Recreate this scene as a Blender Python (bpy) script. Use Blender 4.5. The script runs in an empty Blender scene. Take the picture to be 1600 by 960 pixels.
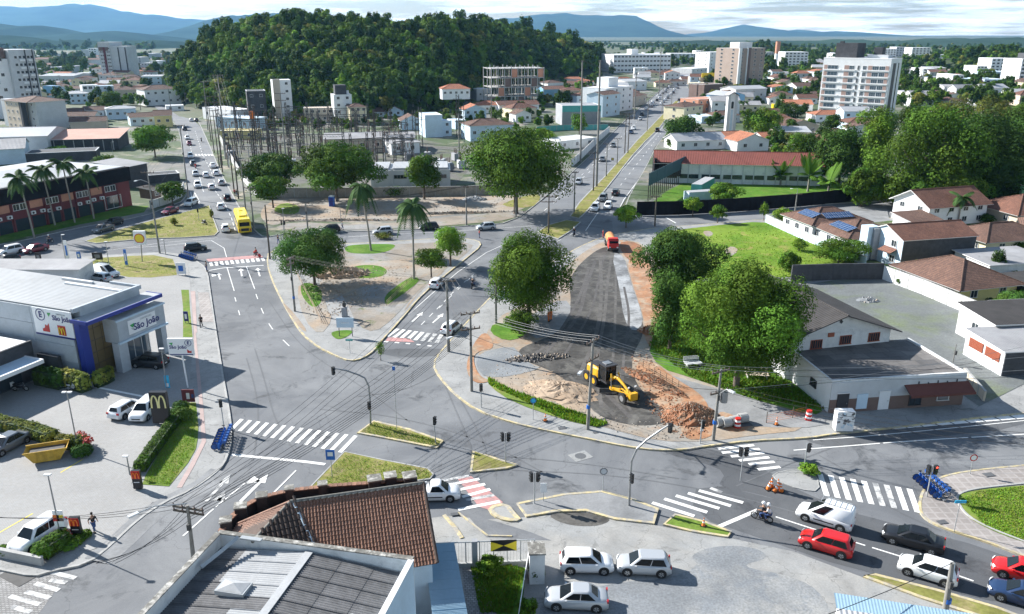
import bpy,math,random
import numpy as np
from mathutils import Vector,Matrix
R=math.radians
rnd=random.Random(7)
scene=bpy.context.scene
COL=scene.collection
# ---------------------------------------------------------------- camera
FPX,CAMH,PITCH=1250.0,38.0,R(18.9)
CP,SP=math.cos(PITCH),math.sin(PITCH)
cam_d=bpy.data.cameras.new('camera');cam=bpy.data.objects.new('camera',cam_d);COL.objects.link(cam)
cam.location=(0,0,CAMH);cam.rotation_euler=(R(90)-PITCH,0,0)
cam_d.sensor_width=36;cam_d.lens=36*FPX/1600;cam_d.clip_start=0.5;cam_d.clip_end=40000
scene.camera=cam
# ---------------------------------------------------------------- daylight
SUN_EL=R(31);SUN_DIR=Vector((-0.885,0.465,0)).normalized()
SUN_AZ=math.atan2(SUN_DIR.x,SUN_DIR.y)
sd=bpy.data.lights.new('sun','SUN');sd.energy=5.0;sd.angle=R(0.5);sd.color=(1.0,0.965,0.91)
so=bpy.data.objects.new('sun',sd);COL.objects.link(so)
sv=Vector((SUN_DIR.x*math.cos(SUN_EL),SUN_DIR.y*math.cos(SUN_EL),math.sin(SUN_EL)))
so.rotation_euler=sv.to_track_quat('Z','Y').to_euler();so.location=(-60,30,90)
world=bpy.data.worlds.new('World');scene.world=world;world.use_nodes=True
wn=world.node_tree;wn.nodes.clear()
def wnode(t,**k):
 n=wn.nodes.new(t)
 for a,b in k.items():setattr(n,a,b)
 return n
w_out=wnode('ShaderNodeOutputWorld');w_bg=wnode('ShaderNodeBackground')
w_sky=wnode('ShaderNodeTexSky',sky_type='NISHITA',sun_disc=False,sun_elevation=SUN_EL,sun_rotation=SUN_AZ)
w_sky.air_density=1.4;w_sky.dust_density=0.25;w_sky.ozone_density=3.2;w_sky.altitude=20
w_bg.inputs['Strength'].default_value=0.054
w_tc=wnode('ShaderNodeTexCoord');w_map=wnode('ShaderNodeMapping')
w_map.inputs['Scale'].default_value=(4.5,4.5,70.0)
w_noi=wnode('ShaderNodeTexNoise');w_noi.inputs['Scale'].default_value=1.5;w_noi.inputs['Detail'].default_value=9;w_noi.inputs['Roughness'].default_value=0.6
w_ramp=wnode('ShaderNodeValToRGB');w_ramp.color_ramp.elements[0].position=0.43;w_ramp.color_ramp.elements[1].position=0.60
w_mix=wnode('ShaderNodeMixRGB');w_mix.inputs['Color2'].default_value=(15.5,17,18,1)
L=wn.links.new
L(w_tc.outputs['Generated'],w_map.inputs['Vector']);L(w_map.outputs[0],w_noi.inputs['Vector'])
w_sep=wnode('ShaderNodeSeparateXYZ');L(w_tc.outputs['Generated'],w_sep.inputs[0])
w_mr=wnode('ShaderNodeMapRange');w_mr.inputs['From Min'].default_value=.02;w_mr.inputs['From Max'].default_value=.35;w_mr.inputs['To Min'].default_value=1;w_mr.inputs['To Max'].default_value=.10
L(w_sep.outputs['Z'],w_mr.inputs['Value']);w_mu=wnode('ShaderNodeMath',operation='MULTIPLY');L(w_mr.outputs[0],w_mu.inputs[0])
L(w_noi.outputs['Fac'],w_ramp.inputs['Fac']);L(w_ramp.outputs['Color'],w_mu.inputs[1]);L(w_mu.outputs[0],w_mix.inputs['Fac'])
L(w_sky.outputs[0],w_mix.inputs['Color1']);L(w_mix.outputs[0],w_bg.inputs['Color']);L(w_bg.outputs[0],w_out.inputs['Surface'])
scene.view_settings.view_transform='Standard';scene.view_settings.look='None'
scene.view_settings.exposure=1.22;scene.view_settings.gamma=1.0;scene.view_settings.use_curve_mapping=False
scene.cycles.max_bounces=5;scene.cycles.diffuse_bounces=2;scene.cycles.glossy_bounces=2
scene.cycles.transmission_bounces=2;scene.cycles.transparent_max_bounces=8;scene.cycles.volume_bounces=0
# ---------------------------------------------------------------- where a viewing ray meets the real world
def ray(px,py):
 dx=(px-800)/FPX;dy=(py-480)/FPX
 return dx,CP-dy*SP,-SP-dy*CP
def G(px,py,z=0.0):
 d=ray(px,py);t=(z-CAMH)/d[2]
 return(d[0]*t,d[1]*t,z)
def AY(px,py,y):
 d=ray(px,py);t=y/d[1]
 return(d[0]*t,y,CAMH+d[2]*t)
def HT(px,py,top):
 return AY(px,top,G(px,py)[1])[2]
def V(*a):return Vector(a if len(a)>1 else a[0])
# ---------------------------------------------------------------- materials
MATS={}
def mat(name,col,rough=0.8,var=0.12,scale=2.0,big=0.15,bigscale=0.15,bump=0.0,metal=0.0,spec=0.4,uv=False,pattern=None,attr=False,rndo=0.0,trans=0.0,emit=0.0,coat=0.0,crack=0.0):
 """procedural material; col is the base colour. pattern: dict(kind=..)"""
 if name in MATS:return MATS[name]
 m=bpy.data.materials.new(name);m.use_nodes=True;MATS[name]=m
 nt=m.node_tree;b=nt.nodes['Principled BSDF'];N=nt.nodes.new;K=nt.links.new
 b.inputs['Roughness'].default_value=rough;b.inputs['Metallic'].default_value=metal
 b.inputs['Specular IOR Level'].default_value=spec
 if coat:b.inputs['Coat Weight'].default_value=coat;b.inputs['Coat Roughness'].default_value=0.054
 tc=N('ShaderNodeTexCoord');vec=tc.outputs['UV']if uv else tc.outputs['Object']
 base=N('ShaderNodeRGB');base.outputs[0].default_value=(*col,1);cur=base.outputs[0]
 def mul(cur,fac_socket,lo,hi):
  r=N('ShaderNodeMapRange');r.inputs['From Min'].default_value=0.25;r.inputs['From Max'].default_value=0.75
  r.inputs['To Min'].default_value=lo;r.inputs['To Max'].default_value=hi
  K(fac_socket,r.inputs['Value'])
  x=N('ShaderNodeMixRGB');x.blend_type='MULTIPLY';x.inputs['Fac'].default_value=1
  K(cur,x.inputs['Color1']);K(r.outputs[0],x.inputs['Color2']);return x.outputs[0]
 def noise(sc,det=4,ro=0.6,v=vec,dist=0.0):
  n=N('ShaderNodeTexNoise');n.inputs['Scale'].default_value=sc;n.inputs['Detail'].default_value=det
  n.inputs['Roughness'].default_value=ro;n.inputs['Distortion'].default_value=dist
  K(v,n.inputs['Vector']);return n.outputs['Fac']
 bump_src=None
 if pattern:
  k=pattern['kind']
  if k=='brick':
   t=N('ShaderNodeTexBrick');K(vec,t.inputs['Vector'])
   t.inputs['Scale'].default_value=1.0
   t.inputs['Brick Width'].default_value=pattern.get('w',0.2);t.inputs['Row Height'].default_value=pattern.get('h',0.1)
   t.inputs['Mortar Size'].default_value=pattern.get('m',0.008);t.inputs['Bias'].default_value=0
   t.inputs['Color1'].default_value=(*col,1);t.inputs['Color2'].default_value=(*pattern.get('c2',[c*0.75 for c in col]),1)
   t.inputs['Mortar'].default_value=(*pattern.get('mc',[c*0.5 for c in col]),1);t.offset=pattern.get('off',0.5)
   cur=t.outputs['Color'];bump_src=t.outputs['Fac']
   inv=N('ShaderNodeMath');inv.operation='SUBTRACT';inv.inputs[0].default_value=1;K(bump_src,inv.inputs[1]);bump_src=inv.outputs[0]
  elif k=='wave':
   t=N('ShaderNodeTexWave');K(vec,t.inputs['Vector']);t.inputs['Scale'].default_value=0.314/pattern['period']*1.0
   t.bands_direction=pattern.get('dir','X');bump_src=t.outputs['Fac']
  elif k=='patch':
   f=noise(pattern['s'],6,0.65,dist=pattern.get('d',0.3))
   rp=N('ShaderNodeValToRGB');rp.color_ramp.elements[0].position=pattern.get('a',0.45);rp.color_ramp.elements[1].position=pattern.get('b',0.6)
   K(f,rp.inputs['Fac']);x=N('ShaderNodeMixRGB');K(rp.outputs[0],x.inputs['Fac']);K(cur,x.inputs['Color1'])
   x.inputs['Color2'].default_value=(*pattern['c2'],1);cur=x.outputs[0]
   if 'c3' in pattern:
    f=noise(pattern['s']*2.7,5,0.7,dist=0.6)
    rp=N('ShaderNodeValToRGB');rp.color_ramp.elements[0].position=pattern.get('a3',0.52);rp.color_ramp.elements[1].position=pattern.get('b3',0.62)
    K(f,rp.inputs['Fac']);x=N('ShaderNodeMixRGB');K(rp.outputs[0],x.inputs['Fac']);K(cur,x.inputs['Color1'])
    x.inputs['Color2'].default_value=(*pattern['c3'],1);cur=x.outputs[0]
 if crack:
  vz=N('ShaderNodeTexVoronoi');vz.feature='DISTANCE_TO_EDGE';vz.inputs['Scale'].default_value=crack
  nv=N('ShaderNodeTexNoise');nv.inputs['Scale'].default_value=1.3;nv.inputs['Detail'].default_value=5;K(vec,nv.inputs['Vector'])
  va=N('ShaderNodeVectorMath');va.operation='MULTIPLY_ADD';K(nv.outputs['Color'],va.inputs[0]);va.inputs[1].default_value=(1.6,1.6,0);K(vec,va.inputs[2]);K(va.outputs[0],vz.inputs['Vector'])
  cr=N('ShaderNodeMapRange');cr.inputs['From Max'].default_value=.035*crack;cr.inputs['To Min'].default_value=.62;K(vz.outputs['Distance'],cr.inputs['Value'])
  x=N('ShaderNodeMixRGB');x.blend_type='MULTIPLY';x.inputs['Fac'].default_value=1;K(cur,x.inputs['Color1']);K(cr.outputs[0],x.inputs['Color2']);cur=x.outputs[0]
 if attr:
  a=N('ShaderNodeAttribute');a.attribute_name='tint'
  x=N('ShaderNodeMixRGB');x.blend_type='MULTIPLY';x.inputs['Fac'].default_value=1
  K(cur,x.inputs['Color1']);K(a.outputs['Color'],x.inputs['Color2']);cur=x.outputs[0]
 if rndo:
  oi=N('ShaderNodeObjectInfo');r=N('ShaderNodeMapRange');r.inputs['To Min'].default_value=1-rndo;r.inputs['To Max'].default_value=1+rndo
  K(oi.outputs['Random'],r.inputs['Value'])
  x=N('ShaderNodeMixRGB');x.blend_type='MULTIPLY';x.inputs['Fac'].default_value=1
  K(cur,x.inputs['Color1']);K(r.outputs[0],x.inputs['Color2']);cur=x.outputs[0]
 if var:cur=mul(cur,noise(scale),1-var,1+var)
 if big:cur=mul(cur,noise(bigscale,3,0.6,dist=0.5),1-big,1+big)
 K(cur,b.inputs['Base Color'])
 if emit:K(cur,b.inputs['Emission Color']);b.inputs['Emission Strength'].default_value=emit
 if bump:
  bp=N('ShaderNodeBump');bp.inputs['Strength'].default_value=min(1,bump);bp.inputs['Distance'].default_value=(pattern or{}).get('bd',0.03)
  K(bump_src if bump_src else noise(scale*2),bp.inputs['Height']);K(bp.outputs[0],b.inputs['Normal'])
 if trans:
  tr=N('ShaderNodeBsdfTranslucent');K(cur,tr.inputs['Color']);ms=N('ShaderNodeMixShader');ms.inputs[0].default_value=trans
  out=nt.nodes['Material Output'];K(b.outputs[0],ms.inputs[1]);K(tr.outputs[0],ms.inputs[2]);K(ms.outputs[0],out.inputs['Surface'])
 return m
def m_asphalt(name,col,patch,streak=1.0):
 """road surface: patches, repair stains, long soft tyre-worn bands, oil and fine grain"""
 return mat(name,col,rough=0.82,crack=.16,var=0.12,scale=9,big=0.13,bigscale=0.09,spec=0.3,bump=0.15,pattern=dict(kind='patch',s=0.07,c2=patch,a=0.42,b=0.62,d=1.2,c3=tuple(c*0.64 for c in col),a3=0.57,b3=0.67))
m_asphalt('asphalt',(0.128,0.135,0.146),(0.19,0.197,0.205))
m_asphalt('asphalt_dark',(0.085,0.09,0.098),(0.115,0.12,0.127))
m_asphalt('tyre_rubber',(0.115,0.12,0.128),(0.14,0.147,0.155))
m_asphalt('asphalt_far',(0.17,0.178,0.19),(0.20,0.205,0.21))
mat('ground',(0.12,0.12,0.085),var=.2,scale=.5,big=.3,bigscale=.02,pattern=dict(kind='patch',s=.012,c2=(.07,.10,.04),a=.4,b=.6))
mat('brown_light',(.33,.26,.22),var=.05,big=.1)
mat('billboard_blue',(.05,.10,.13),var=.1,big=.1)
mat('urban',(0.17,0.168,0.155),var=.15,scale=.8,big=.2,bigscale=.05,pattern=dict(kind='patch',s=.045,c2=(.055,.085,.03),a=.42,b=.52,c3=(.30,.26,.2),a3=.56,b3=.66))
mat('pavement',(0.29,0.292,0.288),crack=.45,var=.10,scale=6,big=.16,bigscale=.25,bump=.1,pattern=dict(kind='patch',s=.3,c2=(.22,.222,.22),a=.45,b=.7))
mat('pavement_grey',(0.24,0.245,0.25),var=.14,scale=5,big=.2,bigscale=.3,pattern=dict(kind='patch',s=.25,c2=(.17,.175,.18),a=.45,b=.65))
mat('kerb_yellow',(0.50,0.42,0.24),var=.2,scale=4,big=.2,bigscale=.8,pattern=dict(kind='patch',s=1.2,c2=(.33,.31,.27),a=.45,b=.6))
mat('kerb_grey',(0.33,0.33,0.32),var=.2,scale=4,big=.2,bigscale=.8)
mat('concrete',(0.36,0.36,0.35),var=.10,scale=6,big=.16,bigscale=.3)
mat('concrete_pole',(0.22,0.215,0.20),var=.1,scale=8,big=.2,bigscale=1)
mat('concrete_worn',(0.265,0.27,0.268),crack=.3,var=.12,scale=7,big=.2,bigscale=.35,bump=.1,pattern=dict(kind='patch',s=.22,c2=(.30,.295,.28),a=.4,b=.6,c3=(.20,.2,.195),a3=.6,b3=.68))
mat('gravel',(0.19,0.203,0.215),var=.3,scale=6,big=.2,bigscale=.2,bump=.5,pattern=dict(kind='patch',s=.16,c2=(.29,.29,.28),a=.45,b=.65,c3=(.19,.205,.22)))
mat('gravel_lot',(0.14,0.152,0.152),var=.25,scale=4,big=.2,bigscale=.2,bump=.4,pattern=dict(kind='patch',s=.12,c2=(.14,.17,.09),a=.5,b=.7))
mat('pavers',(0.30,0.303,0.303),uv=True,var=.10,scale=3,big=.14,bigscale=.12,bump=.3,pattern=dict(kind='brick',w=.22,h=.11,m=.007,c2=(.29,.285,.275),mc=(.17,.165,.16),bd=.01))
mat('cobbles',(0.30,0.295,0.29),uv=True,var=.2,scale=3,big=.2,bigscale=.2,bump=.6,pattern=dict(kind='brick',w=.28,h=.2,m=.02,c2=(.22,.215,.21),mc=(.10,.1,.1),bd=.02))
mat('tactile_red',(0.38,0.29,0.27),var=.1,scale=5,big=.15,bigscale=.4)
mat('plaza_brick',(0.29,0.265,0.25),uv=True,var=.1,scale=3,big=.2,bigscale=.2,pattern=dict(kind='brick',w=.8,h=.8,m=.09,c2=(.26,.235,.22),mc=(.33,.305,.29),off=0))
mat('grass',(0.13,0.20,0.035),rough=.9,var=.25,scale=3,big=.2,bigscale=.3,spec=.1,bump=.5,pattern=dict(kind='patch',s=.35,c2=(.19,.20,.06),a=.45,b=.65))
mat('grass_dry',(0.20,0.20,0.06),rough=.9,var=.25,scale=3,big=.25,bigscale=.3,spec=.1,bump=.5,pattern=dict(kind='patch',s=.5,c2=(.27,.22,.12),a=.5,b=.65))
mat('grass_lush',(0.075,0.17,0.02),rough=.9,var=.3,scale=3,big=.25,bigscale=.25,spec=.1,bump=.5,pattern=dict(kind='patch',s=.3,c2=(.12,.19,.035),a=.45,b=.65))
mat('grass_meadow',(0.17,0.25,0.035),rough=.9,var=.2,scale=1.5,big=.2,bigscale=.12,spec=.1,pattern=dict(kind='patch',s=.09,c2=(.10,.19,.02),a=.42,b=.62,c3=(.24,.23,.07),a3=.58,b3=.66))
mat('dirt',(0.30,0.23,0.165),var=.2,scale=3,big=.2,bigscale=.15,bump=.5,pattern=dict(kind='patch',s=.12,c2=(.28,.26,.23),a=.42,b=.6,c3=(.36,.22,.13),a3=.6,b3=.68))
mat('dirt_red',(0.27,0.115,0.055),var=.3,scale=2.5,big=.25,bigscale=.4,bump=.8,pattern=dict(kind='patch',s=.6,c2=(.21,.14,.09),a=.45,b=.65))
mat('dirt_pale',(0.37,0.28,0.20),var=.2,scale=3,big=.2,bigscale=.3,bump=.6,pattern=dict(kind='patch',s=.35,c2=(.34,.24,.16),a=.5,b=.65))
mat('dirt_dark',(0.085,0.08,0.078),var=.3,scale=3,big=.3,bigscale=.3,bump=.7)
mat('subbase',(0.055,0.052,0.048),var=.25,scale=3,big=.35,bigscale=.15,bump=.6,pattern=dict(kind='patch',s=.16,c2=(.12,.115,.105),a=.42,b=.66,d=2.5,c3=(.04,.038,.036),a3=.5,b3=.6))
mat('subbase_light',(0.30,0.31,0.32),var=.25,scale=2.5,big=.3,bigscale=.2,bump=.4,pattern=dict(kind='patch',s=.3,c2=(.14,.145,.15),a=.45,b=.6))
mat('paint_white',(0.72,0.72,0.70),rough=.6,var=.08,scale=8,big=.08,bigscale=1,pattern=dict(kind='patch',s=2.2,c2=(.42,.42,.42),a=.60,b=.74))
mat('paint_worn',(0.50,0.50,0.49),rough=.7,var=.15,scale=8,big=.15,bigscale=1,pattern=dict(kind='patch',s=1.5,c2=(.22,.225,.23),a=.48,b=.62))
mat('paint_red',(0.44,0.23,0.22),rough=.7,var=.15,scale=8,big=.15,bigscale=1,pattern=dict(kind='patch',s=1.5,c2=(.28,.2,.2),a=.5,b=.66))
mat('white',(0.74,0.75,0.76),rough=.6,var=.04,scale=2,big=.07,bigscale=.3)
mat('white_dirty',(0.66,0.67,0.67),rough=.7,var=.06,scale=3,big=.14,bigscale=.4,pattern=dict(kind='patch',s=.7,c2=(.42,.44,.45),a=.56,b=.75))
mat('cream',(0.66,0.60,0.42),var=.05,scale=2,big=.1,bigscale=.4)
mat('yellow_wall',(0.66,0.56,0.25),var=.05,scale=2,big=.1,bigscale=.4)
mat('beige',(0.52,0.45,0.36),var=.05,scale=2,big=.1,bigscale=.4)
mat('grey_wall',(0.30,0.31,0.33),var=.06,scale=2,big=.14,bigscale=.4)
mat('grey_light',(0.50,0.52,0.54),var=.05,scale=2,big=.1,bigscale=.4)
mat('dark_wall',(0.055,0.058,0.065),var=.2,scale=2,big=.3,bigscale=.5)
mat('black_net',(0.014,0.014,0.017),rough=.95,var=.3,scale=1,big=.3,bigscale=.3,spec=.1)
mat('maroon',(0.14,0.035,0.04),var=.08,scale=2,big=.15,bigscale=.3)
mat('brown_wall',(0.16,0.11,0.095),var=.08,scale=2,big=.15,bigscale=.3)
mat('salmon',(0.50,0.24,0.16),var=.08,scale=2,big=.15,bigscale=.3)
mat('blue_wall',(0.20,0.40,0.60),var=.05,scale=2,big=.1,bigscale=.4)
mat('lightblue',(0.50,0.62,0.72),var=.05,scale=2,big=.1,bigscale=.4)
mat('teal',(0.10,0.36,0.34),var=.06,scale=2,big=.1,bigscale=.4)
mat('green_wall',(0.20,0.48,0.25),var=.06,scale=2,big=.1,bigscale=.4)
mat('roof_store',(0.27,0.285,0.30),uv=True,rough=.6,var=.1,scale=1,big=.2,bigscale=.12,bump=.8,pattern=dict(kind='wave',period=.4,bd=.06))
mat('navy',(0.022,0.04,0.25),rough=.4,var=.03,big=.05)
mat('panel_concrete',(0.42,0.46,0.50),var=.05,scale=2,big=.12,bigscale=.3,pattern=dict(kind='patch',s=.35,c2=(.34,.37,.40),a=.45,b=.7))
mat('glass',(0.03,0.04,0.05),rough=.12,var=0,big=0,spec=.7)
mat('glass_blue',(0.06,0.09,0.12),rough=.08,var=0,big=0,spec=.8)
mat('glass_bronze',(0.16,0.12,0.06),rough=.12,var=0,big=.1,bigscale=.5,spec=.8)
mat('frame_dark',(0.04,0.04,0.045),rough=.5,var=0,big=0)
mat('frame_white',(0.68,0.68,0.68),rough=.5,var=0,big=0)
mat('shutter_red',(0.30,0.085,0.045),rough=.6,var=.08,big=.1)
mat('black_metal',(0.018,0.018,0.02),rough=.45,var=.1,big=.1)
mat('grey_metal',(0.30,0.31,0.32),rough=.4,metal=.6,var=.06,big=.1,bigscale=1)
mat('galvanised',(0.42,0.44,0.45),rough=.45,metal=.4,var=.06,big=.1,bigscale=1)
mat('steel_dark',(0.06,0.06,0.06),rough=.75,var=.2,big=.2,bigscale=1)
mat('wood_pole',(0.10,0.085,0.07),rough=.9,var=.2,scale=5,big=.2,bigscale=1)
mat('cable',(0.02,0.02,0.022),rough=.6,var=0,big=0)
mat('cable_pale',(0.30,0.30,0.30),rough=.6,var=0,big=0)
mat('fibre_cement',(0.15,0.15,0.155),rough=.9,var=.16,scale=5,big=.25,bigscale=.25,rndo=.12,pattern=dict(kind='patch',s=.5,c2=(.07,.07,.072),a=.42,b=.64))
mat('fibre_light',(0.36,0.37,0.38),rough=.85,var=.1,scale=5,big=.15,bigscale=.4,rndo=.05)
mat('roof_light',(0.40,0.41,0.425),uv=True,rough=.5,var=.06,scale=1,big=.14,bigscale=.08,bump=.8,pattern=dict(kind='wave',period=.33,bd=.05))
mat('roof_grey',(0.30,0.30,0.31),uv=True,rough=.8,var=.12,scale=1,big=.25,bigscale=.12,bump=.8,pattern=dict(kind='wave',period=.35,bd=.05))
mat('roof_dark',(0.045,0.042,0.042),uv=True,rough=.9,var=.2,scale=1,big=.3,bigscale=.2,bump=.8,pattern=dict(kind='wave',period=.35,bd=.05))
mat('roof_blue',(0.27,0.40,0.50),rough=.5,var=.06,scale=3,big=.1,bigscale=.4)
mat('roof_darkred',(0.20,0.06,0.045),uv=True,rough=.8,var=.12,scale=1,big=.15,bigscale=.2,bump=.8,pattern=dict(kind='wave',period=.45,bd=.05))
mat('roof_tile',(0.27,0.12,0.08),uv=True,rough=.85,var=.2,scale=1.3,big=.25,bigscale=.25,bump=.9,pattern=dict(kind='brick',w=.24,h=.36,m=.03,c2=(.19,.09,.065),mc=(.06,.035,.025),bd=.05,off=0))
mat('roof_tile_brown',(0.22,0.12,0.085),uv=True,rough=.85,var=.2,scale=1.3,big=.3,bigscale=.25,bump=.9,pattern=dict(kind='brick',w=.24,h=.36,m=.03,c2=(.15,.085,.065),mc=(.045,.03,.025),bd=.05,off=0))
mat('roof_orange',(0.55,0.22,0.12),uv=True,rough=.85,var=.15,scale=1.3,big=.2,bigscale=.25,bump=.9,pattern=dict(kind='brick',w=.24,h=.36,m=.03,c2=(.45,.17,.09),mc=(.2,.08,.05),bd=.05,off=0))
mat('roof_pink',(0.50,0.30,0.24),uv=True,rough=.85,var=.1,scale=1,big=.15,bigscale=.1,bump=.6,pattern=dict(kind='wave',period=.4,bd=.05))
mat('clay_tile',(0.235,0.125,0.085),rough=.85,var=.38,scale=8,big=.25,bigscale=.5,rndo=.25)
mat('clay_tile_dark',(0.07,0.05,0.042),rough=.9,var=.25,scale=6,big=.3,bigscale=.5,rndo=.2)  # darker clay_tile: shade of the wing's right slope as colour; also deck and verge
mat('clay_tile_light',(0.27,0.165,0.125),rough=.9,var=.2,scale=6,big=.2,bigscale=.5,rndo=.15)  # paler clay_tile: sunlight on the wing's left slopes put into the colour
mat('mossy',(0.16,0.155,0.14),rough=.95,var=.35,scale=5,big=.3,bigscale=1,pattern=dict(kind='patch',s=1.6,c2=(.42,.41,.38),a=.5,b=.62))
mat('soot',(0.035,0.03,0.03),rough=.95,var=.3,scale=5,big=.3,bigscale=1)
mat('solar',(0.015,0.045,0.13),uv=True,rough=.15,spec=.6,var=0,big=0,pattern=dict(kind='brick',w=.5,h=.5,m=.02,c2=(.02,.06,.16),mc=(.4,.45,.5),off=0,bd=.002))
mat('tyre',(0.018,0.018,0.018),rough=.85,var=.1,big=0)
mat('rim',(0.50,0.51,0.52),rough=.3,metal=.7,var=0,big=0)
mat('rim_dark',(0.05,0.05,0.05),rough=.4,metal=.5,var=0,big=0)
mat('car_glass',(0.006,0.009,0.012),rough=.12,var=0,big=0,spec=.35)
mat('lamp_clear',(0.7,0.72,0.74),rough=.1,var=0,big=0,spec=.8)
mat('lamp_red',(0.45,0.01,0.01),rough=.2,var=0,big=0,spec=.6)
mat('lamp_red_lit',(1.0,0.05,0.03),rough=.3,var=0,big=0,emit=3)
mat('lamp_green_lit',(0.05,0.9,0.4),rough=.3,var=0,big=0,emit=2)
mat('plastic_black',(0.02,0.02,0.022),rough=.6,var=0,big=0)
for n_,c_ in dict(car_white=(.78,.79,.80),car_silver=(.46,.48,.50),car_grey=(.16,.17,.18),car_black=(.012,.013,.016),car_red=(.52,.012,.012),car_darkred=(.18,.015,.03),car_blue=(.015,.035,.09),car_beige=(.42,.41,.38)).items():
 mat(n_,c_,rough=.28,var=0,big=0,spec=.5,coat=.25 if n_ in('car_black','car_blue')else.7,metal=.25 if n_ in('car_silver','car_grey')else 0)
mat('skip_yellow',(0.48,0.30,0.04),rough=.6,var=.25,scale=3,big=.3,bigscale=1)
mat('awning_brown',(0.13,0.045,0.035),rough=.8,var=.1,big=.1)
mat('yellow_paint',(0.66,0.36,0.02),rough=.4,var=.08,scale=3,big=.1,bigscale=1)
mat('bus_yellow',(0.80,0.58,0.02),rough=.35,var=.03,big=.05,coat=.4)
mat('orange',(0.80,0.20,0.03),rough=.6,var=.1,big=.1)
mat('orange_tank',(0.58,0.24,0.08),rough=.5,var=.1,big=.1)
mat('red',(0.50,0.025,0.02),rough=.5,var=.05,big=.05)
mat('blue_bike',(0.02,0.085,0.30),rough=.4,var=0,big=0)
mat('blue_sign',(0.02,0.14,0.50),rough=.4,var=0,big=0)
mat('cyan',(0.05,0.45,0.70),rough=.5,var=0,big=0)
mat('green',(0.05,0.35,0.10),rough=.5,var=.05,big=0)
mat('arch_cream',(0.80,0.72,0.35),rough=.5,var=0,big=0)
mat('sign_yellow',(0.80,0.62,0.04),rough=.5,var=0,big=0)
mat('sign_black',(0.02,0.02,0.024),rough=.4,var=0,big=0)
mat('sign_white',(0.78,0.79,0.80),rough=.45,var=.02,big=.03)
mat('sign_navy',(0.02,0.025,0.16),rough=.4,var=0,big=0)
mat('skin',(0.45,0.26,0.17),rough=.6,var=0,big=0)
mat('skin_dark',(0.20,0.11,0.07),rough=.6,var=0,big=0)
mat('hair',(0.02,0.015,0.012),rough=.7,var=0,big=0)
mat('cloth_black',(0.02,0.02,0.025),rough=.9,var=.1,big=0)
mat('cloth_blue',(0.05,0.09,0.22),rough=.9,var=.1,big=0)
mat('cloth_white',(0.7,0.7,0.7),rough=.9,var=.05,big=0)
mat('cloth_red',(0.5,0.04,0.05),rough=.9,var=.05,big=0)
mat('cloth_grey',(0.2,0.2,0.21),rough=.9,var=.05,big=0)
mat('bark',(0.13,0.105,0.085),rough=.95,var=.25,scale=4,big=.25,bigscale=1,bump=.6)
mat('bark_pale',(0.27,0.25,0.22),rough=.95,var=.2,scale=4,big=.2,bigscale=1)
LEAFC=dict(leaf=(.092,.185,.024),leaf_bright=(.145,.275,.032),leaf_dark=(.05,.11,.022),leaf_olive=(.17,.205,.045),leaf_palm=(.06,.115,.035),leaf_hedge=(.07,.15,.02))
for n_,c_ in LEAFC.items():mat(n_,c_,rough=.75,var=0,big=0,spec=.08,attr=True,rndo=.25,trans=.2)
mat('leaf_flower',(0.45,0.05,0.04),rough=.7,var=.2,big=0)
mat('forest_floor',(0.03,0.05,0.018),rough=.95,var=.4,scale=.2,big=.3,bigscale=.02)
mat('mountain',(0.035,0.06,0.045),rough=1,var=.3,scale=.004,big=.3,bigscale=.0012,spec=0)
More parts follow.
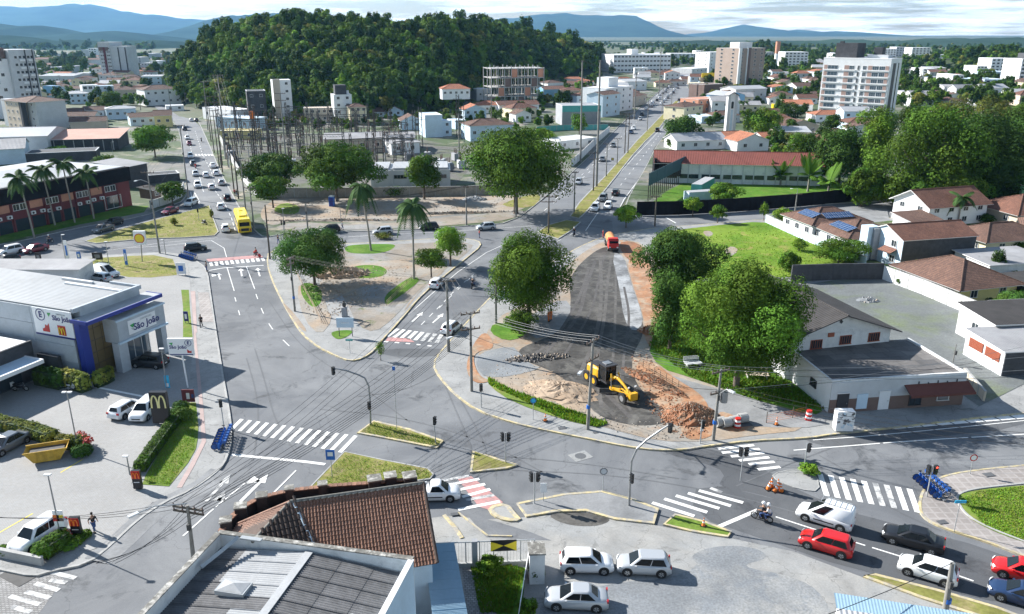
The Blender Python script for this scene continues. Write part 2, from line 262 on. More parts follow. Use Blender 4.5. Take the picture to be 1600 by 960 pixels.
# ---------------------------------------------------------------- mesh builder
MI=Matrix.Identity(4)
def linkobj(name,data,parent=None):
 o=bpy.data.objects.new(name,data);COL.objects.link(o)
 if parent is not None:o.parent=parent
 return o
def tag(o,label=None,cat=None,group=None,kind=None):
 for k,v in(('label',label),('category',cat),('group',group),('kind',kind)):
  if v:o[k]=v
 return o
def thing(name,label,cat,loc=(0,0,0),rz=0.0,group=None):
 o=bpy.data.objects.new(name,None);COL.objects.link(o);o.empty_display_size=.2
 o.location=loc;o.rotation_euler=(0,0,rz);return tag(o,label,cat,group)
class MB:
 def __init__(s):s.v=[];s.f=[];s.m=[];s.mn=[];s.sm=[];s.M=None
 def mi(s,m):
  if m not in s.mn:s.mn.append(m)
  return s.mn.index(m)
 def add(s,vs,fs,m,smooth=False):
  b=len(s.v);k=s.mi(m)
  if s.M is not None:vs=[s.M@Vector(p)for p in vs]
  s.v+=[tuple(p)for p in vs]
  for f in fs:s.f.append([b+i for i in f]);s.m.append(k);s.sm.append(smooth)
  return s
 def face(s,pts,m):return s.add(pts,[list(range(len(pts)))],m)
 def box(s,c,d,m,rz=0.0,M=None):
  x,y,z=d[0]/2,d[1]/2,d[2]/2;ca,sa=math.cos(rz),math.sin(rz);vs=[]
  for k in(-z,z):
   for i,j in((-x,-y),(x,-y),(x,y),(-x,y)):
    p=(c[0]+i*ca-j*sa,c[1]+i*sa+j*ca,c[2]+k)
    vs.append(M@Vector((i,j,k))+Vector(c)if M is not None else p)
  return s.add(vs,[(3,2,1,0),(4,5,6,7),(0,1,5,4),(1,2,6,5),(2,3,7,6),(3,0,4,7)],m)
 def bar(s,a,b,w,h,m):
  a=V(a);b=V(b);d=b-a;l=d.length
  if l<1e-6:return s
  q=d.to_track_quat('X','Z').to_matrix()
  return s.box((a+b)/2,(l,w,h),m,M=q)
 def tube(s,a,b,r0,r1,m,n=8,cap=True):
  a=V(a);b=V(b);d=b-a
  if d.length<1e-6:return s
  q=d.to_track_quat('Z','Y').to_matrix();vs=[]
  for p,r in((a,r0),(b,r1)):
   for i in range(n):
    t=2*math.pi*i/n;vs.append(p+q@Vector((r*math.cos(t),r*math.sin(t),0)))
  s.add(vs,[(i,(i+1)%n,n+(i+1)%n,n+i)for i in range(n)],m,n>5)
  if cap:s.add(vs,[list(range(n))[::-1],list(range(n,2*n))],m)
  return s
 def path(s,pts,r,m,n=6):
  for i in range(len(pts)-1):
   r0=r[i]if isinstance(r,(list,tuple))else r;r1=r[i+1]if isinstance(r,(list,tuple))else r
   s.tube(pts[i],pts[i+1],r0,r1,m,n)
  return s
 def prism(s,poly,z0,z1,m,ms=None,bottom=False):
  n=len(poly);a=sum(poly[i][0]*poly[(i+1)%n][1]-poly[(i+1)%n][0]*poly[i][1]for i in range(n))
  if a<0:poly=poly[::-1]
  vs=[(p[0],p[1],z0)for p in poly]+[(p[0],p[1],z1)for p in poly]
  s.add(vs,[list(range(n,2*n))],m)
  s.add(vs,[(i,(i+1)%n,n+(i+1)%n,n+i)for i in range(n)],ms or m)
  if bottom:s.add(vs,[list(range(n))[::-1]],ms or m)
  return s
 def loft(s,rings,m,closed=True,caps=True,smooth=True):
  n=len(rings[0]);vs=[p for r in rings for p in r];fs=[]
  for k in range(len(rings)-1):
   for i in range(n if closed else n-1):
    j=(i+1)%n;fs.append((k*n+i,k*n+j,(k+1)*n+j,(k+1)*n+i))
  s.add(vs,fs,m,smooth)
  if caps:s.add(vs,[list(range(n))[::-1],list(range((len(rings)-1)*n,len(rings)*n))],m)
  return s
 def disc(s,c,ax,r,m,n=14):
  q=V(ax).to_track_quat('Z','Y').to_matrix()
  return s.face([V(c)+q@Vector((r*math.cos(2*math.pi*i/n),r*math.sin(2*math.pi*i/n),0))for i in range(n)],m)
 def sphere(s,c,r,m,n=10,k=6,sq=(1,1,1)):
  rings=[]
  for j in range(1,k):
   t=math.pi*j/k
   rings.append([(c[0]+sq[0]*r*math.sin(t)*math.cos(2*math.pi*i/n),c[1]+sq[1]*r*math.sin(t)*math.sin(2*math.pi*i/n),c[2]-sq[2]*r*math.cos(t))for i in range(n)])
  return s.loft(rings,m)
 def mesh(s,name,inv=None):
  me=bpy.data.meshes.new(name)
  vs=[inv@Vector(p)for p in s.v]if inv is not None else s.v
  me.from_pydata(vs,[],s.f);me.update()
  for k in s.mn:me.materials.append(MATS[k])
  nf=len(me.polygons)
  if nf:
   me.polygons.foreach_set('material_index',s.m);me.polygons.foreach_set('use_smooth',s.sm)
   nl=len(me.loops);co=np.empty(len(me.vertices)*3,'f');me.vertices.foreach_get('co',co);co=co.reshape(-1,3)
   lv=np.empty(nl,'i');me.loops.foreach_get('vertex_index',lv)
   nr=np.empty(nf*3,'f');me.polygons.foreach_get('normal',nr);nr=nr.reshape(-1,3)
   lt=np.empty(nf,'i');me.polygons.foreach_get('loop_total',lt)
   N=np.repeat(nr,lt,axis=0)
   U=np.stack([-N[:,1],N[:,0],np.zeros(nl,'f')],1);l=np.linalg.norm(U,axis=1)
   flat=l<0.05;U[flat]=(1,0,0);l[flat]=1;U/=l[:,None]
   W=np.cross(N,U);W[flat]=(0,1,0);P=co[lv]
   uv=np.stack([(P*U).sum(1),(P*W).sum(1)],1).astype('f')
   lay=me.uv_layers.new(name='UVMap');lay.data.foreach_set('uv',uv.ravel())
  return me
 def build(s,name,parent=None,world=False,label=None,cat=None,group=None,kind=None,origin=None):
  """world=True: the points are world points, parent has its own place"""
  if world and parent is not None:
   inv=wmat(parent).inverted();o=linkobj(name,s.mesh(name,inv),parent)
  elif origin is not None:
   o=linkobj(name,s.mesh(name,Matrix.Translation(-Vector(origin))));o.location=origin
  else:o=linkobj(name,s.mesh(name),parent)
  return tag(o,label,cat,group,kind)
def wmat(o):
 m=Matrix.LocRotScale(o.location,o.rotation_euler,o.scale)
 return wmat(o.parent)@m if o.parent else m
CH={}
def kids(o):
 return[c for c in o.children]
def copy_tree(o,loc,rz,label=None,group=None,scale=None):
 CHL=TREE.get(o.name)
 if CHL is None:
  def rec(x):return[(c,rec(c))for c in KIDS.get(x.name,[])]
  for ob in COL.objects:
   if ob.parent is not None and ob.name not in SEEN:SEEN.add(ob.name);KIDS.setdefault(ob.parent.name,[]).append(ob)
  CHL=TREE[o.name]=rec(o)
 c=o.copy();COL.objects.link(c);c.location=loc;c.rotation_euler=(0,0,rz)
 if scale:c.scale=scale if isinstance(scale,tuple)else(scale,)*3
 def dup(lst,par):
  for x,sub in lst:
   d=x.copy();COL.objects.link(d);d.parent=par;SEEN.add(d.name);dup(sub,d)
 dup(CHL,c)
 if label:c['label']=label
 if group:c['group']=group
 return c
TREE={};KIDS={};SEEN=set()
def gpoly(px,z=0.0):return[G(p[0],p[1],z)for p in px]
def lerp(a,b,t):return tuple(a[i]+(b[i]-a[i])*t for i in range(len(a)))
def ribbon(pts,w,z,closed=False):
 """left and right edge of a band of width w along pts"""
 n=len(pts);out_l=[];out_r=[]
 for i in range(n):
  a=V(pts[max(0,i-1)]if not closed else pts[i-1]);b=V(pts[min(n-1,i+1)]if not closed else pts[(i+1)%n])
  d=(b-a);d.z=0;d.normalize();q=Vector((-d.y,d.x,0))*(w/2)
  p=V(pts[i]);out_l.append((p.x+q.x,p.y+q.y,z));out_r.append((p.x-q.x,p.y-q.y,z))
 return out_l,out_r
def kerb(mb,pts,w,z0,z1,m,closed=False):
 l,r=ribbon(pts,w,z1,closed);n=len(l);rng=range(n if closed else n-1)
 lo_l=[(p[0],p[1],z0)for p in l];lo_r=[(p[0],p[1],z0)for p in r]
 vs=l+r+lo_l+lo_r;fs=[]
 for i in rng:
  j=(i+1)%n
  fs+=[(i,n+i,n+j,j),(i,j,2*n+j,2*n+i),(n+i,3*n+i,3*n+j,n+j)]
 if not closed:fs+=[(0,2*n,3*n,n),(n-1,2*n-1,4*n-1,3*n-1)]
 mb.add(vs,fs,m);return mb
def smooth(px,it=2,closed=False):
 """corner cutting on a pixel or world outline"""
 for _ in range(it):
  n=len(px);out=[]if closed else[px[0]]
  for i in range(n if closed else n-1):
   a,b=px[i],px[(i+1)%n];out+=[lerp(a,b,.25),lerp(a,b,.75)]
  if not closed:out.append(px[-1])
  px=out
 return px
mat('track_pale',(.095,.09,.085),var=.3,scale=3,big=.3,bigscale=.4)
# ================================================================ THE GROUND, ROADS AND PAVEMENTS
def struct(name,mb,**k):return mb.build(name,kind='structure',**k)
g=MB();g.face([(-14000,-200,-.06),(14000,-200,-.06),(14000,14000,-.06),(-14000,14000,-.06)],'ground');struct('ground',g)
ROADZ=0.0
mb=MB();mb.face(gpoly([(-500,1150),(2200,1150),(2200,560),(2000,300),(1600,302),(1300,319),(1150,326),(1000,334),(960,338),(905,322),(880,330),(800,343),(620,355),(470,355),(412,352),(370,322),(320,330),(285,308),(225,330),(60,362),(0,375),(-500,430)]),'asphalt')
road=struct('road',mb)
# the long streets that run away from the junction
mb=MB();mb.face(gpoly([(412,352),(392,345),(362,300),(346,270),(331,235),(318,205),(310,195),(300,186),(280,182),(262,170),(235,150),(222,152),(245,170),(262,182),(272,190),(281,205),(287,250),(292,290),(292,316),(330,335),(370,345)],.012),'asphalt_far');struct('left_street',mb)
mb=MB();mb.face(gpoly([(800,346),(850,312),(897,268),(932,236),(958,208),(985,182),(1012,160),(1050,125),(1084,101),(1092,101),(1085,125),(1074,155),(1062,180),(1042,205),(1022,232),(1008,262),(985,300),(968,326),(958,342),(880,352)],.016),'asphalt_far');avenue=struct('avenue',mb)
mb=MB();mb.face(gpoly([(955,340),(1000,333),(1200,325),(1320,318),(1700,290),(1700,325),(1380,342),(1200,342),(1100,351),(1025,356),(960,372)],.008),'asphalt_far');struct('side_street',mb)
# patches of newer and older asphalt in the junction
mb=MB()
for k,(poly,m)in enumerate([([(590,545),(735,545),(660,560),(600,556)],'asphalt_dark'),([(1020,700),(1110,698),(1200,735),(1262,775),(1345,800),(1330,812),(1240,790),(1180,770),(1120,762),(1135,738),(1095,722),(1060,715)],'asphalt_dark'),([(1185,790),(1260,782),(1600,872),(1620,905),(1500,880),(1380,852),(1240,822)],'asphalt_dark'),([(1240,668),(1600,640),(1620,665),(1400,690),(1300,700),(1255,688)],'asphalt_dark'),([(1090,750),(1250,790),(1600,905),(1620,955),(1330,890),(1200,845),(1080,805)],'asphalt_dark')]):
 mb.face(gpoly(smooth(poly,1,True),.004+.0015*k),m)
mb.build('asphalt_patch',road,kind='structure')
PZ=0.13
def block(name,px,top='pavement',kerbm='kerb_grey',kw=.22,z=PZ,sm=1,kerb_idx=None):
 px2=smooth(px,sm,True)if sm else px
 w=[(p[0],p[1])for p in gpoly(px2,z)]
 mb=MB();mb.prism(w,-.04,z,top,'concrete');o=struct(name,mb)
 k=MB();kerb(k,[(p[0],p[1],0)for p in w],kw,-.03,z+.02,kerbm,True);k.build('kerb',o)
 return o
b_left=block('left_pavement',[(-500,520),(-100,447),(0,428),(50,417),(95,407),(140,400),(205,397),(250,394),(285,398),(315,412),(324,425),(328,455),(341,545),(352,610),(359,650),(361,675),(359,701),(349,726),(333,742),(300,765),(255,785),(215,812),(175,850),(138,880),(78,892),(53,900),(0,889),(-400,800)],sm=1)
b_mid=block('plaza_pavement',[(420,392),(417,410),(424,435),(438,465),(453,492),(472,522),(497,542),(525,556),(547,564),(566,560),(585,547),(600,527),(612,515),(625,500),(634,490),(652,468),(670,451),(705,422),(730,402),(752,384),(748,376),(720,372),(675,373),(625,377),(540,381),(470,382)],kerbm='kerb_yellow')
b_east=block('east_pavement',[(690,547),(676,569),(687,590),(712,617),(745,641),(800,660),(853,672),(924,686),(977,697),(1027,703),(1070,702),(1100,697),(1172,688),(1264,684),(1299,678),(1370,671),(1495,656),(1600,645),(1900,615),(1900,310),(1700,325),(1380,343),(1200,342),(1100,351),(1025,356),(985,362),(940,371),(900,388),(880,402),(840,418),(800,436),(770,461),(745,487)],kerbm='kerb_yellow')
b_sub=block('north_pavement',[(331,236),(345,270),(361,300),(376,328),(391,350),(400,362),(413,371),(440,366),(470,362),(540,362),(650,359),(740,352),(800,348),(848,311),(896,267),(931,235),(957,207),(984,181),(1012,159),(1048,125),(1080,101),(1000,98),(800,140),(600,150),(400,160),(305,180),(318,206)],top='urban')
b_west=block('west_pavement',[(-500,440),(0,383),(60,370),(125,355),(225,338),(262,323),(290,312),(292,290),(287,250),(281,206),(272,191),(258,180),(150,175),(-300,195)],top='urban')
b_ne=block('northeast_pavement',[(974,330),(986,300),(1009,262),(1023,232),(1043,205),(1063,180),(1075,155),(1086,125),(1094,103),(1250,110),(1800,130),(1900,280),(1600,303),(1320,317),(1200,324),(1060,329),(1000,332)],top='urban')
b_plz=block('corner_plaza',[(1437,800),(1438,775),(1450,757),(1478,742),(1530,734),(1600,727),(1800,710),(1800,950),(1600,868),(1540,845),(1490,830),(1452,815)],top='plaza_brick',kerbm='kerb_yellow',sm=2)
block('traffic_island',[(560,676),(584,658),(640,671),(691,689),(683,699),(600,683)],top='grass_dry',kerbm='kerb_yellow',kw=.3,sm=0)
block('traffic_island',[(484,762),(538,706),(600,719),(668,732),(677,741),(672,748),(600,758),(520,790)],top='grass_dry',kerbm='kerb_grey',kw=.15,sm=0)
block('traffic_island',[(736,737),(740,705),(770,715),(808,727),(790,731)],top='grass_dry',kerbm='kerb_yellow',kw=.28,sm=0)
block('traffic_island',[(809,787),(880,773),(940,768),(990,781),(1027,795),(1021,817),(960,810),(915,797),(870,798),(823,806)],top='pavement_grey',kerbm='kerb_yellow',kw=.3,sm=0)
block('traffic_island',[(1038,819),(1055,804),(1100,815),(1142,831),(1137,838),(1080,829)],top='grass',kerbm='kerb_yellow',kw=.25,sm=0)
block('traffic_island',[(765,793),(790,787),(805,806),(812,812),(790,812),(772,804)],top='concrete_worn',kerbm='kerb_yellow',kw=.4,sm=1)
block('traffic_island',[(1205,740),(1248,732),(1276,741),(1281,768),(1250,765),(1215,752)],top='pavement',kerbm='kerb_grey',kw=.1,z=.05,sm=1)
block('traffic_island',[(1350,900),(1368,898),(1460,921),(1560,950),(1650,985),(1640,1000),(1540,965),(1440,933)],top='grass_dry',kerbm='kerb_yellow',kw=.28,sm=0)
block('median',[(840,363),(855,352),(885,344),(907,347),(893,360),(872,373)],top='grass_dry',kw=.3,sm=0)
block('median',[(891,338),(905,317),(917,304),(945,276),(975,243),(996,219),(1017,198),(1036,178),(1055,158),(1061,158),(1046,178),(1030,200),(1008,221),(988,243),(962,276),(937,307),(915,332),(905,341)],top='grass_dry',kw=.3,sm=0)
block('grass_verge',[(310,326),(327,321),(331,335),(341,362),(335,368),(290,371),(225,373),(150,380),(133,377),(175,362),(240,344)],top='grass_dry',kw=.2,sm=0)
# the forecourt in front of the camera: gravel and broken concrete
block_for=MB();block_for.face(gpoly([(655,812),(700,806),(760,812),(830,808),(915,800),(965,812),(1030,822),(1085,833),(1140,841),(1240,862),(1350,903),(1440,936),(1600,985),(1600,1200),(560,1200),(640,900)],.03),'concrete_worn')
forecourt=struct('forecourt',block_for)
mb=MB();mb.face(gpoly(smooth([(1075,868),(1120,852),(1180,855),(1205,872),(1150,885),(1240,900),(1290,930),(1310,1000),(1300,1100),(850,1200),(835,960),(860,930),(980,908),(1040,905),(1095,885)],2,True),.036),'gravel');mb.build('gravel_patch',forecourt,kind='structure')
mb=MB();mb.face(gpoly([(730,805),(775,815),(830,832),(862,845),(760,840)],.036),'asphalt');mb.face(gpoly(smooth([(850,802),(925,800),(960,812),(930,824),(880,820)],2,True),.037),'subbase');mb.build('asphalt_patch',forecourt,kind='structure')
k=MB();kerb(k,gpoly([(694,806),(711,825),(722,842)]),.3,0,.1,'kerb_yellow');kerb(k,gpoly([(716,802),(745,825),(762,838),(800,839)]),.15,0,.1,'kerb_yellow');k.build('kerb',forecourt)
def sheet(name,px,m,z,par=None,sm=1,kind='structure'):
 mb=MB();mb.face(gpoly(smooth(px,sm,True)if sm else px,z),m)
 return mb.build(name,par,kind=kind)
Z1=PZ+.022
sheet('parking_lot',[(-500,540),(0,432),(100,412),(200,402),(255,400),(293,412),(297,440),(303,528),(296,600),(288,630),(276,655),(212,736),(205,757),(212,770),(240,784),(205,812),(168,850),(136,862),(130,838),(95,850),(60,862),(0,850),(-400,760)],'pavers',Z1,sm=0)
sheet('tactile_strip',[(302,520),(306,520),(318,640),(322,690),(304,727),(284,762),(276,762),(296,727),(315,690),(312,640)],'tactile_red',Z1,b_left,0)
sheet('tactile_strip',[(298,455),(305,455),(308,520),(303,520)],'tactile_red',Z1,b_left,0)
sheet('paved_strip',[(309,457),(326,457),(334,503),(314,503)],'plaza_brick',Z1,b_left,0)
sheet('cobbled_street',[(-300,830),(0,892),(53,902),(85,896),(100,905),(60,960),(20,1050),(-300,1100)],'cobbles',.006,sm=0)
for px,m in(([(290,629),(306,629),(310,666),(309,685),(306,701),(294,723),(264,760),(222,757),(228,742),(276,660)],'grass'),([(283,453),(295,453),(297,485),(301,527),(286,527),(286,480)],'grass'),([(50,418),(140,404),(205,400),(240,399),(270,405),(277,424),(276,430),(235,434),(200,433),(150,422),(100,416)],'grass_dry')):
 o=sheet('lawn',px,m,Z1+.01,None,0)
# plaza triangle
mat('plaza_dirt',(.24,.205,.165),var=.2,scale=3,big=.25,bigscale=.15,bump=.4,pattern=dict(kind='patch',s=.14,c2=(.235,.235,.23),a=.45,b=.62,c3=(.11,.13,.055),a3=.6,b3=.68))
sheet('worn_path',[(476,425),(520,396),(560,385),(690,378),(740,380),(735,392),(700,418),(655,452),(615,498),(585,520),(560,510),(540,470),(520,440)],'plaza_dirt',Z1,b_mid)
sheet('bare_earth',[(505,430),(550,412),(600,408),(640,405),(690,395),(700,412),(650,440),(610,440),(560,448),(520,470),(490,470)],'dirt',Z1+.004,b_mid)
sheet('bare_earth',[(480,440),(505,450),(510,480),(520,500),(500,525),(475,500),(462,450)],'dirt',Z1+.006,b_mid)
for px in([(470,440),(500,446),(505,470),(490,484),(470,462)],[(545,420),(562,414),(595,415),(607,424),(597,433),(560,436),(545,430)],[(538,385),(560,382),(612,381),(620,385),(600,396),(560,397),(540,394)],[(600,463),(620,446),(645,431),(658,437),(640,452),(615,470),(602,478)],[(515,520),(530,516),(555,516),(540,528),(525,531)]):
 sheet('lawn',px,'grass_lush',Z1+.016,None,2)
# dirt strip before the substation wall
sheet('bare_earth',[(401,330),(440,305),(520,303),(600,305),(700,303),(800,305),(845,312),(800,335),(770,330),(675,338),(610,346),(540,348),(455,343),(420,356)],'dirt',Z1,b_sub,2)
sheet('gravel_strip',[(425,358),(455,346),(540,351),(610,349),(675,341),(770,333),(830,328),(800,343),(740,349),(650,356),(540,359),(470,359)],'plaza_dirt',Z1+.006,b_sub)
sheet('lawn',[(425,328),(442,316),(470,322),(465,335),(440,335)],'grass',Z1+.01,None,1)
sheet('lawn',[(846,310),(830,326),(780,322),(800,312),(838,302)],'grass_dry',Z1+.01,None,1)
# black-and-red building berm lawn at the far left
sheet('lawn',[(-300,405),(0,362),(60,350),(130,336),(200,322),(232,322),(225,332),(125,351),(60,366),(0,380),(-300,425)],'grass_lush',Z1,None,0)
# works area between the trees
wa=sheet('works_ground',[(758,590),(742,560),(770,500),(830,470),(880,420),(920,388),(948,375),(975,375),(1005,380),(1040,420),(1060,480),(1100,560),(1180,600),(1260,640),(1262,672),(1180,680),(1110,690),(1030,690),(960,672),(880,650),(800,620)],'dirt',Z1,None,1)
sheet('sub_base',[(905,412),(940,385),(962,388),(972,402),(985,440),(1000,490),(1008,520),(985,560),(992,600),(1030,636),(1062,655),(1010,668),(940,656),(905,618),(880,590),(850,575),(815,562),(808,545),(850,530),(885,510),(893,470),(888,440)],'subbase',Z1+.012,wa,2)
sheet('pale_strip',[(955,395),(975,398),(985,440),(1000,480),(1006,505),(990,520),(975,500),(968,450)],'subbase_light',Z1+.02,wa,1)
sheet('gravel_patch',[(745,552),(800,540),(812,552),(830,570),(848,575),(800,588),(758,590),(744,575)],'gravel',Z1+.02,wa,1)
sheet('worn_path',[(990,575),(1030,580),(1090,600),(1180,620),(1290,650),(1290,668),(1180,668),(1120,655),(1060,620)],'pavement_grey',Z1+.006,wa,1)
sheet('mud_strip',[(820,500),(865,470),(892,470),(890,505),(860,525),(830,530)],'pavement_grey',Z1+.018,wa,1)
sheet('verge',[(760,590),(800,612),(860,628),(905,648),(950,662),(935,668),(880,656),(800,628),(765,604)],'grass',Z1+.03,wa,1)
sheet('red_earth',[(965,380),(985,376),(1005,385),(1002,402),(985,408),(975,400)],'dirt_red',Z1+.03,wa,1)
for px in([(765,520),(770,505),(800,505),(830,512),(815,528),(790,533)],[(1010,540),(1050,480),(1060,440),(1110,440),(1140,520),(1180,560),(1230,590),(1290,640),(1270,650),(1180,625),(1080,590),(1030,575)]):
 sheet('lawn',px,'grass_lush',Z1+.035,None,1)
# meadow right of centre and fenced lot behind the black fence
sheet('meadow',[(1010,366),(1100,354),(1200,345),(1225,358),(1290,385),(1360,412),(1355,425),(1240,432),(1100,440),(1040,410)],'grass_meadow',Z1+.02,None,1)
sheet('bare_patch',[(1097,362),(1108,360),(1116,366),(1105,371)],'dirt',Z1+.03,None,1)
sheet('bare_patch',[(1130,390),(1145,384),(1155,392),(1140,402)],'dirt',Z1+.032,None,1)
sheet('fenced_lawn',[(1005,328),(1040,300),(1075,282),(1140,283),(1320,290),(1330,312),(1200,322)],'grass_lush',Z1+.02,None,0)
sheet('gravel_yard',[(1255,445),(1375,428),(1420,448),(1500,482),(1600,530),(1600,600),(1530,635),(1480,600),(1420,550),(1300,500)],'gravel_lot',Z1+.012,None,0)
sheet('grass_circle',[(1494,780),(1500,772),(1530,765),(1600,758),(1800,745),(1800,905),(1600,848),(1540,825),(1508,805)],'grass',Z1+.02,None,2)
k=MB();kerb(k,gpoly(smooth([(1600,758),(1530,765),(1500,772),(1493,782),(1507,806),(1540,826),(1600,849)],2)),.18,PZ,PZ+.08,'concrete');k.build('edging',b_plz)
sheet('lawn',[(735,880),(790,880),(822,888),(815,960),(800,1050),(700,1050),(740,960)],'grass_lush',.05,None,0)
sheet('cobbled_yard',[(722,888),(742,890),(762,920),(778,965),(800,1050),(740,1050)],'cobbles',.056,None,0)
ap=[V(p)for p in smooth(gpoly([(338,736),(318,753),(298,765),(255,785),(215,812),(175,850),(142,877)]),2)];la,ra=ribbon(ap,1.1,0);lb,rb_=ribbon(ap,3.4,0)
mb=MB()
for i in range(len(ap)-1):
 inn,out=(ra,lb)if(V(ra[0])-V(G(250,700))).length<(V(la[0])-V(G(250,700))).length else(la,rb_)
 mb.face([(inn[i][0],inn[i][1],.168),(inn[i+1][0],inn[i+1][1],.168),(out[i+1][0],out[i+1][1],.008),(out[i][0],out[i][1],.008)],'pavement_grey')
mb.build('driveway_apron',b_left)
# ---------------------------------------------------------------- painted markings (parts of the road they lie on)
MZ=.022
def paint(px,m='paint_white',z=MZ,name='painted_line',par=road):mb=MB();mb.face(gpoly(px,z),m);return mb.build(name,par)
def line(px,w=.13,dash=None,m='paint_white',z=MZ,par=road,sm=2):
 pts=gpoly(smooth(px,sm));pts=[V(p)for p in pts]
 if not dash:
  l,r=ribbon(pts,w,z);mb=MB()
  for i in range(len(l)-1):mb.face([r[i],r[i+1],l[i+1],l[i]],m)
  return mb.build('lane_line',par)
 on,off=dash;s=0.0;seg=[];mode=True;left=on;cur=pts[0];i=0
 while i<len(pts)-1:
  d=pts[i+1]-cur;l=d.length
  if l<=left:nxt=pts[i+1];left-=l;i+=1;end=False
  else:nxt=cur+d*(left/l);end=True
  if mode:seg.append((cur.copy(),nxt.copy()))
  cur=nxt
  if end:
   if mode and seg:
    mb=MB()
    for a,b in seg:
     lo,r=ribbon([a,b],w,z);mb.face([r[0],r[1],lo[1],lo[0]],m)
    mb.build('lane_dash',par)
   seg=[];mode=not mode;left=on if mode else off
def crosswalk(t0,t1,b0,b1,n,w=.5,m='paint_white',worn=(),z=MZ):
 """stripes run from the line t0-t1 to the line b0-b1"""
 T0,T1,B0,B1=[V(G(*p,z))for p in(t0,t1,b0,b1)]
 for i in range(n):
  t=i/(n-1);a=T0 .lerp(T1,t);b=B0 .lerp(B1,t);q=(b-a);q.z=0;q.normalize()
  d=(T1-T0).normalized();h=d*(w/2)/max(.3,abs(d.cross(q).z))
  mb=MB();mb.face([a-h,b-h,b+h,a+h],'paint_worn' if i in worn else m);mb.build('crosswalk_stripe',road)
crosswalk((378,655),(556,681),(362,671),(531,707),14,.42)
crosswalk((329,410),(410,403),(331,416),(412,408),11,.5)
paint([(322,405),(400,399),(402,401),(410,400),(411,403),(326,409)],'paint_red')
crosswalk((622,514),(690,523),(605,526),(682,536),8,.55,worn=(5,6,7))
paint([(607,527),(640,529),(648,535),(602,533)],'paint_red')
line([(600,534),(645,538),(690,543)],.35,(.6,.9),sm=0)
for k,(a,b)in enumerate([((690,752),(733,744)),((702,758),(749,749)),((708,768),(758,757)),((722,777),(766,765)),((728,782),(772,774)),((716,797),(781,784))]):
 A,B=V(G(*a)),V(G(*b));mb=MB();l,r=ribbon([A,B],.4,MZ+.006);mb.face([r[0],r[1],l[1],l[0]],'paint_worn' if k in(0,4)else 'paint_white');mb.build('crosswalk_stripe',road)
paint([(714,747),(736,744),(786,785),(764,797),(748,792)],'paint_red',MZ)
for(a,b,w)in(((1019,786),(1085,807),0),((1038,780),(1105,801),0),((1056,775),(1124,795),0),((1075,771),(1142,791),0),((1092,767),(1161,786),0),((1110,763),(1128,770),1)):
 A,B=V(G(*a)),V(G(*b));mb=MB();l,r=ribbon([A,B],.42,MZ);mb.face([r[0],r[1],l[1],l[0]],'paint_worn' if w else 'paint_white');mb.build('crosswalk_stripe',road)
for(a,b)in(((1122,702),(1178,696)),((1128,708),(1187,702)),((1142,714),(1194,708)),((1155,720),(1202,715)),((1170,726),(1210,722)),((1184,734),(1219,730))):
 A,B=V(G(*a)),V(G(*b));mb=MB();l,r=ribbon([A,B],.42,MZ);mb.face([r[0],r[1],l[1],l[0]],'paint_white');mb.build('crosswalk_stripe',road)
crosswalk((1281,740),(1421,764),(1292,775),(1434,801),9,.48,worn=(5,6))
for i in range(9):
 a=lerp((1395,671),(1590,655),i/8);b=lerp((1432,668),(1640,651),i/8);c=(b[0]-4,b[1]-5)
 paint([(a[0],a[1]),(a[0]+22,a[1]-2),(a[0]+6,a[1]-9),(a[0]-14,a[1]-7)],'paint_white',MZ+.003)
line([(1270,688),(1370,681),(1600,658),(1750,640)],.12)
line([(1240,704),(1390,692),(1480,686),(1600,679),(1800,663)],.16,(9,.35),sm=0)
line([(362,711),(478,722),(508,726)],.4,sm=0)
line([(1122,824),(1185,797)],.4,sm=0)
line([(1212,808),(1320,843),(1440,880),(1560,922),(1700,975)],.15,(7,.5),sm=0)
line([(320,772),(400,728),(357,757)],.1,sm=0)if 0 else None
line([(286,838),(340,790),(396,745),(412,733)],.14,(4,.3),sm=0)
line([(380,815),(430,768),(470,728)],.14,(4,.4),sm=0)
line([(488,760),(540,706)],.12,sm=0)
def arrow(base,tip,w=.16,hw=.55,hl=1.5,m='paint_white',turn=0):
 A,B=V(G(*base)),V(G(*tip));d=(B-A).normalized();q=Vector((-d.y,d.x,0));S=B-d*hl
 mb=MB();z=Vector((0,0,MZ))
 mb.face([A-q*w+z,S-q*w+z,S+q*w+z,A+q*w+z],m)
 if turn:
  e=q*turn
  mb.face([S+e*.15+z,S+e*1.1-d*.5+z,S+e*1.1+d*.9+z,S+e*.15+d*.35+z],m)
 mb.face([S-q*hw+z,B+z,S+q*hw+z],m);mb.build('arrow_marking',road)
arrow((376,784),(419,741),turn=1);arrow((322,784),(360,742),turn=1,m='paint_worn')
arrow((345,778),(352,768),turn=0,m='paint_worn')
arrow((378,432),(376,420),.12,.5,1.4);arrow((406,432),(402,419),.12,.5,1.4);arrow((344,437),(341,427),.12,.5,1.4,turn=1)
arrow((644,503),(661,488),.12,.45,1.5);arrow((676,505),(693,490),.12,.45,1.5)
line([(327,423),(350,419),(412,415)],.3,sm=0)
line([(355,419),(366,455)],.13,sm=0);line([(385,417),(398,452)],.13,sm=0)
line([(367,465),(378,505)],.12,(2.2,4.4),sm=0)
line([(400,460),(407,480),(420,508),(440,530),(475,562)],.12,(2.6,4.6),sm=1)
line([(638,492),(680,455),(716,425),(760,395),(820,368)],.12,sm=0)
line([(658,508),(690,476),(715,450),(745,425)],.12,(1.6,1.8),sm=0);line([(686,482),(712,456),(740,430)],.1,(1.6,3),sm=0)
line([(535,371),(620,366),(700,362),(780,357),(850,352)],.12,sm=1)
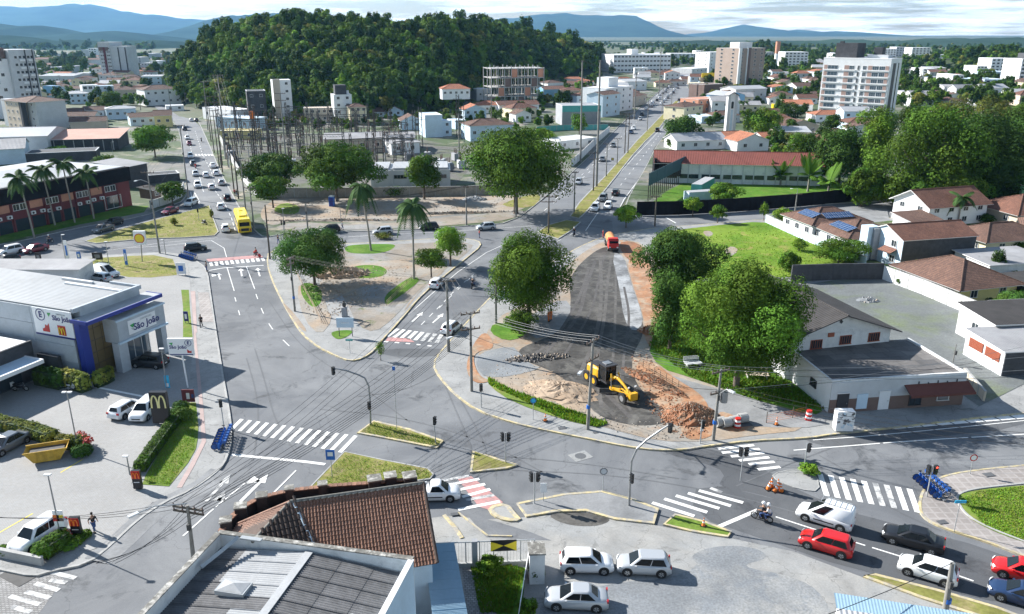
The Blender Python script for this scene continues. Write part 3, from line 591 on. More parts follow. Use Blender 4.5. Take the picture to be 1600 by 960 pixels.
line([(200,388),(260,384),(330,376),(350,388),(354,402)],.12,sm=0);line([(150,394),(260,379),(340,372)],.1,sm=0)
line([(299,325),(301,316),(298,300),(305,302),(312,316)],.15,sm=0)
line([(303,300),(312,320)],.12,sm=0)
line([(336,298),(352,320),(362,342),(369,366)],.13,(3,2),sm=0)
line([(310,270),(318,300)],.13,sm=0);line([(305,205),(316,240),(330,268),(338,295)],.14,(3,4),sm=0);line([(292,205),(300,240),(308,268)],.14,(3,4),sm=0)
crosswalk((306,241),(330,241),(307,243.5),(332,243.5),6,.6)
AV=dict(par=avenue,z=.04)
line([(966,330),(975,312),(1006,270),(1040,220),(1058,188)],.16,sm=0,**AV)
line([(870,352),(920,332),(962,335)],.3,sm=0,**AV)if 0 else None
line([(915,361),(925,346),(935,332)],.14,sm=0,**AV)
line([(820,400),(870,378),(905,360)],.12,(2,4),sm=0,z=.03)
line([(948,322),(965,296),(985,270),(1010,238),(1035,205),(1052,180)],.14,(3,6),sm=0,**AV)
line([(868,312),(900,282),(935,250),(960,225),(985,200),(1030,160)],.14,(3,6),sm=0,**AV)
line([(850,330),(880,305),(920,270),(950,240)],.14,(3,6),sm=0,**AV)
line([(922,331),(960,333)],.3,sm=0,**AV)
line([(935,312),(948,293),(988,249),(1030,205),(1050,180),(1064,160)],.12,sm=0,**AV)
line([(1040,340),(1056,349)],.3,sm=0,z=.03)
for px in([(170,630),(60,655)],):pass
line([(0,835),(52,805)],.1,m='sign_yellow',z=Z1+.01,par=b_left,sm=0);line([(95,741),(130,720)],.1,m='sign_yellow',z=Z1+.01,par=b_left,sm=0)
line([(140,605),(230,623),(240,635)],.35,m='paint_white',z=Z1+.01,par=b_left,sm=0)
# crosswalk at the bottom left corner
for(a,b)in(((75,893),(118,904)),((78,907),(104,911)),((55,912),(92,923)),((40,925),(78,935)),((15,932),(62,945)),((18,948),(48,957))):
 A,B=V(G(*a)),V(G(*b));mb=MB();l,r=ribbon([A,B],.4,MZ);mb.face([r[0],r[1],l[1],l[0]],'paint_worn');mb.build('crosswalk_stripe',road)
# manholes, drains
mb=MB();c=V(G(907,713));mb.box((c.x,c.y,.012),(1.9,1.5,.012),'concrete_worn',.5);mb.disc((c.x,c.y,.022),(0,0,1),.55,'asphalt_dark');mb.build('manhole_cover',road)
for px,py,s in((878,669,.5),(930,676,.3),(1545,742,.6),(1472,816,.5),(826,786,.4),(710,803,.4),(1165,664,.8)):
 c=V(G(px,py,Z1));mb=MB();mb.box((c.x,c.y,Z1+.02 if s!=.4 else PZ),(s*1.6,s,.02),'asphalt_dark',.2);mb.build('drain_cover',road)
c=V(G(29,900));mb=MB();mb.box((c.x,c.y,.02),(2.6,1.5,.02),'steel_dark',-.5);mb.build('drain_grate',road)
for px in([(385,560),(400,610),(405,660),(395,720)],[(398,545),(415,600),(430,660),(470,720)],[(690,590),(720,660),(745,720),(700,762)],[(705,600),(745,670),(765,715),(735,760)],[(560,620),(640,610),(720,560),(760,520)],[(640,690),(760,712),(900,722),(1060,748)],[(1240,800),(1120,768),(960,742),(800,735)],[(1300,700),(1220,730),(1150,760)],[(420,470),(470,545),(560,600),(640,660)],[(1280,712),(1330,740),(1380,790),(1470,830)],[(500,640),(620,650),(760,690),(860,745)]):
 line(px,.16,m='tyre_rubber',z=.014,sm=3)
mat('garden',(.10,.095,.06),var=.25,scale=1,big=.3,bigscale=.2,pattern=dict(kind='patch',s=.12,c2=(.045,.085,.02),a=.4,b=.58,c3=(.2,.17,.13),a3=.6,b3=.68))
sheet('garden_ground',[(1378,436),(1356,415),(1300,390),(1245,362),(1262,345),(1330,346),(1390,345),(1600,335),(1800,330),(1800,600),(1640,545),(1560,508),(1500,482),(1440,456)],'garden',Z1+.008,None,0)
sheet('garden_path',[(1318,325),(1385,322),(1390,345),(1345,350),(1330,340)],'pavement_grey',Z1+.014,None,0)
for i,px in enumerate([[(945,400),(935,440),(925,490),(880,560)],[(955,405),(948,450),(945,500),(930,570),(940,640)],[(930,410),(915,450),(905,500),(850,555)],[(962,420),(962,470),(960,530),(955,600),(990,650)],[(920,420),(905,470),(870,530),(830,560)],[(938,405),(940,460),(935,520),(905,590)],[(975,450),(985,500),(975,550),(972,600)],[(890,590),(930,620),(960,652)],[(900,580),(945,615),(985,655)]]):
 line(px,.35+.1*(i%3),m=('dirt_dark','track_pale')[i%2],z=Z1+.018+.0005*i,par=wa,sm=3)
mat('dirt_orange',(.33,.17,.09),var=.25,scale=2.5,big=.3,bigscale=.3,bump=.7,pattern=dict(kind='patch',s=.35,c2=(.33,.26,.19),a=.45,b=.62))
for px in([(978,404),(1002,392),(1022,420),(1040,470),(1032,520),(1022,548),(1006,530),(1008,500),(990,450)],[(992,566),(1016,560),(1052,590),(1100,618),(1112,650),(1120,682),(1070,690),(1060,658),(1028,632),(998,600)],[(1120,640),(1150,650),(1180,665),(1160,676),(1125,672)],[(760,515),(775,545),(748,548),(738,560),(748,588),(770,596),(740,600),(726,575),(740,535)]):
 sheet('red_earth',px,'dirt_orange',Z1+.026,wa,2)
for px in([(440,470),(462,492),(482,520),(470,515),(448,485)],[(700,420),(660,450),(628,492),(640,470),(680,432)]):sheet('bare_earth',px,'dirt',Z1+.003,b_mid,1)
# ================================================================ PLANTS
NR=np.random.default_rng(11)
def leaf_mesh(name,blobs,n,size,m,seed=0,droop=0.0,fill=.25,asp=.62,tint=(.75,1.25),extra=None):
 """crown: many small leaf-sprig faces spread over and through irregular lobes (blobs: x,y,z,rx,ry,rz)"""
 r=np.random.default_rng(seed);B=np.array(blobs,'f');w=(B[:,3]*B[:,4]+B[:,5]*(B[:,3]+B[:,4])*.5);w/=w.sum()
 bi=r.choice(len(B),n,p=w);b=B[bi]
 d=r.normal(size=(n,3));d/=np.linalg.norm(d,axis=1)[:,None]
 d[:,2]=np.where(d[:,2]<-.6,-d[:,2]*.5,d[:,2]);d/=np.linalg.norm(d,axis=1)[:,None]
 rad=np.where(r.random(n)<fill,r.uniform(.45,.95,n),r.normal(1.0,.07,n))
 rad*=1+.16*np.sin(d[:,0]*7+bi)*np.cos(d[:,1]*6+bi*1.7)
 P=b[:,:3]+d*rad[:,None]*b[:,3:6]
 nrm=d+r.normal(size=(n,3))*.36;nrm[:,2]+=.25;nrm/=np.linalg.norm(nrm,axis=1)[:,None]
 t=np.cross(nrm,r.normal(size=(n,3)));t/=np.linalg.norm(t,axis=1)[:,None]+1e-6;u=np.cross(nrm,t)
 s=size*r.uniform(.6,1.35,n)[:,None];t=t*s;u=u*s*asp
 t[:,2]-=droop*np.abs(s[:,0])
 Q=np.stack([P-t,P+u*.9-t*.1,P+t,P-u*.9-t*.1],1).reshape(-1,3).astype('f')
 me=bpy.data.meshes.new(name);me.vertices.add(len(Q));me.vertices.foreach_set('co',Q.ravel())
 me.loops.add(len(Q));me.loops.foreach_set('vertex_index',np.arange(len(Q),dtype='i'))
 me.polygons.add(n);me.polygons.foreach_set('loop_start',np.arange(0,4*n,4,dtype='i'));me.polygons.foreach_set('loop_total',np.full(n,4,'i'))
 me.materials.append(MATS[m]);me.update(calc_edges=True)
# leaf colour varies from lobe to lobe and leaf to leaf at random, spread wide to imitate sunlit and shaded clumps
 bt=r.uniform(tint[0],tint[1],len(B))[bi]*r.uniform(.8,1.2,n);warm=(r.uniform(.88,1.25,len(B))[bi])
 c=np.stack([bt*warm,bt,bt*.9,np.ones(n)],1).astype('f')
 a=me.color_attributes.new('tint','FLOAT_COLOR','CORNER');a.data.foreach_set('color',np.repeat(c,4,axis=0).ravel())
 return me
def crown_blobs(h,w,trunk,seed,lobes=14,flat=1.0,irregular=.25):
 """lobes fill a crown that goes from height trunk to h, w wide"""
 r=random.Random(seed);out=[];ch=h-trunk;cz=trunk+ch*.5
 for i in range(lobes):
  t=(i+.5)/lobes;z=1-1.95*t;a=i*2.39996+r.uniform(-.4,.4);q=math.sqrt(max(0,1-min(1,z*z)))
  k=r.uniform(1-irregular*1.4,1+irregular*.65)
  x=math.cos(a)*q*w*.36*k;y=math.sin(a)*q*w*.36*k;zz=cz+z*ch*.34*(.8+.2*k)
  s=r.uniform(.6,1.3);out.append((x,y,zz,w*.165*s,w*.165*s,ch*.165*s*flat))
 out.append((0,0,cz,w*.24,w*.24,ch*.26));return out
def limbs(mb,blobs,base_r,trunk,m='bark',lean=(0,0),n=6,seed=0):
 r=random.Random(seed);top=Vector((lean[0],lean[1],trunk));pts=[Vector((0,0,-.1)),Vector((lean[0]*.3,lean[1]*.3,trunk*.5)),top]
 mb.path([(0,0,-.1),(0,0,.25)],[base_r*1.5,base_r*1.05],m,8);mb.path(pts,[base_r,base_r*.85,base_r*.75],m,8)
 for b in r.sample(blobs,min(n,len(blobs))):
  e=Vector(b[:3]);mid=top.lerp(e,.5)+Vector((r.uniform(-.3,.3),r.uniform(-.3,.3),.25));mb.path([top,mid,e],[base_r*.5,base_r*.3,base_r*.1],m,6)
 return mb
def tree(px,py,top_px,width_px,label,kind='leaf',trunk=.3,seed=1,n=6000,leaf=.32,lobes=16,name='tree',cat='tree',group=None,flat=1.0,base_r=None,irregular=.42,lean=(0,0),world=None,droop=0,tint=(.5,1.25),crown_dx=0):
 """tree whose foot is seen at (px, py), crown top at row top_px, crown width_px wide"""
 w0=G(px,py,0.12)if world is None else world;y=w0[1];depth=y*CP+(CAMH-5)*SP
 h=AY(px,top_px,y)[2]*.985;w=width_px*depth/FPX
 h=max(h,1.0)
 t=thing(name,label,cat,(w0[0],w0[1],PZ-.05),seed*.7,group)
 trunk*=.6;n=int(n*(3.2 if w0[1]<140 else 2.2));leaf*=(.42 if w0[1]<140 else.58);lobes=int(lobes*1.7);bl=crown_blobs(h,w,h*trunk,seed,lobes,flat,irregular)
 br=base_r or max(.12,h*.028)
 limbs(MB(),bl,br,h*(trunk+.12),'bark',lean,7,seed).build('trunk',t)
 o=linkobj('crown',leaf_mesh('crown',bl,n,leaf,kind,seed,droop,tint=tint),t);return t,h,w
TREES=[(492,445,355,112,'round dense dark green tree at the left end of the dug-up plaza',dict(seed=3,n=9000,leaf=.34,trunk=.2,kind='leaf_dark',tint=(.8,1.5))),(527,315,222,126,'large spreading broad tree beside the blue portable toilet',dict(seed=4,n=9000,leaf=.5,trunk=.22,kind='leaf',lobes=22)),(425,302,240,92,'dark spreading tree at the left end of the substation wall',dict(seed=5,n=5000,leaf=.5,trunk=.25,kind='leaf_dark',flat=.9,tint=(.8,1.5))),(427,325,272,76,'leaning light-barked tree with thin flat crown left of the portable toilet',dict(seed=6,n=2600,leaf=.42,trunk=.42,kind='leaf',irregular=.4,flat=.7)),(663,312,238,56,'slender tree in front of the white three-bay building',dict(seed=7,n=3600,leaf=.42,trunk=.3,kind='leaf',irregular=.35)),(806,334,190,168,'huge light green tree where the avenue begins',dict(seed=8,n=16000,leaf=.46,trunk=.16,kind='leaf',lobes=26,irregular=.42,tint=(.6,1.25))),(704,416,352,62,'light green airy tree at the right edge of the plaza',dict(seed=9,n=3000,leaf=.30,trunk=.4,kind='leaf_bright',irregular=.4)),(674,434,388,64,'low flat dark tree under the light green airy tree',dict(seed=10,n=2200,leaf=.28,trunk=.45,kind='leaf',flat=.6)),(826,500,360,124,'tall full tree to the left of the torn-up roadway',dict(seed=12,n=15000,leaf=.33,trunk=.06,kind='leaf',lobes=26,tint=(.5,1.2))),(812,522,486,54,'small leafy shrub tree at the foot of the tall full tree',dict(seed=13,n=2500,leaf=.25,trunk=.1,kind='leaf')),(1056,500,355,132,'tall pine-like tree with ragged dark crown right of the torn-up roadway',dict(seed=14,n=9000,leaf=.36,trunk=.42,kind='leaf_dark',lobes=18,irregular=.45,tint=(.8,1.7))),(1046,545,430,66,'narrow dark tree wrapped in creepers under the pine-like tree',dict(seed=15,n=5000,leaf=.32,trunk=.05,kind='leaf_dark',tint=(.8,1.6))),(1150,604,404,176,'very large bright green tree beside the white gabled building',dict(seed=16,n=24000,leaf=.34,trunk=.08,kind='leaf',lobes=30,irregular=.45,tint=(.42,1.15))),(978,355,322,40,'small round tree on the corner where the side street begins',dict(seed=17,n=1500,leaf=.36,trunk=.3,kind='leaf_bright',base_r=.14)),(1082,338,307,32,'small tree in front of the pale green container',dict(seed=18,n=900,leaf=.34,trunk=.35,kind='leaf_bright',base_r=.12)),(1130,320,286,56,'bushy tree to the right of the pale green container',dict(seed=19,n=2400,leaf=.4,trunk=.1,kind='leaf')),(1121,348,321,28,'little round street tree before the black fence',dict(seed=20,n=700,leaf=.32,trunk=.35,kind='leaf',base_r=.1)),(1193,345,316,18,'tiny sapling at the right of the black fence',dict(seed=21,n=300,leaf=.3,trunk=.3,kind='leaf',base_r=.06)),(1310,410,374,84,'spreading low tree in the corner of the meadow by the pale blue house',dict(seed=22,n=4200,leaf=.32,trunk=.15,kind='leaf')),(1232,425,394,38,'faint bush at the far edge of the meadow',dict(seed=23,n=1800,leaf=.32,trunk=.05,kind='leaf')),(1222,352,326,40,'small garden tree beside the house with solar panels',dict(seed=24,n=900,leaf=.32,trunk=.3,kind='leaf_bright',base_r=.1)),(243,246,196,76,'wide light green tree by the left street crossing',dict(seed=25,n=4500,leaf=.6,trunk=.25,kind='leaf',flat=.95)),(270,320,283,38,'small round tree in front of the white wall on the left',dict(seed=26,n=1500,leaf=.4,trunk=.3,kind='leaf',base_r=.18)),(1065,228,182,60,'dark round tree beside the avenue before the white house',dict(seed=27,n=3200,leaf=.6,trunk=.1,kind='leaf_dark',tint=(.8,1.5))),(1050,232,214,18,'light green bush in front of the dark round tree',dict(seed=28,n=500,leaf=.5,trunk=.05,kind='leaf_bright')),(1190,215,168,62,'dense round tree right of the church tower',dict(seed=29,n=3600,leaf=.6,trunk=.1,kind='leaf_bright',tint=(.6,1.1))),(905,210,176,26,'young tree in front of the turquoise building',dict(seed=30,n=900,leaf=.5,trunk=.15,kind='leaf')),(845,228,198,40,'light green tree left of the avenue poles',dict(seed=31,n=1200,leaf=.55,trunk=.1,kind='leaf_bright')),(760,262,232,60,'mid green bushy tree at the left of the huge light green tree',dict(seed=32,n=1800,leaf=.5,trunk=.1,kind='leaf')),(176,172,143,42,'tree among the houses on the left',dict(seed=33,n=1200,leaf=.8,trunk=.2,kind='leaf')),(1446,395,368,16,'thin bare-stemmed garden tree behind the tiled cottage',dict(seed=34,n=300,leaf=.3,trunk=.4,kind='leaf_olive',base_r=.1)),(1582,492,456,60,'dense bush in the garden of the yellow cottage',dict(seed=35,n=2500,leaf=.3,trunk=.05,kind='leaf_dark',tint=(.8,1.5))),(1555,432,392,26,'columnar dark cypress between the cottages',dict(seed=36,n=1400,leaf=.28,trunk=.05,kind='leaf_dark')),(1433,420,405,22,'little shrub before the tiled roof of the yellow cottage',dict(seed=37,n=500,leaf=.25,trunk=.05,kind='leaf_bright')),(1580,395,374,44,'low shrub against the cream wall at the right edge',dict(seed=38,n=1200,leaf=.3,trunk=.05,kind='leaf_dark')),(1590,440,425,30,'leafy plant at the far right edge',dict(seed=39,n=700,leaf=.3,trunk=.05,kind='leaf')),(1520,425,400,30,'shrubbery behind the hip-roofed cottage',dict(seed=40,n=900,leaf=.3,trunk=.05,kind='leaf_dark')),(1265,740,727,32,'clump of rough grass on the little kerbed island',dict(seed=41,n=700,leaf=.2,trunk=.02,kind='leaf_bright',name='bush',cat='bush')),(765,893,872,44,'feathery green bush inside the garden fence',dict(seed=42,n=1500,leaf=.2,trunk=.05,kind='leaf_bright',name='bush',cat='bush')),(838,905,885,26,'leafy bush outside the leaning fence',dict(seed=43,n=700,leaf=.16,trunk=.05,kind='leaf',name='bush',cat='bush')),(823,962,938,34,'bush at the bottom edge by the leaning fence',dict(seed=44,n=900,leaf=.16,trunk=.05,kind='leaf_bright',name='bush',cat='bush')),(598,372,365,30,'long grass tuft beside the bright lawn strip',dict(seed=45,n=400,leaf=.25,trunk=.02,kind='leaf_olive',name='bush',cat='bush')),(620,306,292,46,'dark shrubs along the foot of the substation wall',dict(seed=46,n=900,leaf=.3,trunk=.02,kind='leaf_dark',name='bush',cat='bush')),(273,352,340,12,'small round bush on the triangular verge',dict(seed=47,n=250,leaf=.22,trunk=.02,kind='leaf_olive',name='bush',cat='bush')),(331,340,327,8,'low bush at the tip of the triangular verge',dict(seed=48,n=200,leaf=.22,trunk=.02,kind='leaf_olive',name='bush',cat='bush')),(165,262,240,34,'scrubby shrub by the white parapet roof',dict(seed=49,n=600,leaf=.4,trunk=.02,kind='leaf',name='bush',cat='bush')),(92,240,228,44,'hedge-like shrubs before the pink-roofed shed',dict(seed=50,n=700,leaf=.4,trunk=.02,kind='leaf',name='bush',cat='bush')),(1248,392,372,24,'slim shrub by the garden wall',dict(seed=51,n=400,leaf=.25,trunk=.02,kind='leaf_bright',name='bush',cat='bush')),(595,562,533,14,'sapling on the tip of the plaza',dict(seed=52,n=200,leaf=.18,trunk=.3,kind='leaf_bright',base_r=.04)),]
for a in TREES:
 tree(a[0],a[1],a[2],a[3],a[4],**a[5])
def at_depth_tree(px,top,width,y,label,**k):
 p=AY(px,400,y);tree(px,400,top,width,label,world=(p[0],y,0),**k)
# the belt of big trees on the right, with more rising behind
BELT=[(1255,270,205,62,'leaf','round tree at the left end of the tree belt behind the red roof'),(1310,290,196,100,'leaf_dark','dark broad tree behind the banana plants'),(1362,298,178,60,'leaf_bright','bright upright tree in the tree belt'),(1370,230,164,66,'leaf_bright','thin light green tree before the apartment block'),(1440,318,160,158,'leaf','tallest tree of the belt, wide and mid green'),(1345,322,262,66,'leaf','low leafy tree at the foot of the belt'),(1520,305,172,150,'leaf_dark','huge dark tree in the middle of the belt'),(1590,295,165,120,'leaf_dark','dark tree at the right edge of the picture'),(1475,325,250,120,'leaf','dense lower tree in front of the huge dark tree'),(1560,322,245,130,'leaf_dark','wide dark tree behind the brown-roofed cottages'),(1410,325,268,80,'leaf','mid green tree left of the white two-storey house'),(1550,225,150,70,'leaf_olive','olive tree rising behind the belt'),(1480,220,155,80,'leaf_olive','yellowish tree rising behind the tallest tree'),(1420,215,160,50,'leaf','dark small-crowned tree by the apartment block'),(1590,220,160,60,'leaf_bright','light tree above the right end of the belt'),(1300,205,178,34,'leaf','small tree left of the apartment block'),(1235,190,158,40,'leaf_dark','dark tree before the parked yellow buses'),(1282,270,262,40,'leaf','shrub beside the banana plants')]
for i,(px,py,top,w,kd,lb)in enumerate(BELT):
 tree(px,py,top,w,lb,kind=kd,seed=60+i,n=int(min(11000,35*w+w*w*.28)),leaf=.5,trunk=.08,lobes=24 if w>90 else 14,tint=(.4,1.0),group='belt of big trees on the right')
GB=[(1395,432,14,'at the back corner of the yellow cottage'),(1408,445,12,'inside the long white wall, left'),(1538,428,16,'behind the dark cypress'),(1560,412,18,'below the cream cottage'),(1530,395,16,'against the dark concrete side wall'),(1470,350,16,'before the white two-storey house'),(1440,352,12,'at the corner of the white two-storey house'),(1540,350,16,'by the coconut palm'),(1340,360,12,'behind the solar-panelled roof'),(1595,470,18,'at the right edge by the white wall'),(1550,480,14,'inside the long white wall, right'),(1500,345,12,'under the coconut palm'),(1590,365,14,'at the far right before the tiled roofs'),(1380,425,12,'by the dark stained wall corner')]
for i,(px,py,s_,lb)in enumerate(GB):tree(px,py,py-s_,s_*1.6,'garden bush '+lb,kind=['leaf','leaf_dark','leaf_bright'][i%3],seed=300+i,n=450,leaf=.3,trunk=.04,name='bush',cat='bush')
# palms
def frond(mb,base,az,length,rise,droop,m,leaflets=16,wd=.7):
 pts=[]
 for i in range(7):
  t=i/6;rr=length*t;z=rise*t-droop*t*t
  pts.append(Vector((base[0]+math.cos(az)*rr*(1-.12*t),base[1]+math.sin(az)*rr*(1-.12*t),base[2]+z)))
 side=Vector((-math.sin(az),math.cos(az),0))
 for i in range(6):mb.bar(pts[i],pts[i+1],.05,.04,m)
 for i in range(leaflets):
  t=.12+.88*i/leaflets;k=min(5,int(t*6));f=t*6-k;p=pts[k].lerp(pts[k+1],f);d=(pts[k+1]-pts[k]).normalized()
  l=wd*(math.sin(math.pi*min(1,t*.85+.15))+.15)
  for s in(-1,1):
   tip=p+side*s*l+d*l*.45-Vector((0,0,l*.55));w=d*.15
   mb.face([p-w,p+w,tip+w*.3],m)
def tint_all(me):
 a=me.color_attributes.new('tint','FLOAT_COLOR','CORNER');a.data.foreach_set('color',np.ones(len(me.loops)*4,'f'))
def palm(px,py,top,label,fr=3.0,seed=0,n=18,droop=2.4,rise=1.2,lean=0,group=None,world=None,trunk_r=.16,m='leaf_palm',wd=.75):
 w0=G(px,py,.12)if world is None else world;h=AY(px,top,w0[1])[2]-.5;r=random.Random(seed)
 t=thing('palm_tree',label,'palm tree',(w0[0],w0[1],PZ-.05),0,group)
 mb=MB();mb.path([(0,0,-.1),(lean*.3,0,h*.4),(lean*.8,0,h*.8),(lean,0,h-.4)],[trunk_r*1.3,trunk_r,trunk_r*.85,trunk_r*.8],'bark_pale',8)
 mb.path([(lean,0,h-.9),(lean,0,h)],[trunk_r*1.1,trunk_r*.7],'leaf_palm',8);me=mb.build('trunk',t);tint_all(me.data)
 base=MB()
 for i in range(n):
  a=2*math.pi*i/n*1.0+r.uniform(-.2,.2);k=r.random();mb=MB()
  frond(mb,(lean,0,h),a,fr*r.uniform(.8,1.1),rise*(1.9-1.6*k),droop*(.5+.9*k),m,22,wd);o=mb.build('frond',t);tint_all(o.data)
 return t
palm(647,436,316,'tall palm with drooping fronds right of the plaza middle',3.6,1,20,droop=3.8,rise=1.3,lean=.2,wd=.8)
palm(580,392,286,'bushy-headed palm standing before the substation wall',3.3,2,24,droop=4.4,rise=1.2,lean=-1.2,wd=.9,m='leaf_palm')
for k,(px,py,top,l)in enumerate([(54,372,275,'first'),(86,352,262,'second'),(117,348,252,'third'),(147,342,266,'fourth')]):
 palm(px,py,top,l+' royal palm from the left in front of the maroon building',3.4,5+k,16,droop=3.2,rise=1.6,lean=-.8+.2*k,group='palms before the maroon building')
palm(1496,352,306,'coconut palm beside the white two-storey house',3.2,12,16,droop=3.0,rise=1.4)
for k,(px,py,top,l)in enumerate([(1219,290,258,'banana-like palm clump at the red-roofed hall'),(1262,300,258,'larger banana clump right of the red-roofed hall'),(1292,315,268,'tall banana clump at the corner of the fenced lawn'),(1375,315,288,'banana leaves in front of the tree belt')]):
 palm(px,py,top+14,l,3.6,20+k,12,droop=1.6,rise=3.4,trunk_r=.25,group='banana plants by the fenced lawn',m='leaf',wd=1.2)
for k,(px,py,top,l)in enumerate([(701,130,108,'left thin palm on the hill foot by the orange-roofed house'),(704.5,135,112,'right thin palm on the hill foot by the orange-roofed house'),(621,165,143,'thin palm at the hill foot above the low white houses'),(1160,185,158,'palm beside the church tower'),(220,172,150,'palm among the houses left of the left street'),(622,165,143,'')][:5]):
 palm(px,py,top,l,3.2,30+k,12,droop=2.4,rise=1.0)
# hedges and clipped balls
def hedge(px,hgt,wid,label,kind='leaf_hedge',n=4000,leaf=.12,name='hedge',seed=5):
 pts=[V(G(*p,Z1))for p in px];bl=[];c=pts[0]
 t=thing(name,label,'hedge',tuple(c))
 core=MB();kerb(core,[p-c for p in pts],wid*.8,0,hgt*.9,'forest_floor');core.build('hedge_core',t)
 for i in range(len(pts)-1):
  L_=(pts[i+1]-pts[i]).length;k=max(2,int(L_/(wid*.5)))
  for j in range(k):
   p=pts[i].lerp(pts[i+1],(j+.5)/k)-c;bl.append((p.x,p.y,hgt*.52,wid*.5,wid*.5,hgt*.5))
 linkobj('foliage',leaf_mesh('foliage',bl,n,leaf,kind,seed,fill=.1),t)
hedge([(276,659),(262,678),(240,708),(219,738)],1.0,1.25,'long clipped green hedge beside the lawn wedge',n=8000,leaf=.1)
hedge([(66,872),(82,862),(98,850)],1.2,1.6,'short clipped hedge by the white parked car',n=4000,leaf=.1)
hedge([(-20,664),(15,672),(50,680),(84,692)],1.3,1.6,'yellowish flowering hedge behind the dark parked car','leaf_olive',5000,.13)
hedge([(94,697),(115,700),(134,700)],1.2,1.3,'flowering hedge piece around the lamp post','leaf_olive',2500,.13)
hedge([(104,858),(120,846),(134,836)],.35,1.2,'low planting along the kerb by the drive-through sign','leaf',1500,.13)
hedge([(0,862),(18,868)],.5,1.0,'low plants in the planter behind the bollard','leaf',700,.12)
hedge([(62,598),(85,603),(100,606)],2.0,1.8,'tall shrubs against the grey concrete wall','leaf_dark',2500,.18)
hedge([(104,602),(118,606),(136,612)],2.0,1.6,'yellow-green shrubs at the corner of the grey hall','leaf_olive',2500,.18)
hedge([(150,606),(165,600),(175,594)],1.8,1.0,'shrubs in front of the bronze glazing','leaf_olive',1500,.18)
for k,(px,py,r_)in enumerate([(283,644,.75),(279,652,.7),(287,656,.8),(124,714,.65),(133,712,.7)]):
 c=G(px,py,Z1);t=thing('topiary_ball',['back','middle','front','left','right'][k]+(' clipped bush ball beside the black sign' if k<3 else ' clipped bush ball by the yellow skip'),'bush',c)
 linkobj('foliage',leaf_mesh('foliage',[(0,0,r_*.8,r_,r_,r_*.8)],900,.1,'leaf_dark',k,fill=.05),t)
for k,(px,py)in enumerate([(135,698),(140,703),(128,693),(103,842)]):
 c=G(px,py,Z1);o=linkobj('flowers',leaf_mesh('flowers',[(0,0,.9 if k<3 else.4,.5,.5,.4)],120,.12,'leaf_flower',k));o.location=c
 tag(o,['red flowers in the hedge behind the skip','red flowers right of the lamp post','red flowers left of the lamp post','red flowers under the poster'][k],'flowers')
HAZE=True
# ================================================================ THE WOODED HILL, FAR HILLS AND MOUNTAINS
def smoothstep(t):t=max(0,min(1,t));return t*t*(3-2*t)
# skyline of the hill: column of the photograph -> row of the tree tops; the ridge stands at RIDGE metres
SKY=[(215,132),(235,112),(262,98),(274,88),(287,72),(312,57),(337,44),(362,30),(385,24),(410,20),(450,14),(490,14),(530,18),(580,20),(620,26),(660,26),(700,24),(740,24),(780,30),(820,38),(850,45),(880,50),(900,58),(925,66),(945,82),(960,108),(970,125)]
RIDGE_Y,FOOT_Y=560.0,372.0
def interp(tab,x):
 if x<=tab[0][0]:return tab[0][1]
 for(a,b),(c,d)in zip(tab,tab[1:]):
  if x<=c:return b+(d-b)*(x-a)/(c-a)
 return tab[-1][1]
FOOT=[(205,540),(262,470),(300,428),(400,388),(560,385),(640,400),(700,430),(740,500),(790,600),(850,690),(900,760),(975,860)]
def hill_z(x,y):
 px=800+x*FPX/(y*CP+12*SP);fy=interp(FOOT,px);ry=fy+175;t=(y-fy)/175
 if t<=0:return-2
 top=AY(800,interp(SKY,px),ry)[2]-12.5*(1+max(0,ry-450)/650)
 if y>ry:return max(-2,top*(1-smoothstep((y-ry)/260)))
 return max(-2,top*(0.35*math.sin(t*math.pi/2)+.65*smoothstep(t**.8)))
mb=MB();NX,NY=100,80;X0,X1,Y0,Y1=-330,150,370,1300;vs=[]
for j in range(NY):
 for i in range(NX):
  x=X0+(X1-X0)*i/(NX-1);y=Y0+(Y1-Y0)*j/(NY-1);z=hill_z(x,y)
  if i in(0,NX-1)or j in(0,NY-1):z=-2
  vs.append((x,y,z+(0 if z<0 else rnd.uniform(-.5,.5))))
mb.add(vs,[(j*NX+i,j*NX+i+1,(j+1)*NX+i+1,(j+1)*NX+i)for j in range(NY-1)for i in range(NX-1)],'forest_floor',True)
struct('hill',mb)
FT=[]
for k in range(7):
 kind=['leaf_dark','leaf','leaf_dark','leaf','leaf_olive','leaf_bright','leaf_dark'][k]
 h=[11,12,13,9,10,9,14][k];w=[10,12,9,9,11,8,8][k]
 bl=crown_blobs(h,w,h*.12,200+k,9,1.0,.35);FT.append((leaf_mesh('crown',bl,1100,.6,kind,200+k,tint=(.5,1.25)),bl,h))
def forest_master(k):
 me,bl,h=FT[k];t=thing('forest_tree','rounded forest tree among many covering the hill','tree',(0,0,0),0,'forest trees covering the hill')
 limbs(MB(),bl,.25,h*.4,'bark_pale',n=3,seed=k).build('trunk',t);linkobj('crown',me,t);return t
masters=[None]*7;pos=[]
rr=random.Random(99);tries=0
while len(pos)<1500 and tries<60000:
 tries+=1;y=375+725*rr.random()**1.5;x=rr.uniform(-290,140);px=800+x*FPX/(y*CP+12*SP);ry=interp(FOOT,px)+175;z=hill_z(x,y)
 if z<.5 or y>ry+18:continue
 d=4.9*(1+max(0,y-450)/700)
 if any(abs(x-a)<d and(x-a)**2+(y-b)**2<d*d for a,b,_ in pos):continue
 pos.append((x,y,z))
pos.sort(key=lambda p:p[1]);vis=[p for p in pos if not(-50<p[0]<-18 and p[1]<422)]
near,rest=vis[:270],vis[270:]
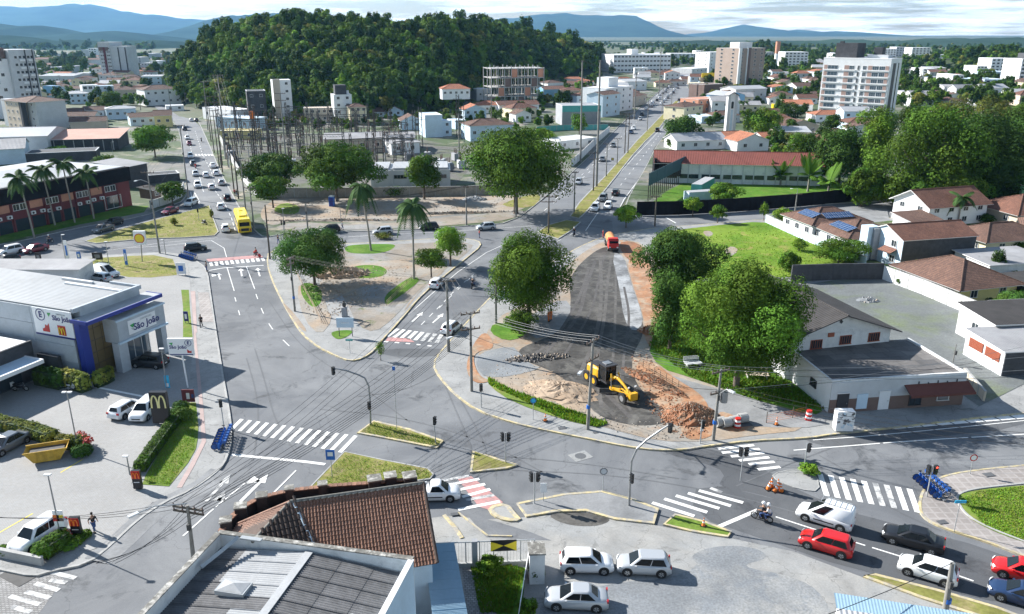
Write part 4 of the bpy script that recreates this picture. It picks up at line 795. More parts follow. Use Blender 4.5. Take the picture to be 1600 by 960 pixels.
for i,(x,y,z)in enumerate(near):
 k=rr.choice([0,1,1,2,3,3,4,5,5,6]);s=rr.uniform(.7,1.25)
 if masters[k]is None:masters[k]=forest_master(k);o=masters[k];o.location=(x,y,z-.5);o.rotation_euler=(0,0,rr.uniform(0,6));o.scale=(s,)*3;continue
 copy_tree(masters[k],(x,y,z-.5),rr.uniform(0,6),scale=s)
for k in range(7):
 if masters[k]is None:masters[k]=forest_master(k);masters[k].location=(-60+10*k,560,hill_z(-60+10*k,560))
def gn_scatter(name,pts,sources,label=None,cat='trees'):
 """ONE object of kind stuff: a far wood, crowns placed by geometry nodes on its points (co, scale, turn, which)"""
 me=bpy.data.meshes.new(name);me.vertices.add(len(pts));me.vertices.foreach_set('co',np.array([p[:3]for p in pts],'f').ravel())
 for an,idx,ty in(('sc',3,'FLOAT'),('rot',4,'FLOAT'),('which',5,'INT')):
  a=me.attributes.new(an,ty,'POINT');a.data.foreach_set('value',np.array([p[idx]for p in pts],'f' if ty=='FLOAT' else 'i'))
 o=linkobj(name,me);tag(o,label,cat,kind='stuff')
 ng=bpy.data.node_groups.new(name,'GeometryNodeTree');ng.interface.new_socket('Geometry',in_out='INPUT',socket_type='NodeSocketGeometry');ng.interface.new_socket('Geometry',in_out='OUTPUT',socket_type='NodeSocketGeometry')
 N=ng.nodes.new;K=ng.links.new;gi=N('NodeGroupInput');go=N('NodeGroupOutput');jn=N('GeometryNodeJoinGeometry')
 def na(n,t):
  a=N('GeometryNodeInputNamedAttribute');a.data_type=t;a.inputs['Name'].default_value=n;return[s for s in a.outputs if s.enabled and s.name=='Attribute'][0]
 sc,ro,wh=na('sc','FLOAT'),na('rot','FLOAT'),na('which','INT')
 cx=N('ShaderNodeCombineXYZ');K(ro,cx.inputs['Z'])
 for i,src in enumerate(sources):
  cmpn=N('FunctionNodeCompare');cmpn.data_type='INT';cmpn.operation='EQUAL'
  ins=[s for s in cmpn.inputs if s.type=='INT'];K(wh,ins[0]);ins[1].default_value=i
  oi=N('GeometryNodeObjectInfo');oi.inputs['Object'].default_value=src;oi.transform_space='ORIGINAL';oi.inputs['As Instance'].default_value=True
  ip=N('GeometryNodeInstanceOnPoints');K(gi.outputs[0],ip.inputs['Points']);K(cmpn.outputs[0],ip.inputs['Selection']);K(oi.outputs['Geometry'],ip.inputs['Instance'])
  K(cx.outputs[0],ip.inputs['Rotation']);K(sc,ip.inputs['Scale']);K(ip.outputs[0],jn.inputs[0])
 K(jn.outputs[0],go.inputs[0]);md=o.modifiers.new('scatter','NODES');md.node_group=ng;return o
crowns=[next(c for c in COL.objects if c.parent==m and c.name.startswith('crown'))for m in masters]
gn_scatter('forest',[(x,y,z-.5,rr.uniform(.7,1.3)*(1+max(0,y-450)/650),rr.uniform(0,6),rr.choice([0,1,1,2,3,3,4,5,5,6]))for x,y,z in rest],crowns)
# ---- far ridges: (distance, skyline table, name)
def ridge(name,dist,tab,rough,width,m='mountain',seed=1,trees=0):
 r=random.Random(seed);k=dist/FPX/CP;xs=[];n=160;x0,x1=tab[0][0],tab[-1][0];rows=[]
 for i in range(n+1):
  px=x0+(x1-x0)*i/n;z=AY(800,interp(tab,px),dist)[2]
  e=(px-x0)/(x1-x0);nz=sum(math.sin(px*f+seed*3+f*50)*a for f,a in((.05,1),(.13,.5),(.31,.3),(.7,.2)))*rough
  rows.append(((px-800)/FPX*(dist*CP+(38-z)*SP),max(z+nz,1)))
 vs=[];J=9
 for j in range(J):
  t=j/(J-1)*2-1
  for x,z in rows:
   f=1-abs(t)**1.25;vs.append((x*(1+.02*t),dist+t*width,-3+(z+3)*f*(1 if abs(t)<.02 else 1+.10*math.sin(x*9/dist*4+j*2)*(1-f))))
 mb=MB();W=n+1
 mb.add(vs,[(j*W+i,j*W+i+1,(j+1)*W+i+1,(j+1)*W+i)for j in range(J-1)for i in range(n)],m,True);return struct(name,mb)
ridge('mountain',10500,[(-700,40),(-300,28),(-60,12),(60,10),(140,7),(165,10),(215,22),(270,27),(330,31),(400,40),(470,45),(560,42),(680,44),(740,34),(790,28),(830,24),(880,22),(960,24),(1000,27),(1015,38),(1045,54),(1078,60),(1110,62),(1160,70),(1250,80)],10,2200,seed=2)
ridge('mountain',12500,[(850,70),(1060,60),(1110,50),(1160,39),(1200,46),(1235,49),(1250,45),(1275,51),(1320,50),(1360,56),(1395,58),(1440,59),(1480,64),(1560,84),(1700,80),(2200,60)],10,2500,seed=3)
ridge('mountain',7000,[(180,70),(250,62),(290,55),(320,40),(345,28),(365,26),(390,24),(430,18),(480,22),(560,30),(700,50),(900,70)],8,1500,seed=4)
ridge('hills',4200,[(-600,30),(-200,34),(0,36),(30,42),(65,41),(95,49),(130,52),(160,49),(220,53),(255,61),(290,66),(330,70),(500,74),(800,78),(1000,78),(1300,75),(1380,78),(1450,83)],4,900,seed=5)
ridge('hills',2400,[(-600,50),(-100,56),(0,57),(50,60),(75,67),(110,64),(150,66),(200,63),(250,65),(300,72),(380,80),(600,92)],3,480,seed=6)
def wood_pts(name,dist,tab,depth,cover,step,srcs,sc,seed,foot_row):
 """a wooded far rise whose skyline is tab; trees by geometry nodes"""
 r=random.Random(seed);pts=[];x0=(tab[0][0]-800)/FPX*dist*CP;x1=(tab[-1][0]-800)/FPX*dist*CP
 n=int((x1-x0)/12);rows=10;vs=[]
 for j in range(rows):
  t=j/(rows-1)
  for i in range(n+1):
   x=x0+(x1-x0)*i/n;top=AY(800,interp(tab,800+x*FPX/(dist*CP)),dist)[2]-8;e=min(1,i/4,(n-i)/4)
   f=math.sin(t*math.pi)**.8 if t<.5 else math.sin(t*math.pi);vs.append((x,dist+(t-.5)*depth*2,-2+max(0,top)*f*e))
 mb=MB();W=n+1;mb.add(vs,[(j*W+i,j*W+i+1,(j+1)*W+i+1,(j+1)*W+i)for j in range(rows-1)for i in range(n)],'forest_floor',True);struct(name,mb)
 k=int((x1-x0)*depth/step**2)
 for _ in range(k):
  u,v=r.random(),r.random()*.58;i=min(n-1,int(u*n));f=u*n-i;j=min(rows-2,int(v*(rows-1)));g_=v*(rows-1)-j
  def q(a,b):return vs[b*W+a]
  P=lerp(lerp(q(i,j),q(i+1,j),f),lerp(q(i,j+1),q(i+1,j+1),f),g_)
  if P[2]<0:continue
  pts.append((P[0],P[1],P[2]-1,sc*r.uniform(.7,1.25),r.uniform(0,6),r.choice(range(len(srcs)))))
 return pts
W1=wood_pts('wooded_rise',900,[(1400,100),(1430,86),(1470,78),(1520,75),(1560,76),(1600,78),(1750,72),(1900,90)],130,1,9,crowns,1.0,1,120)
W2=wood_pts('wooded_rise',1500,[(1060,98),(1090,84),(1130,74),(1160,68),(1195,66),(1230,74),(1290,86),(1340,90),(1390,92),(1420,98)],180,1,12,crowns,1.1,2,120)
rt=random.Random(21);W3=[]
def town_trees(x0,x1,y0,y1,n,sc):
 for _ in range(n):c=G(rt.uniform(x0,x1),rt.uniform(y0,y1));W3 .append((c[0],c[1],-.5,sc*rt.uniform(.5,1.1),rt.uniform(0,6),rt.choice(range(7))))
town_trees(-200,300,86,120,480,1.1);town_trees(1040,1700,80,104,700,1.2);town_trees(1100,1290,104,160,190,.8);town_trees(1400,1650,100,170,380,.9);town_trees(-60,240,112,172,190,.7);town_trees(880,1060,90,112,160,1.1);town_trees(1090,1230,160,210,16,.6);town_trees(840,960,118,168,90,.7);town_trees(640,860,146,206,80,.5);town_trees(1190,1300,180,245,30,.6);town_trees(1180,1280,86,120,120,1.2);town_trees(600,730,140,175,40,.6);town_trees(400,620,172,204,70,.5);town_trees(-300,240,68,80,500,1.5);town_trees(900,1900,68,80,900,1.1)
gn_scatter('far_wood',W1+W2+W3,crowns)
ridge('hills',2700,[(960,84),(1000,69),(1100,63),(1200,66),(1300,62),(1400,64),(1500,59),(1700,61),(2400,62)],2,350,seed=9)
# haze: the closed body of air round everything, the sky outside
def haze_box():
 mb=MB();mb.box((0,6200,248),(27000,15600,504),'haze');return mb
hm=bpy.data.materials.new('haze');hm.use_nodes=True;hm.node_tree.nodes.clear();MATS['haze']=hm
ho=hm.node_tree.nodes.new('ShaderNodeOutputMaterial');hv=hm.node_tree.nodes.new('ShaderNodeVolumePrincipled')
hv.inputs['Color'].default_value=(0.27,0.58,1.0,1);hv.inputs['Density'].default_value=0.000045;hv.inputs['Anisotropy'].default_value=0.3
hm.node_tree.links.new(hv.outputs[0],ho.inputs['Volume'])
if HAZE:haze_box().build('haze',kind='stuff')
# ================================================================ BUILDINGS
WINM={}
def win_mesh(w,h,fm,gm,bars):
 k=(round(w,2),round(h,2),fm,gm,bars)
 if k not in WINM:
  f=MB();t=.07;d=.10
  f.box((0,-d/2,h/2-t/2),(w,d,t),fm);f.box((0,-d/2-.02,-h/2+t/2),(w+.1,d+.06,t),fm)
  for x in(-w/2+t/2,w/2-t/2):f.box((x,-d/2,0),(t,d,h-2*t),fm)
  for i in range(bars):f.box((-w/2+w*(i+1)/(bars+1),-d/2+.015,0),(.05,.05,h-2*t),fm)
  g_=MB();g_.face([(-w/2+t,-.03,-h/2+t),(w/2-t,-.03,-h/2+t),(w/2-t,-.03,h/2-t),(-w/2+t,-.03,h/2-t)],gm)
  WINM[k]=(f.mesh('window'),g_.mesh('pane'))
 return WINM[k]
def window(par,p,rz,w,h,fm='frame_white',gm='glass',bars=1,name='window',label=None):
 a,b=win_mesh(w,h,fm,gm,bars);o=linkobj(name,a,par);o.location=p;o.rotation_euler=(0,0,rz);linkobj('pane',b,o)
 if label:o['label']=label
 return o
def door(par,p,rz,w,h,m='frame_dark',name='door'):
 mb=MB();mb.box((0,-.04,h/2),(w,.08,h),m);mb.box((0,-.06,h+.04),(w+.12,.1,.08),'frame_white');mb.box((w*.35,-.1,h*.48),(.04,.05,.14),'grey_metal')
 o=mb.build(name,par);o.location=p;o.rotation_euler=(0,0,rz);return o
def slab(mb,pts,t,m,mu='frame_dark'):
 q=[V(p)for p in pts];n=(q[1]-q[0]).cross(q[2]-q[0]).normalized()
 if n.z<0:q=q[::-1];n=-n
 lo=[p-n*t for p in q];k=len(q);mb.face(q,m);mb.face(lo[::-1],mu)
 for i in range(k):j=(i+1)%k;mb.face([q[i],lo[i],lo[j],q[j]],mu)
def roof_parts(t,W,D,H,kind,rise,rm,over=.5,wall='white',ridge=True,fascia='frame_white'):
 o=over;x0,x1,y0,y1=-o,W+o,-o,D+o;hh=H
 if kind=='flat':
  mb=MB();mb.box((W/2,D/2,H-.25),(W-.36,D-.36,.1),rm);mb.build('roof',t)
  mb=MB()
  for c,d in(((W/2,.1,H),(W+.1,.3,.12)),((W/2,D-.1,H),(W+.1,.3,.12)),((.1,D/2,H),(.3,D-.5,.12)),((W-.1,D/2,H),(.3,D-.5,.12))):mb.box(c,d,fascia)
  mb.build('parapet',t);return
 if kind=='shed':
  mb=MB();slab(mb,[(x0,y0,hh),(x1,y0,hh),(x1,y1,hh+rise),(x0,y1,hh+rise)],.12,rm,fascia);mb.build('roof',t)
  g_=MB();g_.face([(0,0,H-.1),(0,D,H-.1),(0,D,H+rise-.12)],wall);g_.face([(W,0,H-.1),(W,D,H+rise-.12),(W,D,H-.1)],wall);g_.face([(W,D,H-.1),(0,D,H-.1),(0,D,H+rise-.12),(W,D,H+rise-.12)],wall);g_.build('gable',t);return
 ov=o*rise/max(.1,(D/2 if kind!='gable_y' else W/2))
 if kind=='gable_x':
  for a,b in((y0,D/2),(y1,D/2)):
   mb=MB();slab(mb,[(x0,a,hh-ov),(x1,a,hh-ov),(x1,b,hh+rise),(x0,b,hh+rise)],.12,rm,fascia);mb.build('roof',t)
  g_=MB();g_.face([(0,0,H-.05),(0,D,H-.05),(0,D/2,H+rise-.13)],wall);g_.build('gable',t);g_=MB();g_.face([(W,0,H-.05),(W,D/2,H+rise-.13),(W,D,H-.05)],wall);g_.build('gable',t)
  if ridge:mb=MB();mb.tube((x0,D/2,hh+rise),(x1,D/2,hh+rise),.12,.12,rm,6);mb.build('ridge',t)
 elif kind=='gable_y':
  for a,b in((x0,W/2),(x1,W/2)):
   mb=MB();slab(mb,[(a,y0,hh-ov),(a,y1,hh-ov),(b,y1,hh+rise),(b,y0,hh+rise)],.12,rm,fascia);mb.build('roof',t)
  g_=MB();g_.face([(0,0,H-.05),(W,0,H-.05),(W/2,0,H+rise-.13)],wall);g_.build('gable',t);g_=MB();g_.face([(0,D,H-.05),(W/2,D,H+rise-.13),(W,D,H-.05)],wall);g_.build('gable',t)
  if ridge:mb=MB();mb.tube((W/2,y0,hh+rise),(W/2,y1,hh+rise),.12,.12,rm,6);mb.build('ridge',t)
 elif kind=='hip':
  s=min(W,D)/2
  if W>=D:a,b=(s,D/2,hh+rise),(W-s,D/2,hh+rise)
  else:a,b=(W/2,s,hh+rise),(W/2,D-s,hh+rise)
  c=[(x0,y0,hh-ov),(x1,y0,hh-ov),(x1,y1,hh-ov),(x0,y1,hh-ov)]
  fs=[[c[0],c[1],b,a],[c[1],c[2],b],[c[2],c[3],a,b],[c[3],c[0],a]]if W>=D else[[c[0],c[1],a],[c[1],c[2],b,a],[c[2],c[3],b],[c[3],c[0],a,b]]
  for f in fs:mb=MB();slab(mb,f,.12,rm,fascia);mb.build('roof',t)
  if ridge:
   mb=MB();mb.tube(a,b,.12,.12,rm,6)
   for q,e in((c[0],a),(c[3],a if W>=D else b),(c[1],b if W>=D else a),(c[2],b)):mb.tube(q,e,.12,.12,rm,6)
   mb.build('ridge',t)
def facade(t,W,D,H,storeys,nf,nl,nr,ww=1.3,wh=1.2,fm='frame_white',gm='glass',bars=1,z0=0,skip=()):
 sh=(H-z0)/storeys
 for s in range(storeys):
  z=z0+sh*(s+.55)
  for side,n in(('f',nf),('l',nl),('r',nr)):
   for i in range(n):
    if(side,s,i)in skip:continue
    if side=='f':p,a=(W*(i+.5)/n,0,z),0
    elif side=='l':p,a=(0,D*(i+.5)/n,z),-math.pi/2
    else:p,a=(W,D*(i+.5)/n,z),math.pi/2
    hh=min(wh,sh*.5);window(t,p,a,min(ww,(W if side=='f' else D)/n*.7),hh,fm,gm,bars)
def frame(t,pxL,baseL,pxR,baseR,topL):
 A=V(G(pxL,baseL));B=V(G(pxR,baseR));d=B-A;W=d.length;rz=math.atan2(d.y,d.x);H=AY(pxL,topL,A.y)[2]
 return A,W,rz,H
def bld(label,pxL,pxR,top,bL,bR,D,roof='flat',rise=1.5,wall='white',rm='roof_grey',st=1,nf=2,nl=0,nr=0,cat='house',name='house',group=None,over=.4,H=None,z=0,gm='glass',ww=1.3,wh=1.2,fascia='frame_white',doors=0,ridge=True,world=None):
 A,W,rz,h=frame(None,pxL,bL,pxR,bR,top)
 if H:h=H
 h=max(h-z,2.2)
 t=thing(name,label,cat,(A.x,A.y,z if z else.1),rz,group)
 mb=MB();mb.box((W/2,D/2,h/2-.5),(W,D,h+1-.1),wall);mb.build('wall',t)
 roof_parts(t,W,D,h,roof,rise,rm,over if roof!='flat' else 0,wall,ridge,fascia)
 facade(t,W,D,h,st,nf,nl,nr,ww,wh,gm=gm)
 for i in range(doors):door(t,(W*(i+.5)/doors+.8,0,0),0,1.0,2.1)
 return t,W,D,h
def wall_thing(name,label,px,h,thick,m,cat='wall',panels=2.5,cap='concrete',parts='panel'):
 pts=[V(G(*p,.1))for p in px];t=thing(name,label,cat,tuple(pts[0]));k=0
 for a,b in zip(pts,pts[1:]):
  d=b-a;L_=d.length;rz=math.atan2(d.y,d.x);n=max(1,int(L_/panels))if panels else 1
  me=MB();me.box((L_/n/2,0,h/2),(L_/n-.04,thick,h),m);me.box((L_/n/2,0,h+.03),(L_/n-.02,thick+.06,.06),cap);me=me.mesh(parts)
  po=MB();po.box((0,0,h/2),(.16,thick+.08,h+.05),cap or m);po=po.mesh('post')
  for i in range(n):
   p=a.lerp(b,i/n)-pts[0];o=linkobj(parts,me,t);o.location=p;o.rotation_euler=(0,0,rz)
   if panels:q=linkobj('post',po,t);q.location=p;q.rotation_euler=(0,0,rz)
 return t
# ---------------------------------------------------------------- left town
bld('white two-storey house with pale flat roof and blue windows among the left houses',101,138,147,163,162,9,'hip',1.2,'lightblue','roof_light',2,4,0,2)
bld('small white gabled house behind the white two-storey house on the left',113,131,126,138,138,14,'gable_y',1.8,'cream','roof_tile_brown',2,2,0,2)
bld('white modern house with dark openings on the left',131,156,134,152,151,9,'flat',0,'white','roof_grey',2,3,0,2,ww=2.4,wh=1.8)
bld('narrow blue box house on the left',83,97,135,152,151,8,'flat',0,'blue_wall','roof_grey',2,0,0,0)
bld('long grey warehouse wall behind the left houses',64,117,119,133,133,30,'gable_x',1.2,'grey_light','roof_light',1,5,0,0)
bld('long brown-roofed row house with white walls on the left',79,133,178,193,191,8,'gable_x',1.6,'lightblue','roof_tile_brown',1,5,0,1)
bld('lower brown-roofed long house in front of the brown-roofed row',95,150,182,197,196,8,'gable_x',1.4,'white_dirty','roof_tile_brown',1,4,0,1)
bld('white house with brown roof right of the brown-roofed row',132,164,173,187,186,8,'gable_x',1.4,'white','roof_tile_brown',1,3,0,1)
bld('brown-roofed shed just behind the long pink roof',111,167,191,204,202,8,'gable_x',1.5,'beige','roof_tile_brown',1,0,0,0)
bld('long pale house with whitish hip roof behind the wide light green tree',168,214,171,188,186,9,'hip',1,'lightblue','roof_light',1,4,0,2)
bld('greenish house with brown roof behind the wide light green tree',205,243,184,198,196,9,'gable_x',1.4,'lightblue','roof_tile_brown',1,3,0,1)
bld('yellow brown-roofed house beside the left street',243,270,181,200,199,9,'gable_x',1.8,'yellow_wall','roof_tile_brown',1,2,0,2)
bld('wide brown hip-roofed house behind the left houses',181,216,141,155,154,12,'hip',1.8,'beige','roof_tile_brown',1,3,0,1)
bld('grey-blue two-storey house in the left town',152,180,135,152,151,8,'flat',0,'lightblue','roof_grey',2,3,0,1)
bld('large white two-storey house with dark ground floor at the foot of the wooded hill',229,284,141,166,163,14,'hip',2,'white','roof_tile_brown',2,5,0,3)
bld('small orange shop front left of the large white house by the hill',221,232,134,146,145,6,'flat',0,'salmon','roof_grey',1,0,0,0)
bld('low house with orange roof in the left town',207,226,112,122,121,12,'gable_x',1,'cream','roof_orange',1,2,0,0)
bld('pale office block under the far left hills',222,246,99,113,113,15,'flat',0,'grey_light','roof_light',3,5,0,2)
bld('small white shed with red awning by the left street',260,288,166,174,173,7,'flat',0,'white','roof_light',1,2,0,0)
for i,(a,b,t_,c,lb)in enumerate([(90,118,84,90,'pale far factory left of the grey tower'),(128,152,78,88,'far white factory with tall block'),(206,240,84,91,'far white factory hall right of the grey tower'),(238,272,84,90,'farthest long white factory hall at the hill foot'),(30,60,88,95,'far pale building behind the left tower')]):
 bld(lb,a,b,t_,c,c,30,'flat',0,'grey_light','roof_light',1,0,0,0,cat='factory',name='factory')
bld('brown gabled shed squeezed behind the grey housing block',62,79,175,195,194,8,'gable_y',1.2,'brown_wall','roof_light',1,1,0,0)
bld('dark-walled garage at the left edge of the brown roofs',40,62,172,190,189,8,'flat',0,'grey_wall','roof_grey',1,2,0,0)
# big sheds at left
t,W,D,h=bld('long open shed with pink metal roof on the left',79,186,219,238,235,16,'shed',1.6,'dark_wall','roof_pink',1,0,0,0,cat='shed',name='shed',fascia='frame_white',over=.8)  # dark wall colour stands in for the shaded open interior
for i in range(7):mb=MB();mb.box((W*(i+.5)/7,-.15,h/2-.2),(.25,.25,h-.5),'concrete');mb.build('column',t)
bld('pale low-pitched hall at the left edge behind the maroon building',-60,78,216,244,240,22,'gable_x',1.8,'grey_light','roof_light',1,0,0,0,cat='shed',name='warehouse')
bld('grey vaulted-roof warehouse at the left edge',-60,42,237,262,256,17,'gable_x',2.2,'lightblue','roof_grey',1,0,0,2,cat='shed',name='warehouse')
bld('low white-parapeted hall with dark front left of the crossing',42,152,241,256,251,9,'flat',0,'dark_wall','roof_grey',1,0,0,0,cat='shed',name='warehouse')
bld('dark corrugated lean-to beside the maroon building',200,234,262,296,288,10,'shed',.8,'dark_wall','roof_grey',1,0,0,0,cat='shed',name='shed')
bld('dark container-like shed in the yard left of the left street',234,282,276,288,284,5,'flat',0,'dark_wall','roof_grey',1,0,0,0,cat='shed',name='shed')
bld('small brick store in the yard behind the small round tree',240,252,300,312,309,4,'shed',.5,'brown_wall','roof_dark',1,1,0,0,cat='shed',name='shed')
wall_thing('boundary_wall','white wall curving round the yard left of the left street',[(236,327),(262,319),(284,308),(288,296)],1.9,.2,'white_dirty')
# maroon commercial building
A=V(G(-60,384));B=V(G(207,322));d=B-A;W=d.length;rz=math.atan2(d.y,d.x);t=thing('commercial_building','long maroon two-storey building with black parapet band behind the palms','building',tuple(A),rz)
H=AY(207,262,B.y)[2];D=26
mb=MB();mb.box((W/2,D/2,(H-3)/2),(W,D,H-3),'maroon');mb.build('wall',t)
mb=MB();mb.box((W/2,D/2,H-1.4),(W+.8,D+.8,3.1),'black_net');mb.build('parapet_band',t)
mb=MB();mb.box((W/2,D/2+.2,H+.22),(W-.6,D-.6,.12),'roof_light');slab(mb,[(0,1,H+.3),(W*.75,1,H+.3),(W*.75,D/2,H+1.5),(0,D/2,H+1.5)],.1,'roof_light');slab(mb,[(0,D-1,H+.3),(W*.75,D-1,H+.3),(W*.75,D/2,H+1.5),(0,D/2,H+1.5)],.1,'roof_light');mb.build('roof',t)
bays=11
for i in range(bays):
 x=W*(i+.5)/bays;bw=W/bays
 if i<bays-1:
  mb=MB();mb.box((x,-.06,H-3.9),(bw*.82,.12,1.5),'salmon' if i%2==0 else 'glass_blue');mb.build('infill_panel',t)
  if i%2:window(t,(x-bw*.2,-.12,H-3.9),0,bw*.4,1.3);window(t,(x+bw*.2,-.12,H-3.9),0,bw*.4,1.3)
  mb=MB();mb.box((x,-.05,1.4),(bw*.8,.1,2.4),'glass');mb.build('shopfront',t)
  for q in(-.3,.3):
   if(i*7+int(q*10))%3:mb=MB();mb.box((x+bw*q,-.3,3.1+.25*((i+1)%2)),(.9,.5,.65),'white');mb.disc((x+bw*q-.1,-.556,3.1+.25*((i+1)%2)),(0,-1,0),.24,'frame_dark');mb.build('air_conditioner',t)
 mb=MB();mb.box((W*i/bays+.2,-.1,(H-3)/2),(.35,.2,H-3.02),'maroon');mb.build('pilaster',t)
window(t,(W*(bays-1.4)/bays,-.08,1.9),0,4.5,2.8,'frame_white','glass',1)
# ---------------------------------------------------------------- between the streets, behind the substation
bld('dark three-storey building with white ground floors at the street behind the substation',390,419,143,192,191,10,'flat',0,'dark_wall','roof_grey',3,2,0,2,cat='building',name='apartment_building')
t,W,D,h=bld('slim beige and white six-storey building at the foot of the hill',431,459,126,186,185,9,'flat',0,'white','roof_grey',5,2,1,2,cat='building',name='apartment_building')
mb=MB();mb.box((W*.2,-.1,h/2),(W*.38,.2,h+.8),'beige');mb.build('beige_panel',t)
bld('low pale row with flat roof behind the substation',476,522,170,192,191,9,'flat',0,'beige','roof_light',2,5,0,0)
t,W,D,h=bld('white four-storey building with dark box on its roof',524,552,149,193,192,9,'flat',0,'white','roof_grey',4,2,1,1,cat='building',name='apartment_building')
mb=MB();mb.box((W*.45,D/2,h+2),(W*.62,D*.6,4),'dark_wall');mb.build('roof_box',t);mb=MB();mb.tube((W*.85,D*.6,h),(W*.85,D*.6,h+1.4),.9,.9,'white',12);mb.build('water_tank',t)
bld('cream three-storey house with brown hip roof right of the white four-storey building',548,574,168,196,195,9,'hip',1.3,'cream','roof_tile_brown',3,3,0,0)
bld('small white house under the dark trees, left one',583,600,175,183,183,8,'gable_x',1.5,'lightblue','roof_tile_brown',1,2,0,0)
bld('small white house under the dark trees, right one',606,628,173,182,182,8,'gable_y',1.8,'lightblue','roof_tile_brown',1,2,0,0)
bld('brown-roofed house left of the blue-white block',628,660,189,204,203,10,'gable_y',2,'lightblue','roof_tile_brown',1,2,0,0)
bld('tall blue-white windowless block behind the substation yard',665,692,181,216,215,12,'flat',0,'lightblue','roof_grey',2,0,0,1)
bld('lower blue-white annex with dark window',692,706,190,214,213,10,'flat',0,'lightblue','roof_grey',2,1,0,1)
t,W,D,h=bld('orange-roofed white villa on the grassy slope of the hill',692,735,139,177,176,10,'hip',2.0,'white','roof_orange',1,5,0,2,z=7.5)
bld('white house with orange roof at the foot of the slope path',726,760,172,192,191,10,'gable_y',2,'lightblue','roof_orange',2,3,0,2)
bld('wide pale house with brown hip roof near the huge light green tree',735,802,197,222,219,12,'hip',1.8,'lightblue','roof_tile_brown',1,5,0,2)
bld('brown and orange roofed house left of the concrete frame',748,784,165,178,177,10,'hip',1.8,'white','roof_orange',1,4,0,1)
bld('long orange-roofed row house in front of the concrete frame',780,842,165,178,176,10,'gable_x',1.8,'white','roof_tile',1,6,0,1)
bld('house with dull red hip roof beside the back lane',800,838,170,186,184,10,'hip',2,'cream','roof_tile',1,3,0,1)
bld('small brown-roofed white house beside the back lane',806,830,179,192,191,8,'gable_y',1.6,'white','roof_tile_brown',1,2,0,1)
bld('white flat-topped shed right of the orange-roofed villa',745,768,140,158,157,12,'flat',0,'grey_light','roof_light',1,2,0,0)
bld('narrow pale house between the two orange roofs',712,728,189,203,202,8,'flat',0,'lightblue','roof_light',1,1,0,0)
bld('blue-white low house right of the concrete frame',850,884,140,158,157,12,'gable_x',1.5,'blue_wall','roof_tile',1,3,0,0)
bld('dark-roofed house under the trees by the back lane',856,880,130,146,145,12,'hip',1.5,'white','roof_tile_brown',1,2,0,0)
t,W,D,h=bld('turquoise and grey slatted building beside the avenue',878,938,166,197,196,14,'flat',0,'grey_wall','roof_light',1,0,0,0,cat='building',name='commercial_building')
mb=MB();mb.box((W/2,-.08,h-1.3),(W+.02,.16,2.6),'teal');mb.build('sign_band',t)
for i in range(24):mb=MB();mb.box((W*(i+.5)/24,-.1,(h-2.8)/2),(.12,.12,h-3),'grey_metal');mb.build('slat',t)
wall_thing('site_hoarding','low teal hoarding at the foot of the turquoise building',[(838,207),(880,204),(950,203)],2.2,.1,'teal','hoarding',3)
bld('low pale warehouse beside the avenue with flat grey roof',872,930,222,236,229,10,'flat',0,'white_dirty','roof_light',1,3,0,0,cat='warehouse',name='warehouse')
wall_thing('boundary_wall','long white wall along the left side of the avenue',[(893,262),(910,247),(935,222),(952,207)],2.4,.2,'white','wall',4)
bld('three-storey blue-white house with brown roof by the avenue',941,968,149,184,180,9,'gable_x',1.2,'lightblue','roof_tile_brown',3,2,0,2)
t,W,D,h=bld('tall white building with stair tower along the avenue',946,988,139,178,172,14,'flat',0,'white','roof_light',4,4,0,3,cat='building',name='apartment_building')
mb=MB();mb.box((W*.55,D*.6,h+2.3),(W*.35,D*.5,4.6),'white');mb.build('stair_tower',t)
bld('orange-roofed house behind the turquoise building',901,934,150,166,165,10,'hip',1.4,'lightblue','roof_tile',1,3,0,0)
bld('white-roofed hall behind the tall white building',978,1010,128,142,141,24,'gable_x',1.2,'white','roof_light',1,3,0,0,cat='warehouse',name='warehouse')
bld('brown-roofed shop row at the left side of the avenue',988,1010,152,168,163,12,'hip',1.4,'beige','roof_tile_brown',1,3,0,2)
t,W,D,h=bld('long white four-storey hospital-like block right of the hill',958,1047,86,114,113,40,'flat',0,'white','roof_light',4,16,0,3,cat='building',name='office_building',ww=3,wh=1.6)
mb=MB();mb.box((W*.42,D*.4,h+2.5),(W*.12,D*.3,5),'white');mb.build('stair_tower',t)
bld('farther white block right of the long white block',1046,1084,84,100,100,30,'flat',0,'white','roof_light',3,6,0,1,cat='building',name='office_building',ww=3)
# concrete frame under construction
A,W,rz,h=frame(None,768,166,850,164,108)
t=thing('construction_frame','unfinished concrete frame building at the foot of the hill','construction site',tuple(A),rz);D=18;ns=4
for s in range(ns+1):z=h*(s+.0)/ns;mb=MB();mb.box((W/2,D/2,max(.15,z)),(W,D,.35),'concrete');mb.build('floor_slab',t)
for i in range(9):
 for j in range(3):mb=MB();mb.box((W*(i+.02)/8.04 if i<8 else W-.2,D*j/2*.98+.2,h/2+(.8 if i%2 else.3)),(.4,.4,h+(1.6 if i%2 else.6)),'concrete');mb.build('column',t)
for s in range(ns):
 for i in range(8):
  if(i*5+s*3)%4==0:mb=MB();mb.box((W*(i+.5)/8,.6,h*(s+.5)/ns),(W/9,.2,h/ns-.5),'salmon' if i%2 else 'brown_wall');mb.build('brick_infill',t)
